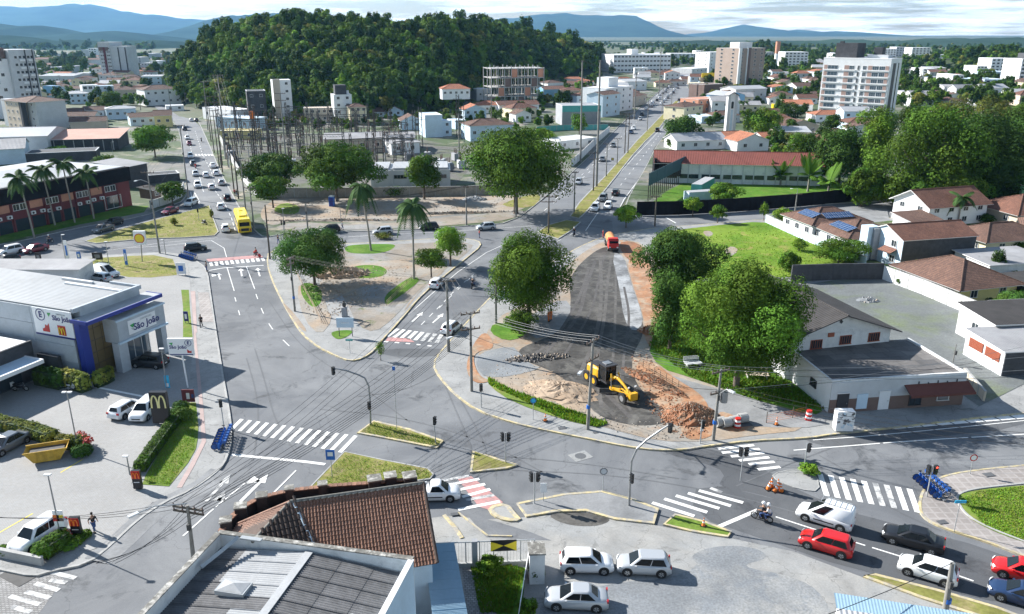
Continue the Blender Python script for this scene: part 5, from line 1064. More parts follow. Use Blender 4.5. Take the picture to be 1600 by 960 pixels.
# ---------------------------------------------------------------- right of the avenue
bld('white apartment block left of the brown tower',1107,1136,82,115,114,20,'flat',0,'white','roof_light',6,4,2,3,cat='building',name='apartment_building')
t,W,D,h=bld('tall brown and cream residential tower right of the avenue',1150,1190,76,140,138,22,'flat',0,'brown_light','roof_grey',11,4,2,3,cat='building',name='apartment_building',ww=2)
for x in(.02,.33,.36):mb=MB();mb.box((W*x+.5,-.3,h/2),(W*.1,.7,h+.4),'white' if x<.34 else 'brown_wall');mb.build('fin',t)
mb=MB();mb.box((W*.5,D/2,h+2),(W*.5,D*.4,4),'white');mb.build('roof_box',t)
t,W,D,h=bld('long low building with yellow billboard top right of the avenue',1093,1150,122,134,133,20,'flat',0,'beige','roof_grey',1,4,0,0,cat='building',name='commercial_building')
mb=MB();mb.box((W*.45,.5,h+1.5),(W*.8,.4,4),'sign_yellow');mb.build('billboard',t)
bld('dark brick two-storey shop right of the avenue',1099,1128,133,155,153,12,'flat',0,'brown_wall','roof_grey',2,0,0,0)
bld('pinkish two-storey house with balconies beside the brick shop',1090,1126,156,178,175,12,'flat',0,'salmon','roof_grey',2,4,2,0)
bld('white two-storey house with tiled roof at the right kerb of the avenue',1068,1097,168,189,185,11,'hip',1.4,'cream','roof_tile_brown',2,3,1,0)
bld('white gabled hall behind the church tower',1148,1196,140,162,160,14,'gable_x',1.4,'grey_light','roof_light',1,3,0,0,cat='warehouse',name='warehouse')
bld('light blue gabled hall beside the church tower',1133,1162,150,173,171,14,'gable_y',1.6,'blue_wall','roof_light',1,1,0,0,cat='warehouse',name='warehouse')
bld('blue-white low hall left of the church tower',1096,1131,183,194,192,10,'flat',0,'lightblue','roof_light',1,3,0,0)
bld('pale low shops with awnings behind the pink house',1080,1104,108,124,122,20,'flat',0,'white_dirty','roof_grey',2,4,0,0)
# church tower
y=G(1138,213)[1];hh=AY(1138,148,y)[2];c=G(1138,213)
t=thing('church_tower','slender pale church tower with arched louvre window beside the avenue','church tower',c,.1)
mb=MB();mb.box((0,0,hh/2),(3.0,3.0,hh),'white');mb.build('shaft',t)
for s in(-1,1):mb=MB();mb.box((s*1.45,-1.55,hh/2),(.9,.5,hh-.02),'grey_light');mb.build('pilaster',t)
mb=MB();mb.box((0,-1.56,hh/2-2),(.8,.1,hh-7),'lightblue');mb.build('recess_panel',t)
mb=MB();mb.box((0,-1.58,hh-4),(.9,.12,2.2),'glass');mb.disc((0,-1.645,hh-2.9),(0,-1,0),.45,'glass');mb.build('arched_window',t)
mb=MB();slab(mb,[(-2.3,-2.3,hh-.2),(-2.3,2.3,hh-.2),(0,2.3,hh+1.1),(0,-2.3,hh+1.1)],.15,'roof_light');mb.build('roof',t)
mb=MB();slab(mb,[(2.3,-2.3,hh-.2),(2.3,2.3,hh-.2),(0,2.3,hh+1.1),(0,-2.3,hh+1.1)],.15,'roof_light');mb.build('roof',t)
mb=MB();mb.face([(-1.5,-1.45,hh-.1),(1.5,-1.45,hh-.1),(0,-1.45,hh+.9)],'white');mb.build('gable',t)
bld('white house with pale gabled roof in front of the church tower',1057,1134,221,236,233,10,'gable_x',2,'white','roof_light',1,4,0,2)
bld('long low orange-roofed building before the church tower',1108,1160,214,226,224,8,'gable_x',1.2,'cream','roof_orange',1,0,0,0)
bld('white gabled house with orange roof left of the round tree',1151,1200,221,238,236,9,'gable_y',2.2,'white','roof_orange',1,2,0,1)
bld('orange-roofed house behind the red-roofed hall',1192,1222,216,230,229,9,'gable_x',1.4,'white','roof_orange',1,3,0,0)
# long hall with dark red roof
A,W,rz,h=frame(None,1024,286,1280,292,254)
t=thing('long_hall','long white hall with dark red roof beyond the fenced lot','hall',tuple(A),rz);D=12;h=5.6
mb=MB();mb.box((W/2,D/2,h/2),(W,D,h),'white_dirty');mb.build('wall',t);roof_parts(t,W,D,h,'gable_x',2.3,'roof_darkred',.7,'white_dirty')
for i in range(15):
 x=W*(i+.6)/15;window(t,(x,0,2.0),0,2.0,1.1,'frame_dark','glass',1)
 if i%2:window(t,(x-W/30,0,2.0),0,1.2,1.0,'frame_dark','glass',0)
for i in range(16):mb=MB();mb.box((W*i/15,-.08,h/2),(.25,.2,h-.4),'grey_light');mb.build('pilaster',t)
mb=MB();mb.box((-.3,D/2,h*.5+.4),(.5,D+1,h+.8),'black_net');mb.box((3,-.35,h*.5+1.0),(7,.5,3.6),'black_net');mb.build('black_end_wall',t)
# apartment block
def tower(label,pxL,bL,pxR,bR,top,D,floors,cols,wall='white',name='apartment_building',extra=None,group=None,rightcols=3,H=None,roofbox=True):
 A,W,rz,h=frame(None,pxL,bL,pxR,bR,top)
 if H:h=H
 t=thing(name,label,'apartment block',tuple(A),rz,group)
 mb=MB();mb.box((W/2,D/2,h/2),(W,D,h),wall);mb.build('wall',t)
 mb=MB();mb.box((W/2,D/2,h+.05),(W+.1,D+.1,.5),wall);mb.build('parapet',t);return t,W,D,h
t,W,D,h=tower('white nine-storey apartment block with pinkish-brown window bands',1277,178,1380,184.5,91,16,8,8)
fl=8;fh=(h-2.6)/fl
segs=[(.02,.07,'b'),(.07,.24,'w'),(.33,.40,'b'),(.40,.48,'w'),(.52,.56,'s'),(.60,.66,'w'),(.68,.74,'b'),(.74,.84,'w'),(.84,.93,'w'),(.93,.98,'b')]
for s in range(fl):
 z=fh*(s+.5)
 for a,b,k in segs:
  if k=='b':mb=MB();mb.box((W*(a+b)/2,-.06,z),(W*(b-a),.12,fh*.68),'brown_wall' if 0 else 'beige');o=mb.build('brown_panel',t);o.data.materials[0]=MATS['panel_brown']if 'panel_brown' in MATS else mat('panel_brown',(.36,.25,.22),var=.05)
  elif k=='w':window(t,(W*(a+b)/2,0,z),0,W*(b-a)*.92,fh*.62,'frame_white','glass_blue',2)
  else:window(t,(W*(a+b)/2,0,z),0,W*(b-a)*.8,fh*.7,'frame_white','glass',1)
 for a,b in((.01,.28),(.31,.5),(.58,.99)):mb=MB();mb.box((W*(a+b)/2,-.22,fh*s+.3),(W*(b-a),.4,.5),'white');mb.build('balcony_band',t)
mb=MB();mb.box((W+.06,D*.35,h*.48),(.12,D*.26,h*.9),'frame_dark');mb.build('dark_strip',t)
mb=MB();mb.box((W+.06,D*.72,h*.48),(.12,D*.08,h*.9),'glass');mb.build('window_strip',t)
mb=MB();mb.box((W*.3,D*.5,h+3.5),(W*.32,D*.7,7),'dark_wall');mb.box((W*.2,D*.3,h+7.4),(W*.05,2,.8),'dark_wall');mb.build('roof_box',t)
mb=MB();mb.box((W*.72,D*.6,h+2.6),(W*.12,D*.3,5),'dark_wall');mb.box((W*.75,D*.5,h+1),(W*.3,D*.4,1.6),'grey_light');mb.build('plant_room',t)
# left tower
A=V(AY(21.6,130,385));A.z=0;B=V(AY(62,130,393));B.z=0;d=B-A;W=d.length;rz=math.atan2(d.y,d.x);h=AY(22,78,385)[2]
t=thing('apartment_building','tall white apartment tower with dark balcony strips at the left edge','apartment block',tuple(A),rz);D=18
mb=MB();mb.box((W/2,D/2,h/2),(W,D,h),'grey_light');mb.build('wall',t)
mb=MB();mb.box((-7,D/2+3,(h-4)/2),(14,D,h-4),'white');mb.box((-7,D/2+3,h-1.5),(13,D-1,4.6),'brown_wall');mb.build('white_wing',t)
fh=h/9.2
for s in range(8):
 z=h-fh*(s+1.0)
 for a in(.25,.42,.58,.74,.88):window(t,(W*a,0,z),0,1.3,1.3,'frame_white','glass',0)
 for a,b in((.38,.66),(.7,.95)):mb=MB();mb.box((W*(a+b)/2,-.5,z-1.4),(W*(b-a),1.0,.9),'white');mb.build('balcony',t)
 if s<7:window(t,(-3-(s%2)*2.5,3.0+0,z-1),0,1.5,1.5,'frame_white','glass',1)
for a in(.68,.97):mb=MB();mb.box((W*a-.8,-1.05,h/2),(.5,.3,h),'frame_dark');mb.build('dark_strip',t)
mb=MB();mb.box((-9.5,2.9,h*.5-2),(.9,.3,h-5),'frame_dark');mb.build('dark_strip',t)
A=V(AY(12,185,345));A.z=0;B=V(AY(33,185,338));B.z=0;d=B-A;W=d.length;rz=math.atan2(d.y,d.x)
t=thing('apartment_building','lower beige four-storey housing block with brown roof at the left edge','apartment block',tuple(A),rz);D=12;h=11.5
mb=MB();mb.box((W/2,D/2,h/2),(W,D,h),'beige');mb.box((-4,D/2+2,h/2),(8,D,h),'grey_light');mb.box((W+4,D/2+3,h/2),(8,D,h),'grey_light');mb.box((W+1,.9,h/2),(1.8,2,h),'dark_wall');mb.build('wall',t)
roof_parts(t,W+8,D+4,h,'hip',1.6,'roof_tile_brown',.5,'beige');facade(t,W,D,h,4,3,0,0,1.1,1.1)
for s in range(4):window(t,(W+4.5,3,h*(s+.55)/4),0,1.1,1.1)
# grey tower with stepped top
t,W,D,h=tower('grey concrete tower with maroon stair strip, far left',161,125,179,125,69,24,10,3,'grey_light',H=30.5)
for s in range(9):
 for a in(.2,.38,.75,.9):window(t,(W*a,0,2.5+2.9*s),0,1.4,1.2)
mb=MB();mb.box((W*.52,-.5,h/2-2),(W*.16,1,h-4),'maroon');mb.box((W*.45,-.3,h-5.2),(W*.8,.7,3),'brown_wall');mb.build('stair_strip',t)
mb=MB();mb.box((W+7,D/2-2,(h-3)/2),(14,D-6,h-3),'grey_light');mb.build('rear_wing',t)
for x in(W+6.5,W+12.5):mb=MB();mb.box((x,.9,(h-4)/2),(1,.3,h-4),'frame_dark');mb.build('dark_strip',t)
for(lb,a,b,tp,c,fl_,wl)in[('white and grey distant block with dark roof box left of the apartment block',1224,1260,82,112,7,'white'),('distant cream block behind the apartment block, left',1380,1398,77,97,6,'white'),('distant white block with red roof, right of the apartment block',1422,1450,75,99,7,'white'),('distant pale tower with stepped top on the right',1545,1580,92,122,6,'white'),('white building cut by the right edge',1588,1615,93,142,8,'white'),('small far white block left of the apartment block',1258,1278,94,106,3,'white'),('distant grey-blue block behind the apartment block, right',1398,1412,74,96,6,'grey_light'),('blue-white row of flats on the right',1500,1535,124,142,3,'lightblue'),('second blue-white row of flats further right',1535,1570,125,144,3,'lightblue'),('white stepped block left of the blue-white flats',1485,1502,118,143,4,'white'),('far white slab at the skyline left of the wooded rise',1462,1478,86,98,5,'white'),('far cream tower by the avenue end',1086,1098,80,96,7,'white'),('far grey tower behind the brown tower',1196,1208,82,98,7,'grey_light'),('far white tower in the left haze',236,247,96,112,5,'white'),('small white tower left of the grey tower',140,152,76,90,4,'white'),('pale block behind the left houses',208,222,90,104,5,'grey_light'),('white block between the apartment block and the distant red-roofed block',1300,1316,84,98,5,'white'),('blue-grey block at the far right skyline',1500,1518,92,108,5,'grey_light'),('cream mid-rise near the avenue end, right side',1138,1150,92,108,5,'beige'),('pale mid-rise beside the slim water tower',1180,1194,96,112,4,'white'),('white mid-rise in front of the wooded rise',1440,1462,108,124,4,'white'),('white towerlet at the right under the rise',1524,1540,104,122,5,'white')]:
 t,W,D,h=tower(lb,a,c,b,c,tp,22,fl_,4,wl)
 n=max(3,int(W/4));fh=h/fl_
 for s in range(fl_):
  for i in range(n):window(t,(W*(i+.5)/n,0,fh*(s+.55)),0,min(2.4,W/n*.6),fh*.5,'frame_white','glass',0)
 if wl=='white' and h>20:
  mb=MB();mb.box((W*.55,D*.4,h+2),(W*.4,D*.4,4),'maroon' if 'red' in lb else 'dark_wall');mb.build('roof_box',t)
# chimney-like red and white water tower
c=G(1212,107);t=thing('water_tower','tall slim water tower with red top behind the avenue houses','water tower',c)
mb=MB();mb.tube((0,0,0),(0,0,16),2.6,2.6,'white',14);mb.build('shaft',t);mb=MB();mb.tube((0,0,16),(0,0,29),2.65,2.65,'salmon',14);mb.build('red_top',t)
# town fabric: smaller houses seen as roofs; every house its own object
WALLS=['white','white','cream','lightblue','beige','white_dirty','grey_light'];ROOFS=['roof_tile','roof_tile_brown','roof_orange','roof_light','roof_grey','roof_tile_brown','roof_tile']
WN=dict(white='white',cream='cream',lightblue='pale blue',beige='beige',white_dirty='weathered white',grey_light='light grey');RN=dict(roof_tile='red-tiled',roof_tile_brown='brown-tiled',roof_orange='orange-tiled',roof_light='pale metal',roof_grey='grey corrugated')
fr=random.Random(5);occupied=[];FARH=MB()
def fabric(x0,x1,y0,y1,n,where,hmax=2,big=1.0,grp=None):
 k=0;tr=0
 while k<n and tr<n*60:
  tr+=1;px=fr.uniform(x0,x1);py=fr.uniform(y0,y1);c=G(px,py);w=fr.uniform(9,17)*big;d=fr.uniform(8,13)*big
  if any(abs(c[0]-a)<(w+e)*.62 and abs(c[1]-b)<(d+f)*.75 for a,b,e,f in occupied):continue
  occupied.append((c[0],c[1],w,d));k+=1;wl,rf=fr.choice(WALLS),fr.choice(ROOFS);st=fr.choice([1,1,2][:hmax+1]);h=3.0*st+.4
  if big>1.2:rf=fr.choice(['roof_light','roof_grey','roof_light','roof_tile'])
  kind=fr.choice(['gable_x','hip','gable_y','hip'])if rf not in('roof_light','roof_grey')else fr.choice(['flat','gable_x','shed'])
  rz=fr.uniform(-.25,.25)
  if py<104:
   M=Matrix.Translation((c[0],c[1],0))@Matrix.Rotation(rz,4,'Z');FARH.M=M;FARH.box((w/2,d/2,h/2),(w,d,h),wl)if 0 else FARH.add([(x,y,z)for z in(0,h)for x,y in((0,0),(w,0),(w,d),(0,d))],[(0,1,5,4),(1,2,6,5),(2,3,7,6),(3,0,4,7)],wl)
   u=0 if kind in('flat','shed')else 1.8;FARH.add([(-.4,-.4,h),(w+.4,-.4,h),(w+.4,d+.4,h),(-.4,d+.4,h),(0,d/2,h+u+.05),(w,d/2,h+u+.05)],[(0,1,5,4),(2,3,4,5),(1,2,5),(3,0,4)],rf);FARH.M=None;continue
  t=thing('house',f'{"two-storey" if st == 2 else "low"} {WN[wl]} house with {RN[rf]} {"flat" if kind == "flat" else "pitched"} roof {where}','house',(c[0],c[1],.05),rz,grp or 'houses '+where)
  mb=MB();mb.box((w/2,d/2,h/2-.05),(w,d,h),wl);mb.build('wall',t);roof_parts(t,w,d,h,kind,fr.uniform(1.3,2.2)if kind!='shed' else.8,rf,.4 if kind!='flat' else 0,wl,py>125)
  if kind=='flat':mb=MB();mb.tube((w*.7,d*.6,h-.3),(w*.7,d*.6,h+.9),.7,.75,'lightblue',10);mb.build('water_tank',t)
  if py>112:
   for s in range(st):
    for i in range(3):window(t,(w*(i+.5)/3,0,3*s+1.7),0,1.4,1.1,'frame_white','glass',0)
fabric(1190,1275,114,165,38,'left of the white apartment block');fabric(1410,1600,132,168,52,'behind the belt of big trees');fabric(1100,1290,100,118,34,'far beyond the avenue',big=1.5)
fabric(1395,1620,112,130,16,'under the wooded rise on the right',big=1.5);fabric(960,1078,116,140,18,'left of the far avenue');fabric(860,960,130,160,12,'below the hill at the avenue')
fabric(60,225,118,150,30,'in the left town');fabric(-150,260,92,116,46,'beyond the left town',big=1.8);fabric(1100,1230,160,205,9,'behind the church tower');fabric(1215,1330,190,240,8,'among the trees behind the red-roofed hall');fabric(1000,1700,90,101,80,'at the far end of the avenue',big=2.2)
fabric(-120,60,140,180,8,'at the left edge of the town')
FARH.build('far_houses',kind='stuff',label='far mass of pale low houses near the horizon')
# ================================================================ NEAR AND MIDDLE BUILDINGS
def textmesh(s,size,m,bold=0.0,ext=.01):
 c=bpy.data.curves.new('text','FONT');c.body=s;c.size=size;c.align_x='CENTER';c.align_y='CENTER';c.extrude=ext;c.offset=bold;c.resolution_u=3
 o=bpy.data.objects.new('tmp',c);me=bpy.data.meshes.new_from_object(o);bpy.data.objects.remove(o);me.materials.clear();me.materials.append(MATS[m]);return me
def text(par,s,p,rz,size,m,bold=0.0,name='lettering',tilt=90):
 o=linkobj(name,textmesh(s,size,m,bold),par);o.location=p;o.rotation_euler=(R(tilt),0,rz);return o
def golden_m(par,p,rz,w,m='sign_yellow',name='letter_m'):
 """two arches side by side"""
 mb=MB();h=w*.9
 for s in(-1,1):
  for k in range(10):
   t0,t1=math.pi*k/10,math.pi*(k+1)/10
   q=lambda t:(s*w*.25+w*.21*math.cos(t)*1.0,-.03,-h/2+h*math.sin(t)**.75)
   mb.bar(q(t0),q(t1),.05,w*.1,m)
 o=mb.build(name,par);o.location=p;o.rotation_euler=(0,0,rz);return o
def ring(mb,c,r,w,m,n=20):
 for i in range(n):
  a,b=2*math.pi*i/n,2*math.pi*(i+1)/n
  mb.face([(c[0]+(r+w)*math.cos(a),c[1],c[2]+(r+w)*math.sin(a)),(c[0]+r*math.cos(a),c[1],c[2]+r*math.sin(a)),(c[0]+r*math.cos(b),c[1],c[2]+r*math.sin(b)),(c[0]+(r+w)*math.cos(b),c[1],c[2]+(r+w)*math.sin(b))],m)
def bldw(label,x,y,rz,W,D,h,roof='flat',rise=1.5,wall='white',rm='roof_grey',st=1,nf=2,nl=0,nr=0,over=.4,name='house',cat='house',ww=1.3,wh=1.2,front=None,fascia='frame_white',gm='glass'):
 t=thing(name,label,cat,(x,y,PZ),rz);mb=MB();mb.box((W/2,D/2,h/2-.3),(W,D,h+.5),wall)
 mb.build('wall',t)
 if front:mb=MB();mb.box((W/2,-.04,h/2-.1),(W+.04,.12,h),front);mb.build('front_wall',t)
 roof_parts(t,W,D,h,roof,rise,rm,over if roof!='flat' else 0,wall,True,fascia);facade(t,W,D,h,st,nf,nl,nr,ww,wh,gm=gm);return t
# ---- pharmacy hall
ph=thing('pharmacy','big grey concrete store hall with blue corner portal and bronze glazing','store',(-49.0,84.4,PZ),R(68.8));FW,FL,FH=9.6,40,8.4
mb=MB();mb.box((FW/2+.3,FL/2,FH/2),(FW-.9,FL,FH-.2),'panel_concrete');mb.build('wall',ph)
pm=MB();pm.box((0,0,0),(.22,6.16,2.04),'panel_concrete');pm=pm.mesh('concrete_panel')
for i in range(6):
 for j in range(4):o=linkobj('concrete_panel',pm,ph);o.location=(.0-.03*0,.6+3.1+6.2*i,1.04+2.08*j)
mb=MB();mb.box((FW/2,FL/2+.2,FH+.02),(FW-.1,FL-.3,.14),'roof_store');mb.build('roof',ph)
for(c,d)in(((FW/2,.1,FH+.1),(FW+.3,.35,.5)),((FW-.1,2.4,FH+.12),(.3,4.4,.5))):mb=MB();mb.box(c,d,'panel_concrete');mb.build('parapet',ph)
mb=MB();mb.box((FW-2.2,5.2,FH+.16),(.4,9,.25),'white');mb.box((FW-1,9,FH+.22),(.4,5,.3),'frame_white');mb.build('roof_duct',ph)
mb=MB();mb.box((5.1,-1.0,7.52),(11.0,2.4,.12),'roof_light');mb.box((5.1,-2.25,7.4),(11.1,.16,.42),'navy');mb.box((-.45,-1,7.4),(.16,2.4,.42),'navy');mb.box((10.65,-1,7.4),(.16,2.4,.42),'navy');mb.box((5.1,-1,7.3),(10.9,2.3,.1),'white');mb.build('canopy',ph)
mb=MB();mb.box((.2,-.45,3.6),(1.1,.8,7.2),'navy');mb.build('corner_portal',ph)
gp=MB();gp.box((0,0,0),(.98,.06,1.38),'glass_bronze');gp=gp.mesh('glass_pane')
for i in range(8):
 for j in range(5):o=linkobj('glass_pane',gp,ph);o.location=(1.4+1.06*i,-.12,.75+1.45*j)
mb=MB();mb.box((5.1,-.04,3.6),(8.8,.08,7.2),'frame_dark');mb.build('glazing_frame',ph)
PY=2.2
mb=MB();mb.box((6.9,-2.4+PY/2,5.1),(7.2,4.4-PY,2.9),'panel_concrete');mb.box((6.9,-4.66+PY,3.75),(7.6,.3,.25),'lightblue');mb.box((6.9,-4.64+PY,6.42),(7.5,.2,.2),'lightblue');mb.build('entrance_portal',ph)
for x,w in((3.8,1.3),(10.1,.8)):mb=MB();mb.box((x,-4.0+PY,1.85),(w,1.0,3.7),'panel_concrete');mb.build('portal_leg',ph)
mb=MB();mb.box((6.9,-4.62+PY,5.1),(4.2,.06,1.7),'sign_white');mb.build('sign_board',ph)
text(ph,'São João',(7.5,-4.68+PY,4.95),0,1.15,'sign_navy',.02);text(ph,'FARMÁCIAS',(7.5,-4.68+PY,5.65),0,.34,'grey_light')
mb=MB();mb.face([(5.0,-4.68+PY,5.4),(5.7,-4.68+PY,5.5),(5.65,-4.68+PY,5.1),(5.3,-4.68+PY,5.05)],'green');mb.face([(5.1,-4.68+PY,5.0),(5.6,-4.68+PY,5.0),(5.5,-4.68+PY,4.6)],'grey_light');mb.build('emblem',ph)
mb=MB();mb.box((7.0,-.35,1.9),(5.0,.12,3.5),'glass_blue');[mb.box((4.6+i*1.2,-.42,1.8),(.08,.08,3.4),'frame_white')for i in range(5)];mb.box((7,-1.4,3.5),(6.4,.25,.2),'white');mb.build('glass_entrance',ph)
# banner on the side wall (faces local -x)
def sx(y,z):return(-.2,y,z)
mb=MB();mb.box((-.15,3.3,6.75),(.08,6.0,3.1),'sign_white');mb.box((-.2,3.3,5.12),(.06,6.0,.2),'sign_navy');mb.build('banner',ph)
text(ph,'São João',(-.22,1.8,7.35),R(-90),.85,'sign_navy',.015);text(ph,'FARMÁCIAS',(-.22,1.9,7.85),R(-90),.26,'grey_light');text(ph,'E',(-.22,5.1,7.5),R(-90),1.0,'sign_navy',.03)
mb=MB();ring(mb,(0,0,0),.62,.1,'sign_navy');o=mb.build('ring',ph);o.location=(-.22,5.1,7.5);o.rotation_euler=(0,0,R(-90))
mb=MB();mb.face([(-.22,3.4,7.9),(-.22,4.0,7.85),(-.22,3.8,7.4)],'green');mb.build('emblem',ph)
mb=MB();mb.box((-.22,2.1,5.95),(.04,1.15,1.15),'red');mb.build('red_square',ph);golden_m(ph,(-.25,2.1,5.9),R(-90),.9)
mb=MB();mb.face([(-.22,5.1,5.5),(-.22,4.0,5.5),(-.22,4.0,6.6),(-.22,4.3,6.25),(-.22,4.6,6.4),(-.22,4.7,6.0),(-.22,5.1,5.8)],'red');mb.build('red_arrow',ph)
def on(ph,p):m=wmat(ph);v=m@Vector(p);return v
v=on(ph,(-12.5,5.8,0));mc=thing('restaurant','low black flat-roofed restaurant with pale canopy left of the grey store hall','restaurant',(v.x,v.y,PZ),R(68.8))
mb=MB();mb.box((5.55,10,2.2),(11.1,20,4.4),'dark_wall');mb.build('wall',mc);mb=MB();mb.box((5.55,10,4.45),(10.9,19.8,.12),'white');mb.box((5.55,.2,4.5),(11.2,.3,.3),'dark_wall');mb.build('roof',mc)
mb=MB();mb.box((4.2,-1.4,3.0),(11.4,2.8,.3),'lightblue');mb.box((4.2,-2.8,3.0),(11.6,.2,.45),'white');mb.box((9.95,-1.4,3.0),(.2,2.8,.45),'white');mb.build('canopy',mc)
mb=MB();mb.box((11.6,-1.7,1.5),(.5,3.2,3.0),'dark_wall');mb.box((5,-.1,1.3),(8,.1,2.2),'glass');mb.build('side_screen',mc)
# low annex and roofs behind the pharmacy
bld('narrow low dark-grey roofed building behind the grey store hall',-40,128,417,452,452,4.5,'shed',.3,'white_dirty','roof_grey',1,0,0,0,name='annex',cat='building',H=3.2)
# ---- foreground house with corrugated sheets behind parapets
def corr_sheet(w,l,m,amp=.035,n=6):
 mb=MB();k=n*4;top=[]
 for i in range(k+1):y=w*i/k;z=amp*math.cos(2*math.pi*i/4/1.0*1.0);top.append((y,z))
 vs=[(0,y,z)for y,z in top]+[(l,y,z)for y,z in top];mb.add(vs,[(i,i+1,k+2+i,k+1+i)for i in range(k)],m,True);return mb.mesh('roof_sheet')
F=thing('parapet_house','flat-parapeted grey building with corrugated sheet roof at the bottom of the picture','building',(-18.4,43.0,0),math.atan2(-.21,.978));W=12.75;D=12.0;H=8.3
def wallbox(c,d,m='white_dirty',top='mossy',nm='parapet_wall',par=None):
 mb=MB();mb.box(c,d,m);mb.box((c[0],c[1],c[2]+d[2]/2+.03),(d[0]+.08,d[1]+.08,.07),top);return mb.build(nm,par or F)
wallbox((W/2,.0,H/2+.0),(W,.28,H));wallbox((0.0,-D/2-.16,H/2),(.3,D,H));wallbox((W-.05,-D/2-.16,H/2-.003),(.28,D,H),'lightblue','white_dirty')
mb=MB();mb.box((W/2,-D/2,3.3),(W-.4,D,6.6),'white_dirty');mb.build('wall',F)
sl=.09
for k,(x0,dr,z0)in enumerate([(6.2,-1,7.92),(6.2,1,7.92)]):
 for i in range(3):
  L_=2.18
  for j in range(11):
   light=(k==0 and((i==0 and j not in(4,9))or(i==1 and j in(0,1,2,8,9))or(i==1 and j==4 and False)))or(k==1 and(i,j)in((0,8),(0,9)))
   m='fibre_light' if light else 'fibre_cement';key=('cs',m);me=WINM.setdefault(key,None)or WINM.__setitem__(key,corr_sheet(1.1,L_,m))or WINM[key]
   o=linkobj('roof_sheet',me,F);a=math.atan(sl)
   x=x0+dr*i*(L_-.12);z=z0-i*(L_-.12)*sl+.012*(3-i)
   if dr<0:o.location=(x,-.35-1.06*j,z);o.rotation_euler=(0,a,math.pi)
   else:o.location=(x,-.35-1.06*(j+1),z);o.rotation_euler=(0,a,0)
   if dr<0:o.rotation_euler=(0,a,math.pi)
mb=MB();mb.box((6.2,-D/2,8.0),(.5,D-.6,.05),'fibre_light');mb.build('ridge_cap',F)
sk=MB();sk.box((3.4,-4.2,7.85),(1.8,1.1,.3),'galvanised');sk.add([(2.6,-4.7,8.01),(4.2,-4.7,8.01),(4.2,-3.7,8.01),(2.6,-3.7,8.01),(3.4,-4.2,8.25)],[(0,1,4),(1,2,4),(2,3,4),(3,0,4)],'fibre_light');sk.build('skylight',F)
gt=MB();gt.path([(1.5,-.35,8.4),(1.1,-1.5,8.2),(.5,-2.9,7.9)],.16,'galvanised',4);gt.build('loose_gutter',F)
gt=MB();gt.box((2.4,-.35,8.42),(1.4,.3,.1),'galvanised');gt.build('flashing',F)
dsh=MB();dsh.disc((10.8,-5.4,8.1),(-.5,.2,.8),.45,'grey_metal',16);dsh.tube((10.8,-5.4,7.5),(10.8,-5.4,8.1),.04,.04,'grey_metal');tag(dsh.build('satellite_dish',world=False),'small grey satellite dish on the corrugated roof','satellite dish');o=bpy.data.objects['satellite_dish'];o.matrix_world=wmat(F)
# ---- tiled house
TH=thing('tiled_house','old house with brown clay tile roof and curved dark parapet, bottom centre','house',(-14.85,46.4,0),math.atan2(.264,.965))
def tile_mesh(m,w=.215,l=.36):
 mb=MB();P=[(-w/2,0),(-w*.36,.0),(-w*.22,.05),(0,.065),(w*.22,.05),(w*.36,.0),(w/2,0)]
 vs=[(x,0,z+.035)for x,z in P]+[(x,l,z*.85-.004)for x,z in P]+[(x,0,z-.01)for x,z in P];n=len(P)
 fs=[(i,i+1,n+i+1,n+i)for i in range(n-1)]+[(2*n+i,2*n+i+1,i+1,i)for i in range(n-1)];mb.add(vs,fs,m,False);return mb.mesh('roof_tile')
def inpoly(p,poly):
 c=False;n=len(poly)
 for i in range(n):
  a,b=poly[i],poly[(i+1)%n]
  if(a[1]>p[1])!=(b[1]>p[1])and p[0]<(b[0]-a[0])*(p[1]-a[1])/(b[1]-a[1])+a[0]:c=not c
 return c
CLIP=(Vector((-18.4,43.0)),Vector((.978,-.21)))
def side(par,p):q=wmat(par)@p;d=Vector((q.x,q.y))-CLIP[0];return CLIP[1].x*d.y-CLIP[1].y*d.x-.12
def tile_slope(par,quad,m,limit,cw=.215,rh=.30,seed=1):
 """quad: local 3D corners (eave left, eave right, top right, top left); tiles from the eave upwards"""
 A,B,C_,D_=[V(q)for q in quad];u=(B-A).normalized();n=u.cross(D_-A).normalized()
 if n.z<0:n=-n
 v=n.cross(u).normalized();poly=[((q-A).dot(u),(q-A).dot(v))for q in(A,B,C_,D_)]
 out=[];Q4=[A,B,C_,D_]
 for i in range(4):
  a,b=Q4[i],Q4[(i+1)%4];sa,sb=side(par,a),side(par,b)
  if sa>=0:out.append(a)
  if(sa>=0)!=(sb>=0):out.append(a.lerp(b,sa/(sa-sb)))
 mb=MB();mb.face([q-n*.03 for q in out],'clay_tile_dark');mb.build('roof_deck',par)
 xs=[p[0]for p in poly];ys=[p[1]for p in poly];r=random.Random(seed);me=tile_mesh(m);rest=MB();k=0;y=0
 M0=Matrix((u,v,n)).transposed().to_4x4()
 vs0=[tuple(q.co)for q in me.vertices];fs0=[tuple(p.vertices)for p in me.polygons]
 while y<max(ys):
  x=min(xs)+cw/2
  while x<max(xs):
   if inpoly((x,y+.15),poly)and side(par,A+u*x+v*y)>.15:
    jit=Matrix.Rotation(r.uniform(-.02,.02),4,'Z');P=A+u*x+v*y+n*r.uniform(0,.015)
    M=Matrix.Translation(P)@M0@jit
    if k<limit:o=linkobj('roof_tile',me,par);o.matrix_local=M
    else:rest.add([M@Vector(q)for q in vs0],fs0,m)
    k+=1
   x+=cw
  y+=rh
 if rest.f:o=rest.build('roof_tiles',par,kind='stuff')
tile_slope(TH,[(-2.2,-4.9,5.2),(9.0,-4.9,5.2),(9.0,0,8.3),(0.0,0,8.3)],'clay_tile',290)
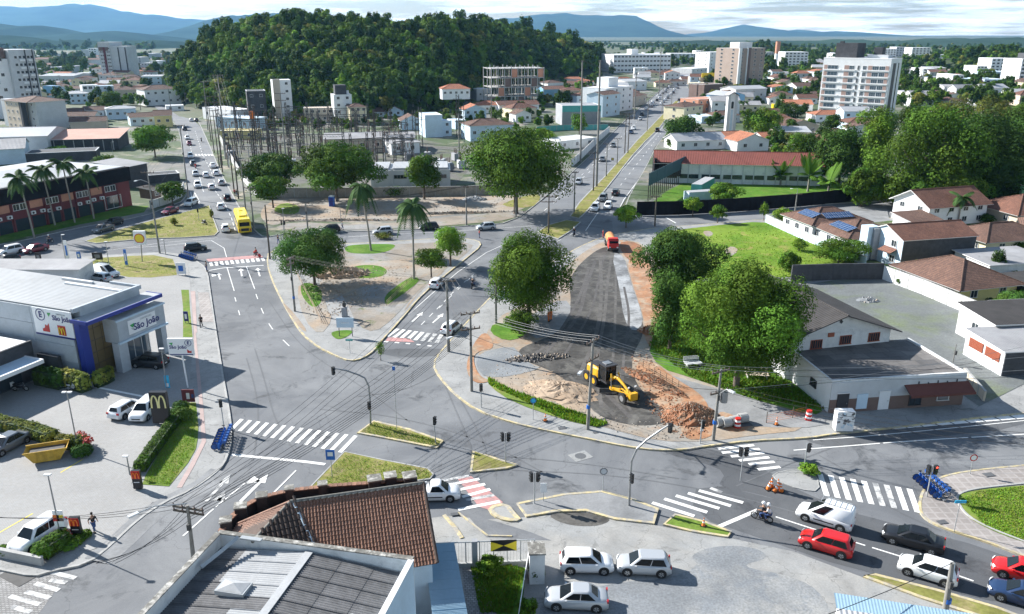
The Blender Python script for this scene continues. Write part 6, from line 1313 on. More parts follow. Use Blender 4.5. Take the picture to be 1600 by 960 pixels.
tile_slope(TH,[(9.0,3.2,6.3),(0,3.2,6.3),(0,0.05,8.3),(9.0,.05,8.3)],'clay_tile',0,seed=2)
tile_slope(TH,[(-2.6,-5.0,8.2-2.2),(-.4,-1.2,6.9),(0,0,8.3),(-2.0,-3.9,8.25)],'clay_tile_dark',0,seed=3)if 0 else None
# wing running towards the lower left: shade on its right slope and sun on its left put into tile colours, ridge tiles
wr0,wr1=(0,0,8.3),(-2.3,-3.7,8.15)
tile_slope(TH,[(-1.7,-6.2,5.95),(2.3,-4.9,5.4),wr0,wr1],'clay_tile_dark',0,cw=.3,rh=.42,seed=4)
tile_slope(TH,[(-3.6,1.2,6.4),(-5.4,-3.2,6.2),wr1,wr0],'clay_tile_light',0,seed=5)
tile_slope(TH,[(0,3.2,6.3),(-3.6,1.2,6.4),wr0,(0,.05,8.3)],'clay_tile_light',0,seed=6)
def ridge_tiles(a,b,n,m='mossy'):
 a,b=V(a),V(b);d=(b-a)/n;mb=MB();mb.tube((0,0,0),(d.length*1.08,0,.02),.13,.11,m,8);me=mb.mesh('ridge_tile');q=d.to_track_quat('X','Z')
 for i in range(n):o=linkobj('ridge_tile',me,TH);o.location=a+d*i;o.rotation_euler=q.to_euler()
ridge_tiles((0,0,8.36),(9,0,8.36),22);ridge_tiles(wr0,wr1,10);ridge_tiles((0,0,8.34),(-3.6,1.2,6.45),9,'clay_tile_light');ridge_tiles((9.0,-4.9,5.26),(9.0,0,8.36),14,'clay_tile_dark')
vf=MB();vf.path([(0.25,-.15,8.28),(1.2,-2.6,6.85),(2.5,-4.9,5.5)],.1,'lightblue',6);vf.build('valley_flashing',TH)
mb=MB();mb.box((4.4,-.9,2.6),(8.6,7.4,5.15),'lightblue');mb.add([(8.72,-4.5,5.15),(8.62,2.9,5.15),(8.62,2.9,6.3),(8.62,0,8.1)],[(0,1,2,3)],'lightblue');mb.box((-2.3,-1.6,2.9),(4.2,5.4,5.8),'lightblue');mb.build('wall',TH)
# curved dark parapet round the back, tile coping, piers
pp=[G(x,y,6.8)for x,y in((345,831),(358,812),(376,795),(398,782),(425,773),(460,766),(520,759),(580,755),(652,748))]
cp_=[wmat(TH).inverted()@V(p)for p in pp];mb=MB();kerb(mb,[(p.x,p.y,0)for p in cp_],.3,0,6.75,'soot');mb.build('parapet_wall',TH)
for a,b in zip(cp_,cp_[1:]):
 n=max(2,int((b-a).length/.33));tm=MB();tm.box((0,0,0),((b-a).length/n-.03,.42,.07),'clay_tile');me=tm.mesh('coping_tile');ang=math.atan2((b-a).y,(b-a).x)
 for i in range(n):p=a.lerp(b,(i+.5)/n);o=linkobj('coping_tile',me,TH);o.location=(p.x,p.y,6.82+(i%2)*.012);o.rotation_euler=(0,0,ang)
for x,y,s in((376,795,.75),(353,817,.7),(409,778,.7),(452,767,.55),(504,760,.6),(585,752,.9),(610,747,.8),(640,747,.9)):
 p=wmat(TH).inverted()@V(G(x,y,7.0));mb=MB();mb.box((p.x,p.y,3.6),(s,s,7.2),'soot');mb.box((p.x,p.y,7.25),(s+.12,s+.12,.1),'mossy');mb.build('parapet_pier',TH)
# blue corrugated annex
A=V((-6.2,48.5,0));AN=thing('lean_to','blue corrugated lean-to roof beside the tiled house','lean-to',(-6.0,48.4,0),math.atan2(-7.2,1.3));L_=7.3;me=corr_sheet(1.02,2.2,'roof_blue',.03,8)
for i in range(13):
 for j in range(1):
  o=linkobj('roof_sheet',me,AN);o.location=(1.0*i,0,3.5-.0*i);o.rotation_euler=(0,.05,R(90));o.location=(1.0*i+1.0,-.3,3.55)
mb=MB();mb.box((6.5,.9,1.7),(12.8,1.9,3.3),'lightblue');mb.build('wall',AN)
# fence with the black and yellow panel, gate posts
FE=thing('metal_fence','grey mesh fence with a black and yellow panel behind the small lawn','fence',G(664,889),math.atan2(G(835,882)[1]-G(664,889)[1],G(835,882)[0]-G(664,889)[0]));Lf=(V(G(835,882))-V(G(664,889))).length
for i in range(9):mb=MB();mb.tube((Lf*i/8,0,0),(Lf*i/8,0,2.2),.04,.04,'galvanised',6);mb.build('post',FE)
mb=MB();mb.box((Lf/2,0,2.2),(Lf,.07,.07),'galvanised');mb.build('top_rail',FE);mb=MB();mb.box((Lf/2,0,.2),(Lf,.22,.4),'concrete');mb.build('base_wall',FE)
mb=MB();mb.box((Lf*.455,0,1.15),(.42,.42,2.4),'grey_wall');mb.build('gate_pillar',FE)
for i in range(34):
 if abs(i/34-.455)>.03:mb=MB();mb.box((Lf*(i+.5)/34,0,1.3),(.015,.015,1.75),'galvanised');mb.build('fence_bar',FE)
x0,x1,z0,z1=Lf*.60,Lf*.835,1.35,2.3;cx_,cz_=(x0+x1)/2,(z0+z1)/2
mb=MB();mb.box((cx_,-.06,cz_),(x1-x0,.03,z1-z0),'sign_black')
for f in([(x0,-.085,z0),(cx_,-.085,cz_),(x0,-.085,z1-.1)],[(x1,-.085,z1-.1),(cx_,-.085,cz_),(x1,-.085,z0)]):mb.face(f,'sign_yellow')
mb.build('black_yellow_panel',FE)
a,b=G(808,975),G(824,875);LF=thing('leaning_fence','low leaning white panel fence along the edge of the small lawn','fence',a,math.atan2(b[1]-a[1],b[0]-a[0]));l=(V(b)-V(a)).length
for i in range(6):mb=MB();mb.box((l*(i+.5)/6,0,.9),(l/6-.04,.06,1.75),'white_dirty');o=mb.build('fence_panel',LF);o.rotation_euler=(.12,0,0)
c=G(838,905);GP=thing('gate_house','small white gate pillar with weathered concrete top beside the parked cars','pillar',c,.05);mb=MB();mb.box((0,0,1.3),(1.1,1.3,2.6),'white_dirty');mb.build('pillar',GP);mb=MB();mb.box((0,0,2.65),(1.25,1.5,.12),'mossy');mb.build('cap',GP)
c=G(777,965);mb=MB();mb.tube((0,0,.3),(2.2,-.2,.3),.75,.75,'navy',14);o=mb.build('water_tank',origin=None);o.location=(-1.9,43.2,.5);tag(o,'dark blue round tank lying in the yard beside the lean-to','tank')
# ---- pale blue roof corner at the bottom right
c=G(1303,926,3.5);BR=thing('shop_roof','pale blue corrugated roof corner at the bottom right','building',(c[0],c[1],0),R(-14));me=corr_sheet(1.0,1.4,'roof_blue',.012,5)
for i in range(9):o=linkobj('roof_sheet',me,BR);o.location=(1.0*i+1.0,-1.4,3.35);o.rotation_euler=(0,-.1,R(90))
mb=MB();mb.box((4.5,-4.2,1.7),(9,5.6,3.3),'white');mb.build('wall',BR);mb=MB();mb.box((4.5,-4.2,3.38),(9,5.5,.08),'roof_light');mb.build('roof',BR)
# ---- shop with flat roof, gabled hall behind, wall
st_rz=math.atan2(2.1,14.9)
S=thing('shop','single-storey shop with flat weathered roof, grey-beige front and dark red awning','shop',(33.3,76.2,PZ),st_rz);W,D,H=15.3,10.5,3.45
mb=MB();mb.box((W/2,D/2,H/2),(W-.02,D,H),'white');mb.build('wall',S)
mb=MB();mb.box((W/2,-.05,H*.72),(W,.12,H*.56),'grey_light');mb.box((W/2,-.06,H*.22),(W,.14,H*.44),'brown_wall');mb.build('front_wall',S)
mat('roof_patchy',(.10,.097,.097),var=.15,scale=3,big=.2,bigscale=.4,uv=True,pattern=dict(kind='brick',w=2.2,h=1.4,m=.03,c2=(.18,.168,.16),mc=(.07,.07,.07)))
mb=MB();mb.box((W/2,D/2,H+.02),(W-.4,D-.3,.06),'roof_patchy');mb.build('roof',S)
for c,d in(((W/2,.1,H+.12),(W+.1,.25,.3)),((W-.1,D/2,H+.1),(.3,D-.4,.3)),((.08,D/2,H+.1),(.2,D-.4,.26))):mb=MB();mb.box(c,d,'white_dirty');mb.build('parapet',S)
aw=MB();slab(aw,[(8.2,-1.5,2.0),(15.6,-1.5,2.0),(15.6,-.1,2.75),(8.2,-.1,2.75)],.1,'awning_brown');aw.box((11.9,-1.5,1.93),(7.4,.06,.24),'awning_brown');aw.build('awning',S)
door(S,(1.4,-.12,0),0,1.3,2.2);door(S,(6.1,-.12,.05),0,1.2,2.1,'white')
mb=MB();mb.box((3.6,-.16,1.15),(1.2,.08,1.7),'lightblue');mb.build('shutter',S);window(S,(9.7,-.12,1.2),0,1.4,1.8,'frame_dark');window(S,(12.9,-.12,1.4),0,1.4,1.5,'frame_white','glass',0)
mb=MB();mb.box((12.9,-.2,1.4),(1.1,.02,1.2),'cloth_grey');mb.build('poster',S);mb=MB();mb.box((9.9,-.2,1.7),(.5,.02,.6),'sign_white');mb.build('poster',S);window(S,(0,3.5,1.9),-math.pi/2,1.3,.9,'frame_dark')
for i in range(5):mb=MB();mb.box((9.8+i*1.1,-.15,H-.55-.15*(i%2)),(.08,.12,.3),'frame_dark');mb.build('bracket',S)
G1=thing('gabled_hall','white gabled hall with dark corrugated roof behind the flat-roofed shop','hall',(31.4,84.6,PZ),R(14));W,D,H=13.4,15,5.3
mb=MB();mb.box((W/2,D/2,H/2),(W,D,H),'white_dirty');mb.build('wall',G1);roof_parts(G1,W,D,H,'gable_y',2.3,'roof_dark',.9,'white_dirty',True,'frame_dark')
for x in(3.6,7.4,11.2):window(G1,(x,0,4.1 if x<4 else 4.3),0,1.5,1.1,'shutter_red','glass',4)
mb=MB();mb.box((5.4,-.05,5.1),(.8,.1,.5),'shutter_red');mb.box((6.5,-.05,6.6),(.35,.06,.35),'frame_dark',M=Matrix.Rotation(.785,3,'Y'));mb.build('vent',G1)
# right-hand houses
t=bldw('cottage with brown hip roof and yellow walls behind the long white wall',65.5,111.4,.28,10.5,13,2.8,'hip',2.4,'yellow_wall','roof_tile_brown',1,2,4,0,.9)
bldw('grey sloping carport roof beside the yellow cottage',76.5,113,.28,8,6,2.3,'shed',.3,'dark_wall','roof_dark',1,0,0,0,.3,'carport','carport')
t=bldw('pale blue two-storey house with brown gable roof and dark concrete side',65.5,130.1,.238,14.4,8.6,5.2,'gable_x',1.7,'lightblue','roof_tile',2,0,2,0,.3,front='dark_wall')
mb=MB();mb.box((-1,7.4,3.0),(2.2,2.0,6.0),'lightblue');mb.box((-.6,6.2,3.0),(1.2,.5,5.6),'grey_wall');mb.build('stair_wing',t);mb=MB();slab(mb,[(-1.4,1.2,2.6),(-1.4,4.4,2.6),(.1,4.4,3.3),(.1,1.2,3.3)],.1,'roof_tile');mb.build('porch_roof',t)
t=bldw('white two-storey house with broad brown gable roof on the right',85.5,161.4,.3,15,10,4.4,'gable_x',2.5,'white','roof_tile',2,4,2,0,.8)
bldw('low wing of the white two-storey house with brown lean-to roof',79.5,156,.3,7,5,2.4,'shed',.9,'white','roof_tile_brown',1,2,0,0,.5)
s1=bldw('single-storey house with brown hip roof and solar panels, front part',60.6,140.2,.2,12,12,2.9,'hip',2.0,'white','roof_tile_brown',1,2,3,0,.6)
s2=bldw('single-storey house with brown hip roof and solar panels, rear part',57.8,150.5,.25,12.5,10,3.2,'hip',2.0,'white','roof_tile_brown',1,0,3,0,.6)
def solar(par,x,y,w,l,z,tilt,side,label):
 t=thing('solar_panel',label,'solar panel',tuple(wmat(par)@Vector((x,y,z))),par.rotation_euler.z)
 for i in range(int(w)):
  for j in range(2):
   mb=MB();mb.box((0,0,0),(1.0,.96,.05),'solar');o=mb.build('panel',t);o.rotation_euler=(0,-tilt,0)if side=='l' else(tilt,0,0)
   if side=='l':o.location=(j*1.02*math.cos(tilt),i*1.0,j*1.02*math.sin(tilt))
   else:o.location=(i*1.04,j*1.0*math.cos(tilt),j*1.0*math.sin(tilt))
solar(s1,1.6,2.8,6,2,3.75,.32,'l','blue solar panel group on the front hip of the brown roof');solar(s2,1.6,2.6,5,2,4.05,.36,'l','blue solar panel group on the left rear hip');solar(s2,4.2,1.6,6,2,4.0,.36,'f','blue solar panel group along the upper rear roof')
bldw('brown-roofed cottage with cream walls at the right edge',84.5,138.5,.25,14,9,3.0,'hip',1.9,'cream','roof_tile_brown',1,2,2,0,.8)
bldw('wide brown-tiled house behind the coconut palm at the right edge',103,160,.2,16,12,3.2,'hip',2.6,'beige','roof_tile',1,3,2,0,.8);bldw('brown roof house in front of the green building',98,150,-.5,14,8,3.0,'hip',1.9,'white','roof_tile_brown',1,2,0,0,.6)
bldw('light green building cut by the right edge',113,176,.1,12,10,6,'flat',0,'green_wall','roof_grey',2,3,1,0,name='building',cat='building')
bldw('low shed with pale grey roof at the right edge below the cottages',77,124,.2,12,8,2.6,'shed',.4,'white_dirty','roof_grey',1,0,2,0,name='shed',cat='shed')
t=bldw('white shed with orange ventilation grilles and dark patchy roofs',57,85.7,.12,14,6.8,3.1,'shed',.35,'white','roof_grey',1,0,0,0,.25,name='shed',cat='shed')
for y in(1.9,4.8):
 for k in range(8):mb=MB();mb.box((-.06,y,1.5+k*.15),(.1,2.5,.09),'shutter_red');mb.build('louvre',t)
mb=MB();mb.box((7,-.05,1.5),(13.9,.1,2.9),'dark_wall');mb.build('tiled_side',t)
bldw('white back shed with dark broken roof beside the gravel yard',60.0,93,.12,10,7,3.8,'shed',.5,'white_dirty','roof_dark',1,0,1,0,.4,name='shed',cat='shed');bldw('pale roofed shed behind the white wall at the right',66,97,.12,12,7,3.2,'flat',0,'white_dirty','roof_light',1,0,0,0,name='shed',cat='shed')
# walls and fences
mat('wall_stain',(.36,.33,.29),var=.15,scale=2,big=.2,bigscale=.4,pattern=dict(kind='patch',s=.5,c2=(.22,.2,.18),a=.4,b=.7))
wall_thing('boundary_wall','long white wall along the gravel yard',[(1376,436),(1440,460),(1500,486),(1560,512),(1640,548)],2.3,.2,'white')
wall_thing('boundary_wall','dark stained wall at the back of the gravel yard',[(1236,440),(1300,438),(1378,437)],2.7,.2,'dark_wall',cap='dark_wall')
wall_thing('boundary_wall','pale blue garden wall beside the meadow',[(1196,348),(1250,373),(1300,394),(1352,417)],1.7,.15,'lightblue')
wall_thing('boundary_wall','low beige wall at the right side of the flat-roofed shop',[(1505,590),(1520,608),(1537,628)],1.2,.2,'beige',panels=1.5)
wall_thing('black_fence','long black net fence along the side street',[(995,337),(1060,336),(1150,331),(1250,323),(1320,316),(1386,308)],3.0,.08,'black_net','fence',3,'black_net')
wall_thing('boundary_wall','long grey concrete wall in front of the substation',[(402,309),(480,309),(560,308),(640,307),(720,306),(792,302)],2.3,.18,'wall_stain','wall',3)
wall_thing('boundary_wall','pale wall along the left street beside the substation',[(402,309),(378,280),(360,250),(345,222)],2.3,.18,'white_dirty','wall',3)
# planter wall by the white parked car
wall_thing('planter_wall','low grey planter wall at the bottom left corner',[(-30,862),(0,870),(68,884)],.7,.25,'concrete','wall',0)
# billboards seen from behind at the corner lot
for i in range(5):
 a,b=G(1012+i*12.6,316-i*7.2),G(1012+(i+1)*12.6,316-(i+1)*7.2);t=thing('billboard',['nearest','second','middle','fourth','farthest'][i]+' billboard of the row by the black fence, seen from behind','billboard',a,math.atan2(b[1]-a[1],b[0]-a[0]),'billboards at the corner lot');l=(V(b)-V(a)).length
 mb=MB();mb.box((l/2,0,5.3),(l*.96,.1,3.0),'billboard_blue');mb.build('panel',t)
 for k in range(4):mb=MB();mb.box((l*(k+.5)/4,.2,3.4),(.16,.16,6.8),'wood_pole');mb.build('post',t)
 for z in(4.0,5.3,6.6):mb=MB();mb.box((l/2,.12,z),(l*.96,.1,.1),'steel_dark');mb.build('rail',t)
for(px,py,w,d,h,m,rz,lb)in((1079,305,2.6,12,2.7,'teal',-.5,'pale green shipping container on the fenced lawn'),(1076,316,7,2.6,2.2,'lightblue',.3,'pale blue low cabin before the green container'),(1106,283,12,3,2.2,'dark_wall',0,'dark flat hut against the long hall')):
 c=G(px,py);t=thing('container',lb,'container',c,rz);mb=MB();mb.box((w/2,d/2,h/2),(w,d,h),m);mb.build('body',t);mb=MB();mb.box((w/2,d/2,h+.04),(w-.1,d-.1,.08),'roof_light' if m!='dark_wall' else 'dark_wall');mb.build('roof',t)
 for i in range(int(max(w,d)/.6)):mb=MB();mb.box((0-.02,.3+i*.6,h/2)if d>w else(.3+i*.6,-.02,h/2),(.05,.2,h-.3)if d>w else(.2,.05,h-.3),m);mb.build('rib',t)
# ---------------------------------------------------------------- substation
t,W,D,h=bld('white three-bay utility building behind the concrete wall',580,704,268,296,294,12,'flat',0,'grey_light','roof_light',1,0,0,0,name='utility_building',cat='building')
for i in range(4):
 for k in range(4):window(t,(W*(i+.25+k*.16)/4.0,0,h-1.6),0,W/4*.15,.9,'frame_dark','glass',0)
 mb=MB();mb.box((W*i/4+.4,-.2,h/2+.2),(.6,.5,h+.6),'grey_light');mb.build('buttress',t)
 mb=MB();mb.box((W*(i+.5)/4,D/2,h+.3),(W/4*.8,D-1,.5),'roof_light');mb.build('roof_vault',t)
bld('long control building with corrugated grey roof inside the substation',508,648,218,240,237,14,'gable_x',1.2,'beige','roof_grey',1,6,0,0,name='control_building',cat='building',fascia='frame_dark')
bld('white low annex at the right of the control building',612,656,225,243,240,8,'shed',.5,'white','roof_grey',1,2,0,0,name='annex',cat='building');bld('yellow-walled store inside the substation',345,400,205,219,219,8,'flat',0,'yellow_wall','roof_light',1,3,0,0,name='store',cat='building')
bld('low white shop row along the right side of the left street',318,362,168,186,192,10,'flat',0,'white','roof_light',1,3,0,0);bld('second low white shop in front of the white shop row',338,392,183,200,204,10,'flat',0,'lightblue','roof_grey',1,3,0,0)
def lattice(par,p,h,w=.7,name='lattice_column',m='steel_dark'):
 mb=MB();b=w/2
 for sx_,sy in((-b,-b),(b,-b),(b,b),(-b,b)):mb.bar((p[0]+sx_,p[1]+sy,0),(p[0]+sx_*.7,p[1]+sy*.7,h),.11,.11,m)
 n=int(h/1.2)
 for i in range(n):
  z0,z1=h*i/n,h*(i+1)/n;s=1 if i%2 else-1
  for y in(-b,b):mb.bar((p[0]-s*b*.9,p[1]+y*.9,z0),(p[0]+s*b*.9,p[1]+y*.9,z1),.08,.08,m)
  for x in(-b,b):mb.bar((p[0]+x*.9,p[1]-s*b*.9,z0),(p[0]+x*.9,p[1]+s*b*.9,z1),.08,.08,m)
 return mb.build(name,par)
def gantry(label,px,py,W,h,rz,bays=2):
 t=thing('substation_gantry',label,'gantry',G(px,py),rz,'steel gantries of the substation')
 for i in range(bays+1):lattice(t,(W*i/bays,0),h+2)
 for z in(h,h-3.2):
  mb=MB();mb.box((W/2,.35,z+.35),(W,.14,.14),'steel_dark');mb.box((W/2,-.35,z+.35),(W,.08,.08),'steel_dark');mb.box((W/2,0,z-.35),(W,.08,.08),'steel_dark')
  n=int(W/.9)
  for i in range(n):mb.bar((W*i/n,.35*(1 if i%2 else-1),z+.35),(W*(i+1)/n,0,z-.35),.05,.05,'steel_dark');mb.bar((W*i/n,-.35,z+.35),(W*(i+1)/n,.35,z+.35),.04,.04,'steel_dark')
  mb.build('lattice_beam',t)
 k=bays*3
 for i in range(k):mb=MB();x=W*(i+.5)/k;mb.path([(x,0,h-.4),(x,0,h-1.9)],.12,'brown_wall',6);[mb.disc((x,0,h-.6-q*.25),(0,0,1),.2,'brown_wall',8)for q in range(5)];mb.build('insulator',t)
 return t
gl=[(372,262,10,9,0),(430,258,12,9,1),(400,244,14,10,0),(352,236,12,10,.1),(470,246,14,10,.05),(550,262,10,8,.4),(585,250,12,9,.9),(420,230,16,11,0),(500,228,14,10,.6),(372,222,14,11,0),(450,214,16,11,.1),(560,226,14,10,.7),(600,236,8,9,.2),(345,212,12,11,.2),(618,268,8,8,1.0),(520,212,14,10,.1)]
for i,(px,py,w,h,rz)in enumerate(gl):gantry('dark lattice gantry with hanging insulators, '+['behind the dark spreading tree','left of the large spreading tree','in the middle left of the substation','beside the pale wall','behind the large spreading tree','left of the white three-bay building','slanting one before the control building','in the second row from the left','slanting one left of the control building','behind the pale wall, second row','in the far row near the beige tower','right part before the brown-roofed control building','short one by the white annex','at the street corner of the substation','nearest the white three-bay building','in the far row behind the control building'][i],px,py,w,h,rz)
for i,(px,py)in enumerate([(430,268),(455,262),(640,252),(652,262),(390,270),(360,248),(700,268),(690,262),(668,250),(720,264),(712,252),(480,262)]):
 t=thing('transformer','grey power transformer with bushings, '+['before the dark spreading tree','left of the large spreading tree','beside the lattice mast','right of the lattice mast','at the left wall','by the street-side wall','right of the three-bay building','in the yard behind the three-bay building','under the tall pole','nearest the huge light green tree','in the right yard','behind the trunk of the spreading tree'][i],'transformer',G(px,py),.2*i,'transformers in the substation')
 mb=MB();mb.box((0,0,1.4),(3,1.8,2.2),'grey_light' if i%2 else 'grey_wall');mb.build('tank',t);mb=MB();[mb.box((-1.2+.35*k,-1.15,1.3),(.12,.5,1.8),'grey_wall')for k in range(8)];mb.build('radiator',t)
 for k in range(3):mb=MB();mb.tube((-1+k,0,2.5),(-1+k*1.1,0,4.0),.16,.08,'brown_wall',8);mb.build('bushing',t)
for i,(px,py,h)in enumerate([(658,232,14),(723,222,13),(648,225,12),(716,215,16)]):
 t=thing('lattice_mast',['tall lattice mast beside the white annex','rusty lattice tower in the lane right of the substation','second lattice mast near the control building','pale lattice tower by the slope path'][i],'mast',G(px,py));lattice(t,(0,0),h,1.3,'lattice_column')
 for z in(.7,.9):mb=MB();mb.box((0,0,h*z),(3.4,.12,.12),'steel_dark');mb.build('cross_arm',t)
r=random.Random(4)
for i in range(90):
 px,py=r.uniform(345,610),r.uniform(212,268)
 if py>232 and px>505 and py<243:py-=22
 t=thing('insulator_post','dark post with stacked insulator in the substation yard','insulator post',G(px,py),0,'insulator posts in the substation');hh=r.uniform(4,8)
 mb=MB();mb.tube((0,0,0),(0,0,hh-1.6),.14,.12,'steel_dark' if i%3 else 'galvanised',6);mb.build('post',t);mb=MB();mb.tube((0,0,hh-1.6),(0,0,hh),.2,.12,'brown_wall',8);mb.build('insulator',t)
mat('yard_dark',(.13,.125,.11),var=.2,scale=1,big=.3,bigscale=.1,pattern=dict(kind='patch',s=.1,c2=(.07,.09,.04),a=.45,b=.6))
sheet('substation_yard',[(352,230),(398,300),(500,300),(705,298),(735,262),(725,230),(640,215),(340,208)],'yard_dark',Z1,None,0)
# slope path and grass on the foot of the hill
# ================================================================ VEHICLES
CARS={}
CK=dict(hatch=(4.0,1.70,1.50,[(-.5,.62),(-.49,.86),(-.44,.95),(-.2,.96),(.1,.94),(.24,.93),(.38,.84),(.46,.72),(.5,.52)],(-.475,.27,-.40,.10)),sedan=(4.45,1.74,1.46,[(-.5,.60),(-.49,.84),(-.46,.94),(-.34,.97),(0,.94),(.22,.92),(.38,.82),(.47,.68),(.5,.5)],(-.37,.26,-.22,.08)),suv=(4.3,1.80,1.64,[(-.5,.66),(-.49,.96),(-.45,1.04),(-.1,1.04),(.2,1.02),(.3,1.0),(.44,.90),(.48,.76),(.5,.55)],(-.475,.28,-.41,.14)),van=(4.4,1.72,1.95,[(-.5,.66),(-.49,.96),(-.45,1.0),(-.1,1.0),(.2,.98),(.3,.95),(.44,.84),(.48,.70),(.5,.55)],(-.495,.31,-.485,.03)),pickup=(4.6,1.72,1.52,[(-.5,.70),(-.49,.96),(-.45,.98),(-.2,.98),(.1,.96),(.26,.95),(.40,.84),(.47,.70),(.5,.52)],(-.10,.28,-.05,.14)))
def car_master(kind,col,label,group):
 L_,W,H,prof,gh=CK[kind];t=thing({'hatch':'hatchback','van':'delivery_van'}.get(kind,kind),label,'pickup truck' if kind=='pickup' else 'van' if kind=='van' else 'car',group=group);hw=W/2;rings=[]
 for f,z in prof:
  e=abs(f)*2;k=1-.16*max(0,e-.72)**1.5*6.0 if e>.72 else 1;w=hw*max(.78,k);zb=.20+.12*max(0,e-.9)*10
  rings.append([(f*L_,-w*.96,zb),(f*L_,-w,.45),(f*L_,-w,min(z-.1,.78)),(f*L_,-w*.93,z-.02),(f*L_,-w*.6,z+.02),(f*L_,w*.6,z+.02),(f*L_,w*.93,z-.02),(f*L_,w,min(z-.1,.78)),(f*L_,w,.45),(f*L_,w*.96,zb)])
 mb=MB();mb.loft(rings,col);rb,fb,rt,ft=[q*L_ for q in gh];zb=prof[4][1]-.04
 def rect(x0,x1,w,z,c=.10):return[(x0+c,-w,z),(x1-c,-w,z),(x1,-w+c*1.5,z),(x1,w-c*1.5,z),(x1-c,w,z),(x0+c,w,z),(x0,w-c*1.5,z),(x0,-w+c*1.5,z)]
 wt=hw*.74;g0,g1=rect(rb,fb,hw*.92,zb),rect(rt,ft,wt,H-.05,.14)
 mb.loft([g0,g1,rect(rt+.12,ft-.12,wt-.12,H,.12)],col)
 if kind=='pickup':mb.box((-.31*L_,0,.99),(L_*.34,W*.78,.04),'plastic_black');[mb.box((-.31*L_,s*W*.44,1.04),(L_*.36,.08,.14),col)for s in(-1,1)];mb.box((-.485*L_,0,1.02),(.08,W*.86,.12),col)
 mb.box((0,0,.26),(L_*.9,W*.86,.14),'plastic_black');mb.build('body',t)
 def pane(name,p,q,o):
  mb=MB();O=Vector(o);mb.face([V(p[0])+O,V(p[1])+O,V(q[1])+O,V(q[0])+O],'car_glass');mb.build(name,t)
 def ed(ring,i,j,a,b):return[V(ring[i]).lerp(V(ring[j]),a),V(ring[i]).lerp(V(ring[j]),b)]
 def lv(i,j,a,b,v):lo=ed(g0,i,j,a,b);hi=ed(g1,i,j,a,b);return[lo[0].lerp(hi[0],v),lo[1].lerp(hi[1],v)]
 pane('windscreen',lv(2,3,-.04,1.04,.04),lv(2,3,-.02,1.02,.97),(.02,0,.012))
 if kind!='van':pane('rear_window',lv(6,7,.05,.95,.25),lv(6,7,.05,.95,.9),(-.015,0,.01))
 n={'pickup':1,'van':1}.get(kind,2);spans={1:[(.05,.92)]if kind=='pickup' else[(.66,.97)],2:[(.06,.49),(.51,.97)]}[n]
 for a,b in spans:
  pane('side_window',lv(0,1,a,b,.10),lv(0,1,a,b,.95),(0,-.016,.004));pane('side_window',lv(5,4,a,b,.10),lv(5,4,a,b,.95),(0,.016,.004))
 dark=(L_*7+W)%1>.4 or col in('car_black','car_blue')
 for sx_ in(-.31,.31):
  for s in(-1,1):
   x=sx_*L_;y=s*(hw+.004);ar=MB();ar.disc((x,y,.34),(0,s,0),.40,'plastic_black',16)
   w_=bpy.data.objects.new('wheel',ar.mesh('wheel_arch'));COL.objects.link(w_);w_.parent=t
   ty=MB();ty.tube((x,s*(hw-.2),.31),(x,s*(hw+.02),.31),.31,.31,'tyre',16);ty.build('tyre',w_)
   ri=MB();ri.disc((x,s*(hw+.025),.31),(0,s,0),.20,'rim',12);ri.disc((x,s*(hw+.03),.31),(0,s,0),.05,'rim_dark',8);[ri.face([(x+.19*math.cos(a),s*(hw+.029),.31+.19*math.sin(a)),(x+.07*math.cos(a+.35),s*(hw+.029),.31+.07*math.sin(a+.35)),(x+.19*math.cos(a+.7),s*(hw+.029),.31+.19*math.sin(a+.7))],'rim_dark')for a in[k*1.2566 for k in range(5)]];ri.build('rim',w_)
 zf=.68
 for s in(-1,1):
  mb=MB();mb.face([(L_*.492,s*hw*.40,zf-.06),(L_*.478,s*hw*.84,zf-.04),(L_*.44,s*hw*.90,zf+.10),(L_*.475,s*hw*.45,zf+.08)],'lamp_clear');o=mb.build('headlight',t);o.location=(.03,s*.02,.02)
  mb=MB();mb.box((-L_*.486,s*hw*.74,.84 if kind!='suv' else.92),(.08,.26,.2),'lamp_red');mb.build('taillight',t)
  mb=MB();mb.box((fb-.42 if kind!='van' else fb-.5,s*(hw+.07),zb+.06),(.14,.18,.12),col);mb.build('wing_mirror',t)
 mb=MB();mb.box((L_*.494,0,.50),(.06,W*.5,.14),'plastic_black');mb.build('grille',t);mb=MB();mb.box((L_*.503,0,.38),(.02,.4,.12),'sign_white');mb.box((-L_*.503,0,.60),(.02,.4,.12),'sign_white');mb.build('number_plate',t)
 if kind=='van' or kind=='pickup':
  for s in(-1,1):mb=MB();mb.box((-.05,s*(hw+.008),.52),(L_*.36,.02,.1),'plastic_black');mb.build('side_trim',t)
 if kind=='van':
  for s in(-.5,.5):mb=MB();mb.box((-.6,s,H+.1),(2.4,.04,.04),'galvanised');mb.build('roof_rail',t)
  for k in range(6):mb=MB();mb.box((-1.7+.42*k,0,H+.13),(.03,1.0,.03),'galvanised');mb.build('ladder_rung',t)
 return t
CN=dict(car_white='white',car_silver='silver',car_grey='dark grey',car_black='black',car_red='red',car_darkred='dark red',car_blue='dark blue',car_beige='beige')
def car(kind,col,px,py,tx,ty,where,z=.03,group=None):
 a,b=V(G(px,py)),V(G(tx,ty));rz=math.atan2(b.y-a.y,b.x-a.x);lb=f"{CN[col]} { {'hatch': 'hatchback', 'suv': 'sport utility car', 'van': 'small delivery van'}.get(kind, kind)} {where}"
 k=(kind,col)
 if k not in CARS:CARS[k]=t=car_master(kind,col,lb,group);t.location=(a.x,a.y,z);t.rotation_euler=(0,0,rz);return t
 return copy_tree(CARS[k],(a.x,a.y,z),rz,lb,group)
Q,Zp='cars waiting at the lights',Z1
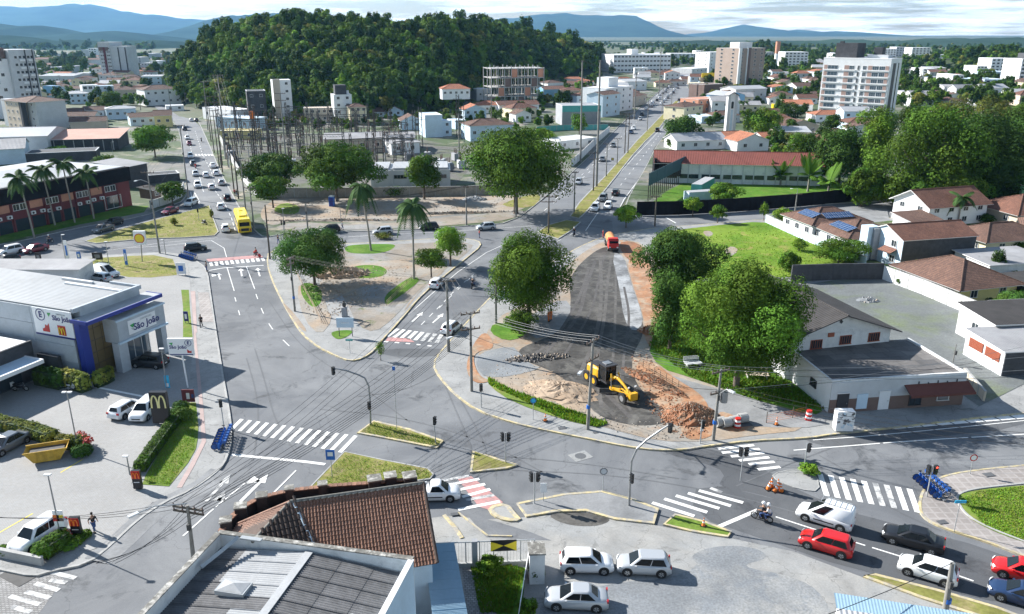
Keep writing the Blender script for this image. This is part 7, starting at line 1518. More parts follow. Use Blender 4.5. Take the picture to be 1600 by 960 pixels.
for k in[('van','car_white',1288,816,1220,795,'with a ladder on its roof, first at the stop line'),('hatch','car_red',1290,858,1220,837,'first in the left queue'),('sedan','car_black',1425,851,1350,830,'behind the white van with the ladder'),('hatch','car_white',1448,900,1380,879,'second in the near lane behind the bright red car'),('hatch','car_red',1596,903,1520,882,'cut by the right edge of the picture'),('sedan','car_blue',1598,941,1530,920,'at the bottom right corner')]:car(*k,group=Q)
P='parked cars'
for k in[('hatch','car_white',916,889,990,890,'parked nose to nose with a silver one in the gravel forecourt'),('hatch','car_silver',1005,892,930,888,'parked on the gravel facing a white one'),('sedan','car_silver',900,945,830,942,'parked closest to the leaning fence at the bottom')]:car(*k,z=.05,group=P)
car('pickup','car_white',678,778,760,776,'half hidden by the tiled roof before the red crossing')
for k in[('hatch','car_white',199,648,222,634,'parked left of the black totem sign'),('suv','car_white',229,650,206,672,'parked nose out behind the black totem sign'),('suv','car_black',235,574,190,571,'in the shade at the store entrance'),('sedan','car_grey',14,703,-40,732,'parked beside the flowering hedge at the left edge'),('suv','car_white',62,848,22,874,'parked beside the short clipped hedge at the bottom left'),('van','car_white',168,433,200,438,'parked on the far side of the grey store hall'),('hatch','car_silver',158,441,128,436,'parked next to the white van behind the store hall'),('hatch','car_white',92,421,60,416,'half hidden behind the store roof')]:car(*k,z=Zp,group=P)
for k in[('suv','car_white',17,397,-20,405,'at the left edge on the cross street'),('sedan','car_darkred',56,394,20,402,'behind the white one on the cross street'),('hatch','car_black',12,411,-20,418,'nearest the lawn at the left edge'),('pickup','car_grey',162,362,120,374,'driving past the maroon building'),('hatch','car_black',178,352,140,362,'just behind the dark pickup'),('sedan','car_darkred',266,334,230,346,'turning in beside the triangular verge'),('suv','car_white',299,321,270,334,'entering the turning lane by the white wall'),('hatch','car_white',353,361,347,335,'left of the yellow bus'),('hatch','car_black',306,392,330,390,'beside the bicycle rack at the crossing'),('hatch','car_silver',598,366,560,369,'on the cross road left of the palm'),('hatch','car_black',516,363,480,366,'behind the round dark green tree'),('hatch','car_black',670,359,640,361,'on the cross road right of the palm'),('hatch','car_silver',759,359,730,361,'leaving the avenue on the cross road'),('hatch','car_white',683,448,700,430,'stopped by the kerb of the plaza'),('hatch','car_white',706,518,730,499,'on the crossing beside the utility pole')]:car(*k)
LS='traffic in the left street'
for k in[('hatch','car_black',355,313,349,300,'nearest the pavement in the left street'),('hatch','car_white',345,327,341,312,'ahead of the yellow bus'),('suv','car_white',309,293,313,305,'first oncoming at the turn lane'),('hatch','car_white',331,296,326,282,'in the middle lane level with the oncoming one'),('hatch','car_silver',346,289,341,276,'in the right lane ahead of the black one'),('hatch','car_white',322,277,318,264,'in the middle lane, second row'),('sedan','car_silver',306,275,309,288,'oncoming, second row'),('hatch','car_white',338,274,334,262,'in the right lane, third row'),('sedan','car_white',333,262,330,250,'in the right lane, fourth row'),('hatch','car_black',302,259,305,270,'oncoming, fourth row'),('suv','car_white',298,247,301,258,'oncoming before the white crossing'),('hatch','car_darkred',296,227,298,238,'oncoming beyond the white crossing'),('hatch','car_white',293,218,295,228,'oncoming, last but one'),('suv','car_black',289,204,291,212,'oncoming, farthest'),('hatch','car_white',299,190,295,184,'parked in the street bend, left'),('hatch','car_black',307,190,303,184,'parked in the street bend, right')]:car(*k,z=.06,group=LS)
AVG='traffic on the avenue'
for k in[('suv','car_white',930,329,920,342,'oncoming, first at the avenue line beside the median'),('hatch','car_white',950,326,941,339,'oncoming, first at the avenue line in the outer lane'),('suv','car_grey',942,314,932,326,'oncoming behind the two white ones'),('hatch','car_black',962,305,973,290,'driving away past the billboards'),('hatch','car_silver',904,288,893,300,'oncoming in the left roadway, nearest'),('sedan','car_grey',941,252,930,264,'oncoming left roadway beside the white wall'),('hatch','car_grey',958,230,950,240,'left roadway before the warehouse'),('suv','car_black',1027,206,1034,198,'alone in the right roadway'),('hatch','car_white',990,203,983,211,'left roadway by the median, upper'),('pickup','car_blue',986,209,980,216,'left roadway in the shade'),('hatch','car_silver',1000,188,994,194,'left roadway below the white tower'),('suv','car_black',1003,181,997,187,'left roadway, dark one below the white tower'),('hatch','car_white',1060,165,1064,158,'where the median ends'),('hatch','car_black',1061,158,1065,152,'just past the end of the median')]:car(*k,z=.06,group=AVG)
fr2=random.Random(8)
for i in range(44):
 t_=(i+.5)/44;a=lerp((1008,176),(1066,116),t_**.8)if i%2 else lerp((1034,166),(1080,112),t_**.8);a=(a[0]+fr2 .uniform(-3,3),a[1]);b=(a[0]+5,a[1]-6)
 kd,cl=fr2 .choice([('hatch','car_white'),('hatch','car_silver'),('hatch','car_black'),('suv','car_white'),('sedan','car_grey')]if 1 else 0)
 if(kd,cl)not in CARS:continue
 car(kd,cl,a[0],a[1],b[0],b[1],'in the dense far traffic of the avenue, '+('left side' if i%2 else 'right side'),z=.06,group='far traffic of the avenue')
# bus
def wheel_at(t,x,y,r,s,rimm='rim',w=.28):
 a=MB();a.disc((x,y,r+.02),(0,s,0),r+.1,'plastic_black',16);wo=a.build('wheel',t);a=MB();a.tube((x,y-s*w,r),(x,y+s*.02,r),r,r,'tyre',16);a.build('tyre',wo);a=MB();a.disc((x,y+s*.03,r),(0,s,0),r*.58,rimm,12);a.build('rim',wo)
a,b=V(G(380,357)),V(G(368,325));t=thing('bus','yellow city bus driving away at the top of the left street','bus',(a.x,a.y,.03),math.atan2(b.y-a.y,b.x-a.x));L_,W,H=12.0,2.5,3.1
mb=MB();mb.loft([[(x,-w,z0),(x,-w,2.6),(x,-w+.18,H),(x,w-.18,H),(x,w,2.6),(x,w,z0)]for x,w,z0 in((-6,1.2,.6),(-5.9,1.25,.4),(5.85,1.25,.4),(6,1.15,.5))],'bus_yellow',smooth=False);mb.build('body',t)
for k in range(7):
 for s in(-1,1):mb=MB();mb.box((-4.9+1.6*k,s*1.26,1.9),(1.45,.03,.95),'car_glass');mb.build('window',t)
mb=MB();mb.box((-6.02,0,2.1),(.04,1.9,.8),'car_glass');mb.build('rear_window',t);mb=MB();mb.box((6.02,0,1.9),(.04,2.1,1.2),'car_glass');mb.build('windscreen',t);mb=MB();mb.box((-2,0,H+.12),(2.6,1.5,.24),'bus_yellow');mb.build('roof_unit',t)
for x in(-.5,3):mb=MB();mb.box((x,0,H+.05),(.7,.7,.12),'sign_yellow');mb.build('roof_hatch',t)
mb=MB();mb.box((-6.03,0,1.0),(.04,1.5,.55),'plastic_black');mb.build('engine_grille',t)
for x in(-3.6,3.4):
 for s in(-1,1):wheel_at(t,x,s*1.25,.48,s)
for s in(-1,1):mb=MB();mb.box((-6.03,s*1.0,.95),(.05,.22,.5),'lamp_red');mb.build('taillight',t)
for k,(px,py)in enumerate([(1222,172),(1240,172)]):
 b_=thing('bus',['left','right'][k]+' parked yellow bus behind the trees left of the white apartment block','bus',G(px,py),.1);mb=MB();mb.box((0,0,1.8),(11,2.5,2.7),'bus_yellow');mb.build('body',b_);mb=MB();mb.box((0,-1.27,2.2),(10,.05,.9),'car_glass');mb.build('window',b_)
# tank truck
a,b=V(G(955,388)),V(G(961,400));t=thing('truck','red-cabbed truck with orange body at the head of the dug roadway','truck',(a.x,a.y,Z1),math.atan2(b.y-a.y,b.x-a.x));t.scale=(.8,)*3
mb=MB();mb.loft([[(x,-w,.7),(x,-w,1.8),(x,-w*.9,h),(x,w*.9,h),(x,w,1.8),(x,w,.7)]for x,w,h in((1.9,1.2,2.9),(3.2,1.2,2.9),(3.9,1.15,1.9),(4.1,1.1,1.5))],'red',smooth=False);mb.build('cab',t)
mb=MB();mb.face([(3.26,-1.0,2.75),(3.26,1.0,2.75),(3.92,1.02,1.95),(3.92,-1.02,1.95)],'car_glass');mb.build('windscreen',t)
mb=MB();mb.tube((-3.9,0,1.8),(1.6,0,1.8),1.05,1.05,'orange_tank',18);mb.build('tank',t);mb=MB();mb.box((-1,0,.8),(7,1.0,.3),'plastic_black');mb.box((4.1,0,.7),(.2,2.3,.4),'frame_dark');mb.build('chassis',t)
for s in(-1,1):
 mb=MB();mb.box((2.5,s*1.22,2.3),(.9,.03,.6),'car_glass');mb.build('side_window',t)
 mb=MB();mb.box((4.15,s*.85,1.05),(.08,.35,.25),'lamp_clear');mb.build('headlight',t)
 for x in(-3.2,-2.0,2.9):wheel_at(t,x,s*1.2,.5,s)
# motor grader
a,b=V(G(950,606)),V(G(1003,640));t=thing('road_grader','yellow road grader with dark cab working on the torn-up roadway','road grader',(a.x-.2,a.y-.3,Z1),math.atan2(b.y-a.y,b.x-a.x));t.scale=(.9,)*3;Y='yellow_paint'
mb=MB();mb.loft([[(x,-w,.95),(x,-w,h-.25),(x,-w*.8,h),(x,w*.8,h),(x,w,h-.25),(x,w,.95)]for x,w,h in((-3.4,.75,2.0),(-3.2,.85,2.35),(-1.2,.85,2.45),(-.9,.8,2.4))],Y,smooth=False);mb.build('engine_hood',t)
mb=MB();mb.box((-2.2,0,2.5),(1.6,1.2,.08),'frame_dark');mb.box((-3.42,0,1.6),(.05,1.1,.9),'plastic_black');mb.tube((-1.4,.5,2.4),(-1.4,.5,3.1),.06,.06,'frame_dark');mb.build('hood_vents',t)
mb=MB();mb.box((.0,0,2.2),(1.5,1.45,1.9),'car_glass');mb.build('cab_glazing',t)
for x in(-.76,.76):
 for s in(-1,1):mb=MB();mb.box((x,s*.74,2.2),(.1,.1,2.0),'frame_dark');mb.build('cab_post',t)
mb=MB();mb.box((0,0,3.24),(1.9,1.8,.14),'frame_dark');mb.box((-.1,0,3.34),(.9,.9,.1),'grey_metal');mb.build('cab_roof',t);mb=MB();mb.box((0,0,1.15),(1.6,1.3,.5),'frame_dark');mb.build('cab_base',t)
for s in(-1,1):
 for x in(-2.9,-1.35):wheel_at(t,x,s*1.15,.66,s,Y,.4)
 wheel_at(t,4.6,s*1.05,.64,s,'rim',.34);mb=MB();mb.bar((4.6,s*.2,.75),(4.6,s*.9,.66),.18,.16,Y);mb.build('axle_arm',t)
mb=MB();mb.path([(.7,0,1.3),(1.4,0,2.0),(2.4,0,2.15),(3.6,0,1.75),(4.9,0,1.15)],[.2,.24,.22,.18,.2],Y,6);mb.build('gooseneck_frame',t)
mb=MB();mb.bar((5.0,0,.95),(1.9,-.55,.75),.14,.16,Y);mb.bar((5.0,0,.95),(1.9,.55,.75),.14,.16,Y);mb.build('drawbar',t);mb=MB();mb.tube((1.9,0,.62),(1.9,0,.78),.78,.78,Y,20);mb.build('turntable',t)
mb=MB();d_=Vector((.5,1,0)).normalized();c_=Vector((1.9,0,.38));mb.bar(c_-d_*2.0,c_+d_*2.0,.08,.6,'steel_dark');mb.build('blade',t)
for s in(-1,1):mb=MB();mb.tube((1.7,s*.6,2.3),(2.0,s*.75,.8),.06,.05,'grey_metal');mb.tube((1.6,s*.5,2.6),(1.75,s*.6,2.1),.1,.1,Y);mb.build('lift_cylinder',t)
mb=MB();mb.box((5.4,0,1.0),(.5,1.1,.9),Y);mb.build('front_counterweight',t);mb=MB();[mb.tube((5.2,s*.5,1.5),(5.2,s*.5,2.1),.04,.04,'frame_dark')for s in(-1,1)];[mb.box((5.2,s*.5,2.15),(.12,.22,.16),'lamp_clear')for s in(-1,1)];mb.build('work_lights',t)
# two-wheelers and people
def moto(label,px,py,tx,ty,col='red',riders=1,z=.03,helmet='white',cloth='cloth_black',scale=1.0):
 a,b=V(G(px,py)),V(G(tx,ty));rz=math.atan2(b.y-a.y,b.x-a.x);t=thing('motorcycle',label,'motorcycle',(a.x,a.y,z),rz)
 for x in(-.62,.65):mb=MB();n=14;[mb.tube((x+.26*math.cos(k*6.283/n),0,.3+.26*math.sin(k*6.283/n)),(x+.26*math.cos((k+1)*6.283/n),0,.3+.26*math.sin((k+1)*6.283/n)),.05,.05,'tyre',5,False)for k in range(n)];mb.disc((x,.01,.3),(0,1,0),.18,'rim',10);mb.build('wheel',t)
 mb=MB();mb.loft([[(x,-w,z0),(x,-w,z1),(x,w,z1),(x,w,z0)]for x,w,z0,z1 in((-.75,.08,.72,.82),(-.3,.14,.5,.82),(.1,.16,.35,.95),(.35,.12,.55,.9),(.5,.06,.75,.9))],col);mb.build('body',t)
 mb=MB();mb.box((-.35,0,.85),(.8,.24,.08),'plastic_black');mb.build('seat',t);mb=MB();mb.tube((.65,0,.3),(.42,0,1.05),.03,.03,'grey_metal',6);mb.tube((.4,-.34,1.08),(.4,.34,1.08),.02,.02,'plastic_black',6);mb.build('handlebar',t)
 mb=MB();mb.box((0,0,.38),(.45,.28,.3),'steel_dark');mb.tube((-.1,-.15,.3),(-.8,-.17,.38),.045,.05,'grey_metal',6);mb.build('engine',t)
 for k in range(riders):
  m=wmat(t)@Vector((-.2-.42*k,0,.0));person('person',label.split(' with')[0].split(' ridden')[0]+' rider' if 0 else('passenger' if k else 'rider')+' in helmet on the '+label[:60],None,None,(m.x,m.y,z+.0),rz,'ride',cloth if k==0 else 'cloth_white','cloth_blue',helmet=helmet if k==0 else 'white')
 return t
def person(name,label,px,py,loc=None,rz=0.0,pose='stand',top='cloth_black',legs='cloth_blue',skin='skin',hair='hair',helmet=None,z=Z1,sc=1.0):
 loc=loc or G(px,py,z);t=thing('person',label,'person',loc,rz);t.scale=(sc,)*3
 if pose=='walk':hip=.92;J=dict(k1=(.22,-.1,.5),f1=(.12,-.1,.06),k2=(.02,.1,.48),f2=(-.32,.1,.12),e1=(-.18,-.26,1.12),h1=(-.05,-.30,.88),e2=(.12,.26,1.12),h2=(.30,.24,.98))
 elif pose=='ride':hip=.88;J=dict(k1=(.38,-.2,.72),f1=(.15,-.2,.32),k2=(.38,.2,.72),f2=(.15,.2,.32),e1=(.2,-.32,1.14),h1=(.52,-.3,1.08),e2=(.2,.32,1.14),h2=(.52,.3,1.08))
 else:hip=.92;J=dict(k1=(.03,-.1,.5),f1=(.0,-.11,.06),k2=(.03,.1,.5),f2=(0,.11,.06),e1=(0,-.27,1.14),h1=(.08,-.28,.88),e2=(0,.27,1.14),h2=(.08,.28,.88))
 lean=.16 if pose=='ride' else.03;ch=(lean,0,hip+.48);nk=(lean*1.25,0,hip+.58);hd=(lean*1.4,0,hip+.70)
 def sk(name,chains,m,root=(0,0,hip)):
  vs=[];es=[];rs=[]
  def vi(p,r_):
   p=tuple(p)
   if p in vs:return vs.index(p)
   vs.append(p);rs.append(r_);return len(vs)-1
  for c in chains:
   idx=[vi(p,r_)for p,r_ in c];es+=[(a_,b_)for a_,b_ in zip(idx,idx[1:])]
  me=bpy.data.meshes.new(name);me.from_pydata(vs,es,[]);me.materials.append(MATS[m]);o=linkobj(name,me,t);md=o.modifiers.new('skin','SKIN');md.use_smooth_shade=True
  for i,r_ in enumerate(rs):me.skin_vertices[0].data[i].radius=(r_,r_)
  me.skin_vertices[0].data[0].use_root=True;s=o.modifiers.new('sub','SUBSURF');s.levels=1;s.render_levels=1;return o
 H0=(0,0,hip);s1_,s2_=(lean,-.17,hip+.44),(lean,.17,hip+.44);l1,l2=(0,-.09,hip-.06),(0,.09,hip-.06)
 def ft(f):return(f[0]+.15,f[1],f[2]-.02)
 sk('body',[[(H0,.12),(ch,.13),(nk,.06),(hd,.085),((hd[0]+.01,0,hd[2]+.10),.08)],[(ch,.13),(s1_,.06),(J['e1'],.042),(J['h1'],.032),((J['h1'][0]+.05,J['h1'][1],J['h1'][2]-.07),.028)],[(ch,.13),(s2_,.06),(J['e2'],.042),(J['h2'],.032),((J['h2'][0]+.05,J['h2'][1],J['h2'][2]-.07),.028)],[(H0,.12),(l1,.09),(J['k1'],.06),(J['f1'],.045),(ft(J['f1']),.035)],[(H0,.12),(l2,.09),(J['k2'],.06),(J['f2'],.045),(ft(J['f2']),.035)]],skin)
 sk('shirt',[[((0,0,hip-.02),.15),(ch,.16)],[(ch,.16),(s1_,.085),(J['e1'],.06)],[(ch,.16),(s2_,.085),(J['e2'],.06)]],top)
 sk('trousers',[[((0,0,hip+.02),.14),(l1,.105),(J['k1'],.075),(V(J['k1']).lerp(V(J['f1']),.85),.06)],[((0,0,hip+.02),.14),(l2,.105),(J['k2'],.075),(V(J['k2']).lerp(V(J['f2']),.85),.06)]],legs)
 mb=MB();mb.sphere((hd[0]-.015,0,hd[2]+.10),.115 if not helmet else.155,helmet or hair,sq=(1,.9,1));mb.build('helmet' if helmet else 'hair',t)
 for f in('f1','f2'):mb=MB();q=J[f];mb.box((q[0]+.08,q[1],q[2]-.01),(.27,.1,.09),'plastic_black');mb.build('shoe',t)
 return t
person('person','person in black top and blue shorts walking past the drive-in sign',148,831,rz=-.6,pose='walk',top='cloth_black',legs='cloth_blue')
person('person','person in dark clothes walking on the pavement by the store',315,511,rz=-1.4,pose='walk',top='cloth_black',legs='cloth_black',skin='skin_dark')
person('person','person in white shirt standing in the doorway of the flat-roofed shop',1313,641,rz=-1.5,top='cloth_white',legs='cloth_black')
person('person','left worker in orange overalls beside the tall full tree',857,503,rz=.4,top='orange',legs='orange',z=Z1+.02);person('person','right worker in orange overalls beside the tall full tree',861,501,rz=2.4,top='orange',legs='orange',z=Z1+.02)
person('person','person in dark clothes at the corner before the round dark tree',435,381,rz=1.2,pose='walk');person('person','person walking along the gravel strip by the cross road',535,359,rz=0,pose='walk',top='cloth_white')
person('person','pedestrian in red on the pavement of the left street, left one',367,306,rz=1.6,top='cloth_red',legs='cloth_black');person('person','pedestrian in dark on the pavement of the left street, right one',370,307,rz=1.6);person('person','worker in red vest at the avenue end of the plaza',749,372,rz=0,top='cloth_red')
person('person','flagman in red at the rear of the red-cabbed truck',942,372,rz=0,top='cloth_red',legs='cloth_red');person('person','person standing by the crossing signal at the restaurant corner',323,424,rz=0,top='cloth_grey')
moto('black motorcycle with two people waiting ahead of the stopped cars',1190,814,1130,795,'car_black',2);moto('dark motorcycle riding up the shaded lane beside the plaza',739,450,760,430,'car_black');moto('motorcycle turning from the avenue toward the junction',897,369,885,380,'car_black');moto('motorcycle on the cross street at the left',78,381,40,392,'car_black');moto('motorcycle in the middle of the left street',315,222,313,210,'car_black');moto('red motorcycle in the oncoming lane of the left street',306,264,308,275,'red',cloth='cloth_red')
moto('white scooter parked under the pale canopy',18,611,40,612,'car_white',0,Z1);moto('dark scooter parked next to the white scooter',33,613,50,613,'car_black',0,Z1);moto('dark motorcycle parked before the corner shrubs',104,609,130,609,'car_black',0,Z1);moto('white motorcycle parked at the end of the row by the corner shrubs',116,613,140,614,'car_white',0,Z1);moto('motorcycle lying parked on the triangular verge',320,352,335,355,'car_black',0,Z1)
def bicycle(label,x,y,rz,z,group,col='blue_bike'):
 key=('bike',col)
 if key in CARS:return copy_tree(CARS[key],(x,y,z),rz,label,group)
 t=thing('bicycle',label,'bicycle',(x,y,z),rz,group);CARS[key]=t
 for wx in(-.5,.5):mb=MB();n=14;[mb.tube((wx+.31*math.cos(k*6.283/n),0,.33+.31*math.sin(k*6.283/n)),(wx+.31*math.cos((k+1)*6.283/n),0,.33+.31*math.sin((k+1)*6.283/n)),.025,.025,'tyre',5,False)for k in range(n)];mb.disc((wx,0,.33),(0,1,0),.29,col,14)if wx<0 else mb.disc((wx,0,.33),(0,1,0),.1,'rim',8);mb.build('wheel',t)
 mb=MB();[mb.tube(p,q,.035,.035,col,6)for p,q in(((-.5,0,.33),(-.15,0,.75)),((-.5,0,.33),(0,0,.3)),((0,0,.3),(-.18,0,.85)),((0,0,.32),(.38,0,.8)),((.5,0,.33),(.34,0,1.0)))];mb.build('frame',t)
 mb=MB();mb.box((-.2,0,.92),(.26,.14,.06),'plastic_black');mb.build('saddle',t);mb=MB();mb.tube((.32,-.28,1.05),(.32,.28,1.05),.018,.018,'plastic_black',6);mb.build('handlebar',t);mb=MB();mb.box((.5,0,.85),(.3,.34,.26),col);mb.build('basket',t);return t
def rack(px,py,n,dx,rz,where):
 c=V(G(px,py,Z1));tt=thing('bike_rack','low metal docking rack for rental bicycles '+where,'bike rack',tuple(c),rz+R(90));mb=MB();mb.box((0,0,.1),(n*dx+.6,.25,.12),'grey_metal');mb.build('rail',tt)
 for i in range(n):
  q=Vector((math.cos(rz+R(90)),math.sin(rz+R(90)),0))*(i-(n-1)/2)*dx
  mb=MB();mb.box(((i-(n-1)/2)*dx,.1,.35),(.12,.2,.6),'blue_sign');mb.build('dock',tt);bicycle('blue rental bicycle docked '+where,c.x+q.x,c.y+q.y,rz,Z1,'rental bicycles '+where)
rack(349,690,7,.55,.15,'at the kerb beside the big crossing');rack(1454,764,7,.5,.1,'on the tiled corner of the grass circle');rack(294,404,6,.7,.9,'on the corner by the petrol station lawn')
bicycle('red bicycle crossing on the red strip of the far crossing',*G(402,402)[:2],2.8,.03,None,'red');person('person','cyclist in red on the far red crossing',None,None,(*G(402,402)[:2],.03),2.8,'ride','cloth_red','cloth_black')
# ================================================================ POLES, WIRES, SIGNALS, SIGNS, SITE THINGS
POLE={}
def pole(key,where,px,py,top,arms=(.0,),kind='concrete_pole',r=.16,armw=2.2,rz=0.0,z=.1,lamp=None,box=False,tx=None):
 c=V(G(px,py));h=AY(px,top,c.y)[2];dx=0 if tx is None else AY(tx,top,c.y)[0]-c.x
 t=thing('utility_pole',where,'utility pole',tuple(c));mb=MB();mb.tube((0,0,-.1),(dx,0,h),r*1.15,r*.7,kind,8);mb.build('shaft',t);pts=[]
 for a in arms:
  z_=h-.25-a;ux,uy=math.cos(rz)*armw/2,math.sin(rz)*armw/2;mb=MB();mb.bar((dx-ux,-uy,z_),(dx+ux,uy,z_),.12,.14,'wood_pole');mb.build('cross_arm',t)
  for f in(-1,-.4,.45,1):mb=MB();mb.tube((dx+ux*f*.95,uy*f*.95,z_+.06),(dx+ux*f*.95,uy*f*.95,z_+.3),.07,.04,'brown_wall',6);mb.build('insulator',t);pts.append(Vector((c.x+dx+ux*f*.95,c.y+uy*f*.95,z_+.3)))
 if box:mb=MB();mb.tube((dx+.5,-.1,h-3.4),(dx+.5,-.1,h-2.3),.35,.35,'grey_metal',10);mb.build('transformer',t)
 mb=MB();mb.box((dx*.6,-.2,h*.62),(.22,.25,.5),'steel_dark');mb.build('junction_box',t)
 if key in 'cdyf':mb=MB();mb.tube((0,0,h*.25),(0,0,h*.25+.35),r*1.25,r*1.25,'blue_sign',8);mb.build('blue_band',t)
 if lamp:
  a=V(AY(lamp[0],lamp[1],c.y-lamp[2]))-c;s_=Vector((dx*.8,0,a.z-1.0));mb=MB();mb.path([s_,s_.lerp(a,.6)+Vector((0,0,.35)),a],.045,'galvanised',6);mb.build('lamp_arm',t);mb=MB();mb.box(a,(.75,.28,.14),'grey_light',math.atan2(a.y,a.x));mb.build('lamp_head',t)
 POLE[key]=dict(top=Vector((c.x+dx,c.y,h)),pts=pts,mid=Vector((c.x+dx*.7,c.y,h*.72)));return t
pole('a','tall pole at the corner of the works site with two cross-arms',737,613,487,(0,1.8),rz=.4,lamp=(702,528,2));pole('b','pale pole beside the worn crossing with wide cross-arm',701,551,437,(0,),rz=.2,r=.19);pole('c','pole behind the pavement next to the grader with blue band',918,673,530,(0,1.9),rz=.9,lamp=(906,583,2.5),tx=927)
pole('d','cluttered pole by the concrete pipes with transformer',1114,690,577,(0,2.2),rz=.5,box=True,lamp=(1143,612,1.5),tx=1127);pole('e','pole with heavy cross-arm rising behind the grey parapet building',302,872,790,(0,.35),rz=-.25,armw=2.6,lamp=(208,805,3),tx=293);pole('f','dark pole on the left pavement of the plaza',461,488,402,(0,.8),r=.15,armw=1.6,rz=1.2);pole('g','tall pole at the edge of the petrol station lawn',250,397,268,(0,2.5),rz=.1,lamp=(212,283,4),tx=230)
pole('h','pole at the corner where the plaza meets the cross road',422,406,320,(),kind='wood_pole',tx=414);pole('i','short dark pole on the gravel strip, left',481,359,316,(0,),armw=1.5);pole('j','pole on the gravel strip near the grey heap',729,353,291,(0,),armw=1.2);pole('k','pole hidden by the tall full tree',775,507,440,(0,),armw=1.6)
pole('l','pole on the median tip beside the huge tree',857,365,306,(0,1),armw=3,kind='wood_pole');pole('m','pole on the worn median before the parked white van',897,332,268,(0,),armw=1.5);pole('n','left of twin poles on the grass median',927,299,238,(0,1.5),armw=2.4,kind='wood_pole');pole('o','second pole of the avenue median from the junction',947,276,224,(0,));pole('p','third pole of the avenue median',964,257,216,(0,));pole('q','left pole of the tall pair on the median',976,240,178,(0,1.5,3),armw=4,kind='wood_pole');pole('q2','right pole of the tall pair on the median',981,240,176,(0,1.5),armw=4,kind='wood_pole')
pole('t1','very tall line pole beside the white avenue wall',907,254,95,(0,),r=.28,armw=.8,tx=910);pole('t2','very tall line pole on the median, the nearest',932,292,95,(0,),r=.28,armw=.8,tx=938);pole('t3','very tall line pole far up the avenue',1029,152,77,(),r=.28);pole('t4','tall line pole beside the tall white building',991,187,116,(0,),r=.26,armw=1);pole('u','pole on the upper grass median',1011,205,152,(0,));pole('v','pole on the median before the pinkish house',1034,178,135,(0,));pole('w','far pole where the median ends',1049,165,125,(0,))
pole('x','brown pole at the mouth of the side street',1023,354,306,(0,),kind='wood_pole');pole('y','pole at the bottom right beside the kerb strip',1476,962,880,(),r=.2,tx=1488);pole('z','thin post in the gravel yard beside the shop',1488,571,538,(),r=.06);pole('s1','pole at the bend of the left street',268,178,120,(0,));pole('s2','very tall pole at the substation wall, nearest the bus',384,329,250,(0,1.6));pole('s3','very tall pole in the row along the left street, middle',353,250,117,(0,2,4),r=.24,armw=3,tx=340);pole('s4','very tall pole in the row along the left street, far',325,204,128,(0,2),armw=3,r=.2,tx=318);pole('s5','pole on the left kerb of the left street',295,312,195,(0,),tx=281);pole('s6','pole beside the yellow bus',397,358,292,(0,));pole('s7','tall pole inside the substation yard',448,262,145,(0,2,4),r=.22,armw=3);pole('s8','tall pole among the left houses',178,147,104,(0,));pole('s9','lone pole in the left town',95,135,118,(0,));pole('r1','tall pole right of the substation with three arms',718,262,178,(0,2),r=.2);pole('r2','tall concrete pole between orange roofs and the huge tree',768,215,152,(0,2),r=.22);pole('r3','pole beside the left lane of the avenue below the huge tree',806,340,285,(0,));pole('r4','street pole on the far side of the side street',1241,342,302,(0,));pole('r5','tall mast among the trees by the white apartment block',1433,160,108,(),r=.3)
for k,(px,py,tp)in enumerate([(335,240,160),(343,262,172),(366,300,205),(330,222,150),(348,270,150),(373,312,215)]):pole(f'row{k}','dark pole in the row along the pale wall, '+['fourth','third','second','fifth','doubled third','nearest'][k]+' from the bus',px,py,tp,(0,1.6),kind='wood_pole',armw=2.4)
def cable(a,b,sag,lb,grp,r=.017,m='cable',n=12):
 a,b=V(a),V(b);pts=[a.lerp(b,i/n)-Vector((0,0,4*sag*(i/n)*(1-i/n)))for i in range(n+1)];mb=MB();mb.path([p-a for p in pts],r,m,4);o=mb.build('overhead_cable',label=lb,cat='cable',group=grp);o.location=a
def run(k1,k2,lb,sag=.5,extra=2,m='cable',r=.018):
 A,B=POLE[k1],POLE[k2];P1,P2=A['pts']or[A['top']],B['pts']or[B['top']];n=max(min(len(P1),4),min(len(P2),4))
 for i in range(n):cable(P1[i%len(P1)],P2[i%len(P2)],sag,lb,lb,r,m)
 for i in range(extra):cable(A['mid']+Vector((.1*i,0,.3*i)),B['mid']+Vector((.1*i,0,.3*i)),sag*1.1,lb,lb,.022,'cable')
run('a','e','black cable sagging over the junction to the pole behind the parapet building',1.0,5);run('b','e','thin cable from the pale pole down to the bottom left pole',1.0,0);run('a','b','cable between the two poles at the worn crossing',.3,1);run('a','c','pale cable from the site corner pole to the grader pole',.5,1,'cable_pale');run('c','d','pale cable passing over the grader to the pipe pole',.5,1,'cable_pale')
cE=Vector(G(1700,700))+Vector((0,0,8));
for i in range(6):cable(POLE['d']['pts'][i],cE+Vector((0,1.2*i,.25*i)),.8,'pale cable crossing the road to the right of the pipe pole','cables leaving the pipe pole to the right',.018,'cable_pale' if i%2 else 'cable')
cE=Vector(G(1650,830))+Vector((0,0,7.5));[cable(POLE['d']['mid']+Vector((0,0,.4*i)),cE+Vector((0,.5*i,.3*i)),1.0,'dark cable from the pipe pole over the bicycles to the right edge','dark cables to the right edge',.02)for i in range(3)]
cB=Vector((-8,30,9));[cable(POLE['e']['mid']+Vector((0,0,.5*i)),Vector(G(160,1000))+Vector((.6*i,0,6)),.6,'black cable leaving the bottom left pole to the corner','black cables in the bottom left corner',.02)for i in range(4)]
[cable(POLE['e']['pts'][i],Vector(G(-60,960))+Vector((1.0*i,0,8)),.7,'thin cable over the bottom left street','thin cables over the bottom left street')for i in range(3)]
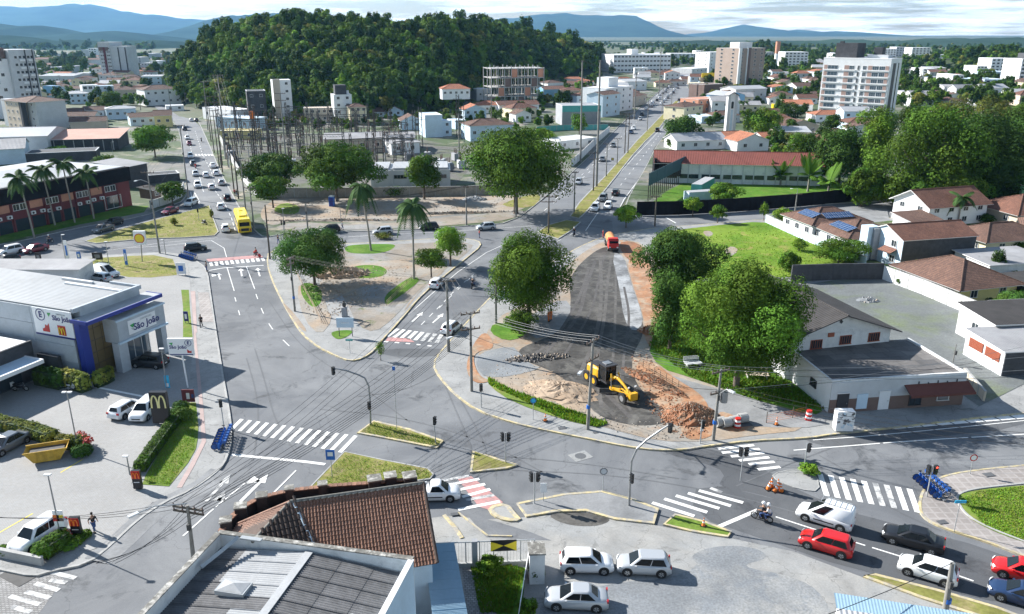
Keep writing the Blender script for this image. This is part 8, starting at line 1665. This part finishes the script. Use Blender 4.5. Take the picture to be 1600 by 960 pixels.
run('f','b','thin cable over the plaza from the dark pole',.4,0,'cable',.010);run('l','m','cable above the median tip',.3,0);run('m','n','cable along the worn median',.3,0);run('n','o','cable along the grass median, near',.3,0);run('o','p','cable along the grass median, middle',.3,0);run('p','q','cable along the grass median, upper',.3,0);run('q','u','cable from the tall pair up the avenue',.4,0);run('u','v','far cable up the avenue',.4,0);run('t1','t4','high line cable along the avenue',1,0);run('t2','t4','high line cable from the nearest tall pole',1,0);run('s3','s4','cable in the pole row of the left street',.6,0);run('s2','s3','cable from the bus pole into the row',.6,0);run('g','s5','cable from the lawn pole to the left kerb pole',.6,1);run('j','r3','cable over the cross road',.4,0);run('h','i','cable above the corner of the gravel strip',.4,0);run('i','j','cable above the gravel strip',.8,0)
cable(POLE['y']['top'],Vector(G(1130,1120))+Vector((0,0,5)),.3,'black cable from the bottom right pole over the blue roof',None,.03)
# street lamps
def lamp(label,px,py,top,hx,hy,z=Z1,r=.06,heads=1):
 c=V(G(px,py,z));h=AY(px,top,c.y)[2]-z;e=V(AY(hx,hy,c.y))-c;t=thing('street_lamp',label,'street lamp',tuple(c));mb=MB();mb.tube((0,0,0),(0,0,h),r*1.2,r*.8,'grey_metal',8);mb.build('post',t)
 for s in((-1,1)if heads==2 else(1,)):mb=MB();mb.box((s*e.x*.5 if heads==2 else e.x/2,0,h),(abs(e.x)+.1,.05,.05),'grey_metal');mb.box((s*e.x,0,h),(.5,.28,.1),'frame_white');mb.build('lamp_head',t)
lamp('parking lot lamp above the flowering hedge piece',122,702,613,101,613,heads=2);lamp('parking lot lamp carrying the meal poster',97,846,742,74,741);lamp('small lamp at the end of the long hedge',203,742,713,196,714);lamp('lamp with pale blue banner before the store',261,606,545,252,545);lamp('wall lamp post against the grey store hall',119,590,527,103,528,heads=1);lamp('petrol station lamp left of the banners',104,414,367,98,367);lamp('petrol station lamp in the middle of the lawn',171,416,378,165,377);lamp('short lamp right of the tall lawn pole',259,398,375,253,375);lamp('lamp post on the gravel strip beside the trench',533,350,321,542,318);lamp('lamp on the strip right of the corner pole',445,365,326,442,326);lamp('curved lamp across the side street',1242,334,295,1237,295)
lamp('lamp by the parapet fence at the wide light tree',178,250,222,176,221)
# signals
def head(t,p,rz,lit=None,m='plastic_black'):
 mb=MB();mb.box(p,(.30,.22,.85),m,rz);[mb.box((p[0]+.14*math.sin(rz),p[1]-.14*math.cos(rz),p[2]+q),(.26,.12,.04),m,rz)for q in(-.14,.14,.4)];o=mb.build('signal_head',t)
 for q,c in((.27,'lamp_red_lit' if lit=='r' else 'glass'),(0,'glass'),(-.27,'lamp_green_lit' if lit=='g' else 'glass')):mb=MB();mb.disc((p[0]+.118*math.sin(rz),p[1]-.118*math.cos(rz),p[2]+q),(math.sin(rz),-math.cos(rz),0),.09,c,10);mb.build('lens',o)
def signal(label,px,py,top,heads=((0,0),),z=PZ,tx=None):
 c=V(G(px,py,z));h=AY(px,top,c.y)[2]-z;dx=0 if tx is None else AY(tx,top,c.y)[0]-c.x;t=thing('traffic_light',label,'traffic light',tuple(c));mb=MB();mb.tube((0,0,0),(dx,0,h),.055,.05,'galvanised',8);mb.build('post',t)
 for q in heads:head(t,(dx+q[0],-.05,h-.42-(q[2]if len(q)>2 else 0)),q[1],q[3]if len(q)>3 else None)
 return t
H2=((-.28,-1.2),(.28,1.0));signal('traffic light at the kerb above the left bicycle rack',350,668,624,((.0,.6),),tx=344);signal('traffic light on the long grassy island',681,693,651,((.12,1.2),),tx=677);signal('double traffic light on the small triangular island',790,722,676,H2);signal('double traffic light beside the white control box',835,787,738,H2);signal('double traffic light standing in the dark asphalt',1157,751,699,((-.25,-.6),(.25,.6)));signal('traffic light behind the grass clump on the small island',1256,735,693,((.2,.8),))
signal('double traffic light with red face by the right bicycle rack',1448,776,727,((-.3,-1.0),(.3,.2,0,'r')));signal('small signal on the pavement below the site corner pole',752,637,600,((0,.5),));signal('signal at the pavement beside the pipe pole',1094,693,657,((.15,1.4),));signal('small signal at the left of the worn median',855,672,650,((0,0),))if 0 else None;signal('signal on the triangular verge',311,345,326,((0,.3),));signal('double signal on the gravel strip corner',444,370,345,H2);signal('signal beside the bent avenue pole',918,268,250,((0,0),))if 0 else None
def mast(label,px,py,pts,hp):
 c=V(G(px,py,PZ));t=thing('traffic_light',label,'traffic light',tuple(c));w=[V(AY(x,y,c.y+(d or 0)))-c for x,y,d in pts];mb=MB();mb.path([(0,0,0)]+w,[.11]+[.09]*(len(w)-1)+[.06],'grey_metal',8);mb.build('mast',t)
 for x,y,rz in hp:q=V(AY(x,y,c.y))-c;head(t,(q.x,q.y-.1,q.z),rz)
mast('curved mast-arm traffic light at the tip of the long grassy island',579,664,[(578,625,0),(576,603,0),(570,591,0),(560,586,0),(540,579,0),(522,576,0)],[(521,579,.9),(577,633,.8)]);mast('curved mast-arm traffic light on the grey pavement island',983,790,[(985,745,0),(987,720,0),(995,702,0),(1010,688,0),(1030,674,0),(1046,664,0)],[(1047,668,-.7),(987,747,-.9)])
# signs on posts
def sign(label,px,py,top,w,h,m,shape='rect',z=PZ,rz=0.0,name='road_sign',sub=None):
 c=V(G(px,py,z));H=AY(px,top,c.y)[2]-z;t=thing(name,label,'sign',tuple(c),rz);mb=MB();mb.tube((0,.03,0),(0,.03,H),.035,.035,'galvanised',6);mb.build('post',t);mb=MB()
 if shape=='round':mb.disc((0,-.03,H-h/2),(0,-1,0),h/2,m,18);mb.disc((0,-.036,H-h/2),(0,-1,0),h/2*.72,sub or 'sign_white',18)
 else:mb.box((0,-.02,H-h/2),(w,.04,h),m);sub and mb.box((0,-.05,H-h*.42),(w*.6,.02,h*.4),sub)
 mb.build('panel',t);return t
sign('blue bus stop sign beside the kerbed grass triangle',519,746,703,.8,1.0,'blue_sign',sub='sign_white');sign('round sign on the grey pavement island',942,768,731,.6,.7,'cloth_grey','round',sub='grey_light');sign('blue round sign on the pavement near the verge',833,656,622,.5,.6,'blue_sign','round',sub='cyan');sign('red and white round sign by the corner plaza',1516,741,710,.6,.7,'red','round');sign('blue street name sign at the grass circle',1491,831,782,.9,.25,'cyan');sign('tall grey post with a blue plate on the long island',620,672,573,.3,.4,'blue_sign');sign('diamond warning sign on the avenue median',957,252,247,.8,.8,'sign_black','rect',sub='sign_yellow')
sign('green street name plate at the plaza tip',547,552,530,.9,.25,'teal');sign('white control cabinet on a post beside the double traffic light',849,783,755,.55,.9,'white',name='control_box');sign('small notice on the pavement post near the pipes',1095,690,668,.3,.4,'sign_white')
# pharmacy pole sign
def panel(label,name,px,py,b,x0,x1,y0,y1,m,z=Z1,depth=.25,legs=2,rz=0.0,lm='sign_white'):
 c=V(G(px,b,z));A=V(AY(x0,y0,c.y))-c;B=V(AY(x1,y1,c.y))-c;t=thing(name,label,'sign',tuple(c),rz);mb=MB();mb.box(((A.x+B.x)/2,0,(A.z+B.z)/2),(B.x-A.x,depth,A.z-B.z),m);mb.build('panel',t)
 for i in range(legs):mb=MB();x=(A.x+B.x)/2 if legs==1 else A.x+(B.x-A.x)*(.12+.76*i/(legs-1));mb.tube((x*(1 if legs>1 else.7),.05,0),(x,.05,B.z),.09 if legs==1 else.05,.09 if legs==1 else.05,lm,8);mb.build('post',t)
 return t,A,B
t,A,B=panel('white store pole sign with navy lettering at the kerb','pole_sign',297,0,606,261,304,529,555,'sign_white',legs=1);cx=(A.x+B.x)/2;W=B.x-A.x;text(t,'São João',(cx-W*.1,-.14,(A.z+B.z)/2),0,.55,'sign_navy',.01);text(t,'E',(cx+W*.32,-.14,A.z-.5),0,.5,'sign_navy',.02)
mb=MB();ring(mb,(cx+W*.32,-.15,A.z-.5),.32,.06,'sign_navy');mb.build('ring',t);mb=MB();mb.box((cx,-.14,B.z+.12),(W*.94,.02,.1),'sign_navy');mb.build('stripe',t);mb=MB();mb.face([(cx-W*.45,-.14,A.z-.5),(cx-W*.28,-.14,A.z-.45),(cx-W*.33,-.14,A.z-.8)],'green');mb.build('emblem',t);mb=MB();mb.face([(cx+W*.25,-.14,B.z+.3),(cx+W*.42,-.14,B.z+.3),(cx+W*.42,-.14,B.z+.6),(cx+W*.36,-.14,B.z+.5),(cx+W*.25,-.14,B.z+.75)],'red');mb.build('red_arrow',t)
t,A,B=panel('tall black totem with golden arches beside the hedge','totem_sign',252,0,663,233,267,612,660,'sign_black',depth=.5,legs=0,rz=.0);golden_m(t,((A.x+B.x)/2,-.27,A.z-(A.z-B.z)*.30),0,1.5,'arch_cream')
t,A,B=panel('dark poster board behind the clipped bush balls','poster_board',294,0,630,283,305,609,628,'maroon',legs=0,depth=.12);mb=MB();mb.box(((A.x+B.x)/2,-.08,(A.z+B.z)/2),(.35,.02,.7),'cloth_white');mb.box(((A.x+B.x)/2+.5,-.08,(A.z+B.z)/2),(.25,.02,.4),'cloth_blue');mb.build('poster_figure',t)
for lb,px,b,x0,x1,y0,y1 in(('black and red drive-in sign at the end of the long hedge',214,764,205,223,735,763),('black and red drive-in sign by the kerb planting',119,838,108,129,808,837)):
 t,A,B=panel(lb,'drive_in_sign',px,0,b,x0,x1,y0,y1,'sign_black',legs=0,depth=.3);H=A.z-B.z;mb=MB();mb.box(((A.x+B.x)/2,-.16,A.z-H*.22),(B.x-A.x+.02,.03,H*.42),'red');mb.build('red_field',t);golden_m(t,((A.x+B.x)/2,-.2,A.z-H*.24),0,.62,'orange');mb=MB();mb.box(((A.x+B.x)/2,-.17,B.z+H*.38),(.5,.02,.06),'sign_white');mb.build('print',t)
t,A,B=panel('white meal poster hung on the parking lot lamp','poster_board',92,0,846,81,102,798,823,'sign_white',legs=0,depth=.08);[(lambda mb:(mb.box((A.x+(B.x-A.x)*(.3+.4*(i%2)),-.06,A.z-(A.z-B.z)*(.35+.2*(i//2))),(.5,.02,.25),('orange','sign_yellow','red','brown_wall')[i]),mb.build('burger_picture',t)))(MB())for i in range(4)]
t,A,B=panel('pale blue banner on the lamp before the store','banner',261,0,606,256,266,587,606,'cyan',legs=0,depth=.06);mb=MB();mb.box(((A.x+B.x)/2,-.05,B.z+.35),(.3,.02,.4),'sign_white');mb.build('print',t)
t,A,B=panel('blue information board before the statue on the plaza tip','information_board',540,0,526,525,553,497,512,'lightblue',depth=.1,legs=2,lm='steel_dark');text(t,'OBRAS',((A.x+B.x)/2,-.07,(A.z+B.z)/2),0,.35,'sign_white')
t,A,B=panel('white and yellow pole sign of the petrol station with shell emblem','pole_sign',217,0,409,208,229,361,382,'sign_white',legs=1,depth=.5,lm='grey_metal');cx,cz=(A.x+B.x)/2,(A.z+B.z)/2;mb=MB();R_=.8
mb.face([(cx+R_*1.12*math.cos(a),-.27,cz-.1+R_*1.1*math.sin(a))for a in[math.pi*(-.33+1.66*i/14)for i in range(15)]],'red');mb.face([(cx+R_*.92*math.cos(a),-.28,cz-.1+R_*.92*math.sin(a))for a in[math.pi*(-.31+1.62*i/14)for i in range(15)]],'sign_yellow');mb.build('shell_emblem',t)
for lb,x0,x1,y0,y1,b,m in(('tall blue and white banner at the left of the station lawn',98,109,376,407,409,'sign_white'),('small blue board behind the tall banner',119,127,394,405,407,'blue_sign'),('black advertising board leaning on the station lawn',143,161,395,406,409,'sign_black'),('tall blue banner in the middle of the station lawn',192,200,390,414,416,'blue_sign'),('black board at the left end of the station lawn',54,66,395,411,414,'sign_black'),('white board at the right end of the station lawn',274,291,411,428,430,'sign_white'),('dark car picture board on the narrow lawn strip',286,295,487,502,505,'sign_navy')):
 t,A,B=panel(lb,'advertising_board',(x0+x1)/2,0,b,x0,x1,y0,y1,m,depth=.1,legs=2,lm='grey_metal');mb=MB();mb.box(((A.x+B.x)/2,-.07,(A.z+B.z)/2),((B.x-A.x)*.5,.02,(A.z-B.z)*.5),'blue_sign' if m=='sign_white' else 'sign_white' if m!='sign_black' else 'cloth_grey');mb.build('print',t)
t,A,B=panel('box-like white notice stand covered with papers on the pavement','notice_stand',1318,0,672,1307,1330,641,671,'white',depth=.9,legs=0);r=random.Random(2)
for i in range(26):mb=MB();mb.box((r.uniform(A.x+.15,B.x-.15),-.47-.004*(i%5),r.uniform(B.z+.2,A.z-.15)),(.3,.01,.2),('cloth_grey','sign_white','lightblue','cloth_grey')[i%4],M=Matrix.Rotation(r.uniform(-.8,.8),3,'Y'));mb.build('paper',t)
t,A,B=panel('orange round fuel company sign on a pole beyond the left street','pole_sign',394,0,206,389,398,174,187,'orange',depth=.4,legs=1,lm='steel_dark')
# statue
c=G(539,497,Z1);t=thing('statue','small dark bust on a tall grey pedestal at the plaza tip','statue',c);mb=MB();mb.box((0,0,.8),(.7,.7,1.6),'grey_wall');mb.box((0,0,.1),(1.1,1.1,.2),'grey_wall');mb.build('pedestal',t);mb=MB();mb.loft([[(r_*math.cos(a)*1.2,r_*math.sin(a)*.7,z_)for a in[k*.785 for k in range(8)]]for z_,r_ in((1.6,.15),(1.75,.22),(2.05,.25),(2.25,.2),(2.35,.08))],'steel_dark');mb.sphere((0,0,2.46),.14,'steel_dark');mb.build('bust',t)
# site things
def heap(label,px,w,h,m,seed,name='soil_heap',chunks=120,cm=None,size=.25,elong=1.0,rz=0.0):
 c=V(G(*px,Z1));r=random.Random(seed);t=thing(name,label,'heap',tuple(c),rz);mb=MB();n,k=28,8;rings=[]
 for j in range(k):
  f=j/(k-1);rings.append([((w*elong*(1-f)**.8)*math.cos(2*math.pi*i/n)*r.uniform(.86,1.12),(w*(1-f)**.8)*math.sin(2*math.pi*i/n)*r.uniform(.86,1.12),h*(f**.9)*r.uniform(.85,1.1)-.03)for i in range(n)])
 mb.loft(rings,m,smooth=False);mb.build('mound',t);ck=MB()
 for i in range(chunks):
  a=r.uniform(0,6.283);f=r.random()**.7;s=size*r.uniform(.3,1.2);x,y=w*elong*f*math.cos(a),w*f*math.sin(a);z=h*max(0,1-f**1.2)+s*.2
  ck.add([(x+s*r.uniform(.5,1),y,z),(x-s*.5,y+s*.6,z),(x-s*.4,y-s*r.uniform(.5,.9),z),(x,y,z+s*.7)],[(0,1,3),(1,2,3),(2,0,3)],(cm or m)if i%3 else 'dirt')
 o=ck.build('clods',t,kind='stuff');return t
heap('orange-red clay heap beside the pipe pole',(1078,650),2.6,1.5,'dirt_red',1,chunks=1100,size=.15,elong=1.2);heap('reddish rubble windrow right of the grader',(1022,598),1.1,.8,'dirt_red',2,chunks=800,size=.18,elong=4.8,rz=-.95);heap('broad pale soil heap left of the grader',(876,612),3.0,.9,'dirt_pale',3,chunks=160,size=.12,elong=1.5,rz=-.4);heap('small red soil heap under the pine-like tree',(1020,518),1.6,.8,'dirt_red',4,chunks=160,elong=1.3);heap('branches and rubble heap under the round dark tree',(530,428),3.2,.8,'dirt_pale',5,chunks=420,size=.45,elong=1.6);heap('dark asphalt spoil heap at the edge of the torn roadway',(838,560),1.2,.4,'dirt_dark',6,chunks=220,elong=3.5,rz=.2);heap('grey sand heap near the substation wall',(742,312),2.2,1.0,'subbase_light',7,chunks=40,elong=1.4);heap('grey gravel heap in the gravel yard',(1356,470),1.2,.5,'gravel',8,chunks=20,elong=1.5)
heap('earth edge of the long trench, left part',(540,345),.7,.35,'dirt',9,'soil_heap',260,'dirt_dark',.25,26,.02);heap('earth edge of the long trench, right part',(705,334),.7,.4,'dirt',10,'soil_heap',260,'dirt_dark',.25,24,.14)
tk=MB();kerb(tk,[(p[0],p[1],0)for p in gpoly([(872,652),(905,640),(935,652)])],.02,0,.02,'dirt');
def rocks(label,poly,n,m,seed,size=.18,z=Z1+.02,name='rubble'):
 r=random.Random(seed);xs=[p[0]for p in poly];ys=[p[1]for p in poly];mb=MB();k=0
 while k<n:
  p=(r.uniform(min(xs),max(xs)),r.uniform(min(ys),max(ys)))
  if not inpoly(p,poly):continue
  k+=1;x,y,_=G(*p);s=size*r.uniform(.3,1.3);a=r.uniform(0,6);mb.add([(x+s*math.cos(a+b),y+s*math.sin(a+b),z)for b in(0,2.1,4.2)]+[(x,y,z+s*.6)],[(0,1,3),(1,2,3),(2,0,3)],m)
 mb.build(name,kind='stuff',label=label)
rocks('loose stones over the works ground',[(765,585),(800,545),(880,590),(930,650),(1010,655),(1100,690),(1000,690),(860,648)],400,'dirt',1,.10);rocks('stones along the edge of the sub-base',[(985,560),(1010,555),(1060,620),(1110,680),(1060,688),(1010,640)],600,'dirt_red',2);rocks('debris on the bare earth of the plaza',[(470,440),(540,420),(640,415),(620,450),(520,500),(480,500)],700,'dirt_pale',4,.14);rocks('stones on the trench strip',[(430,350),(600,345),(800,325),(820,312),(700,308),(450,312)],500,'dirt',5,.2)
# blades of grass: verge and lawns near the camera
def turf(name,poly,n,m,seed,h=.22,z=Z1+.03,label=None):
 r=np.random.default_rng(seed);xs=[p[0]for p in poly];ys=[p[1]for p in poly];P=[]
 while len(P)<n:
  p=(r.uniform(min(xs),max(xs)),r.uniform(min(ys),max(ys)))
  if inpoly(p,poly):P.append(G(*p,z))
 P=np.array(P);a=r.uniform(0,6.28,n);s=h*r.uniform(.5,1.3,n);w=s*.35;V0=P+np.stack([w*np.cos(a),w*np.sin(a),np.zeros(n)],1);V1=P-np.stack([w*np.cos(a),w*np.sin(a),np.zeros(n)],1);V2=P+np.stack([r.normal(0,.3,n)*s,r.normal(0,.3,n)*s,s],1)
 Qv=np.stack([V0,V1,V2],1).reshape(-1,3).astype('f');me=bpy.data.meshes.new(name);me.vertices.add(3*n);me.vertices.foreach_set('co',Qv.ravel());me.loops.add(3*n);me.loops.foreach_set('vertex_index',np.arange(3*n,dtype='i'));me.polygons.add(n);me.polygons.foreach_set('loop_start',np.arange(0,3*n,3,dtype='i'));me.polygons.foreach_set('loop_total',np.full(n,3,'i'));me.materials.append(MATS[m]);me.update(calc_edges=True)
 c=np.repeat(np.stack([r.uniform(.8,1.6,n)]+[r.uniform(.8,1.3,n)]*1+[r.uniform(.7,1,n),np.ones(n)],1),3,axis=0).astype('f');at=me.color_attributes.new('tint','FLOAT_COLOR','CORNER');at.data.foreach_set('color',c.ravel());o=linkobj(name,me);tag(o,label,kind='stuff')
for i,(poly,n,m,h)in enumerate([([(762,590),(800,610),(905,646),(950,662),(935,668),(880,655),(765,602)],3500,'leaf_bright',.28),([(1012,540),(1050,480),(1110,500),(1180,560),(1290,640),(1180,625),(1080,590)],9000,'leaf',.3),([(500,758),(538,710),(668,735),(672,746),(600,756)],3000,'leaf_bright',.10),([(563,675),(584,660),(688,690),(680,697)],1800,'leaf_bright',.10),([(1500,780),(1530,768),(1600,760),(1600,845),(1540,822)],4000,'leaf_bright',.12),([(735,882),(790,882),(820,890),(800,958),(750,958)],4000,'leaf',.2),([(1110,370),(1200,348),(1285,385),(1350,415),(1240,430),(1120,430)],2500,'leaf_bright',.22),([(290,632),(306,632),(304,700),(264,758),(226,754),(276,662)],4000,'leaf_bright',.1),([(300,327),(327,323),(338,364),(150,377),(240,347)],1500,'leaf_bright',.14),([(60,418),(140,404),(270,406),(275,430),(150,420)],1500,'leaf_bright',.12)]):
 turf('grass',poly,n,m,100+i,h,Z1+.02 if i not in(5,)else.06,'short grass blades on the lawn')
for i,(px,py)in enumerate([(1124,666),(1134,667),(1147,664),(1160,660)]):
 c=G(px,py,Z1);t=thing('concrete_pipe',['first','second','third','fourth'][i]+' concrete drain pipe from the utility pole','pipe',c,.3);mb=MB();n=16
 for j in range(n):
  a,b=2*math.pi*j/n,2*math.pi*(j+1)/n;q=lambda r_,an,x:(x,r_*math.cos(an),.5+r_*math.sin(an));mb.face([q(.5,a,-.45),q(.5,b,-.45),q(.5,b,.45),q(.5,a,.45)],'concrete');mb.face([q(.4,a,-.45),q(.4,b,-.45),q(.4,b,.45),q(.4,a,.45)],'grey_wall')
  for x in(-.45,.45):mb.face([q(.4,a,x),q(.4,b,x),q(.5,b,x),q(.5,a,x)],'concrete')
 mb.build('pipe',t)
def cone(label,px,py,z=.03,group=None,s=1.0,lean=0):
 c=G(px,py,z);t=thing('traffic_cone',label,'traffic cone',c,rnd.uniform(0,3),group);t.scale=(s,)*3;t.rotation_euler.x=lean;mb=MB();mb.box((0,0,.03),(.42,.42,.05),'plastic_black');mb.build('base',t)
 for z0,z1,m in((.05,.32,'orange'),(.32,.45,'sign_white'),(.45,.58,'orange'),(.58,.66,'sign_white'),(.66,.78,'orange')):r_=lambda z_:.17-.17*z_/.95;mb=MB();mb.tube((0,0,z0),(0,0,z1),r_(z0),r_(z1),m,12);mb.build('band',t)
for i,(px,py,ln)in enumerate([(1200,765,.2),(1205,762,0),(1209,768,.5),(1215,764,0),(1221,768,-.3)]):cone('orange traffic cone in the tight cluster on the dark asphalt',px,py,.03,'cones clustered on the dark asphalt',1.25,ln)
cone('orange cone on the pavement before the verge',852,658,PZ,s=1.1);cone('orange cone at the works entrance near the shop',1213,664,Z1,s=1.1);cone('black and white cone on the grass of the small island',1099,822,PZ,s=1.0)
for px,py,lb in((1152,668,'red and white barrier drum before the concrete pipes'),(1263,656,'red barrier drum near the shop entrance')):
 c=G(px,py,Z1);t=thing('barrier_drum',lb,'barrier',c);[(lambda mb:(mb.tube((0,0,.22*k),(0,0,.22*k+.2),.36-.02*k,.35-.02*k,'red' if k%2==0 else 'sign_white',14),mb.build('band',t)))(MB())for k in range(5)]
for i,(a,b)in enumerate([((1197,663),(1238,655)),((1238,655),(1258,650))]):
 A,B=V(G(*a)),V(G(*b));t=thing('orange_mesh_fence',['left','right'][i]+' stretch of drooping orange mesh at the works entrance','fence',tuple(A),math.atan2((B-A).y,(B-A).x));l=(B-A).length;[(lambda mb:(mb.tube((x,0,0),(x,0,1.4),.04,.04,'wood_pole',6),mb.build('post',t)))(MB())for x in(0,l)];[(lambda mb:(mb.box((l/2,0,z_),(l,.01,.02),'orange'),mb.build('mesh_strand',t)))(MB())for z_ in(.2,.4,.6,.8,1.0)]
c=G(519,322,Z1);t=thing('portable_toilet','blue portable toilet under the large spreading tree','portable toilet',c);mb=MB();mb.box((0,0,1.1),(1.2,1.2,2.2),'blue_sign');mb.build('cabin',t);mb=MB();mb.loft([[(x*f,y*f,z_)for x,y in((-.64,-.64),(.64,-.64),(.64,.64),(-.64,.64))]for z_,f in((2.2,1),(2.35,.9),(2.48,.5))],'sign_white');mb.build('roof',t);mb=MB();mb.box((0,-.62,1.05),(.8,.04,1.9),'navy');mb.build('door',t)
# skip
c=V(G(76,716,Z1));t=thing('skip','yellow rubbish skip on the parking lot','skip',tuple(c),.35);mb=MB();P_=[(-1.8,.0,1.15),(-1.1,0,.1),(1.1,0,.1),(1.8,0,1.15)]
for s in(-1,1):mb.face([(x,s*.85,z_)for x,y,z_ in P_],'skip_yellow');mb.face([(x,s*.80,z_)for x,y,z_ in P_],'skip_yellow')
for a,b in zip(P_,P_[1:]):mb.face([(a[0],-.85,a[2]),(b[0],-.85,b[2]),(b[0],.85,b[2]),(a[0],.85,a[2])],'skip_yellow')
mb.build('tub',t);mb=MB();mb.box((0,0,.85),(2.9,1.6,.06),'dirt_dark');mb.build('rubbish',t);mb=MB();[mb.box((0,s*.87,1.17),(3.7,.08,.1),'skip_yellow')for s in(-1,1)];mb.build('rim',t);[(lambda mb:(mb.box((x,s*.88,.65),(.08,.06,.9),'skip_yellow'),mb.build('rib',t)))(MB())for x in(-.8,0,.8)for s in(-1,1)]
for px,py,w,h,rz,lb in((1082,572,2.0,.8,.2,'grey garden bench and table under the large tree'),(1182,590,2.6,.9,-.1,'wooden picnic bench under the large tree')):
 c=G(px,py,Z1+.03);t=thing('bench',lb,'bench',c,rz);m='grey_light' if 'grey' in lb else 'beige'
 for i in range(4):mb=MB();mb.box((0,-.5+.3*i,.5),(w,.24,.06),m);mb.build('slat',t)
 for i in range(3):mb=MB();mb.box((0,.55,.65+.18*i),(w,.05,.13),m);mb.build('back_slat',t)
 for s in(-1,1):mb=MB();mb.box((s*w*.4,0,.25),(.12,1.1,.5),'concrete');mb.build('leg',t)
for k,(a,b)in enumerate([((462,427),(502,505)),((650,432),(604,478)),((1005,575),(1060,606))]):
 A,B=V(G(*a,Z1)),V(G(*b,Z1));t=thing('site_fence',['yellowish mesh fence along the left of the plaza','yellowish mesh fence along the plaza lawn','low edge boards beside the rubble windrow'][k],'fence',tuple(A),math.atan2((B-A).y,(B-A).x));l=(B-A).length
 for i in range(7):mb=MB();mb.tube((l*i/6,0,0),(l*i/6,0,.9),.03,.03,'wood_pole',6);mb.build('post',t)
 for z_ in(.25,.5,.75):mb=MB();mb.box((l/2,0,z_),(l,.02,.06),'dirt_pale');mb.build('mesh_strand',t)
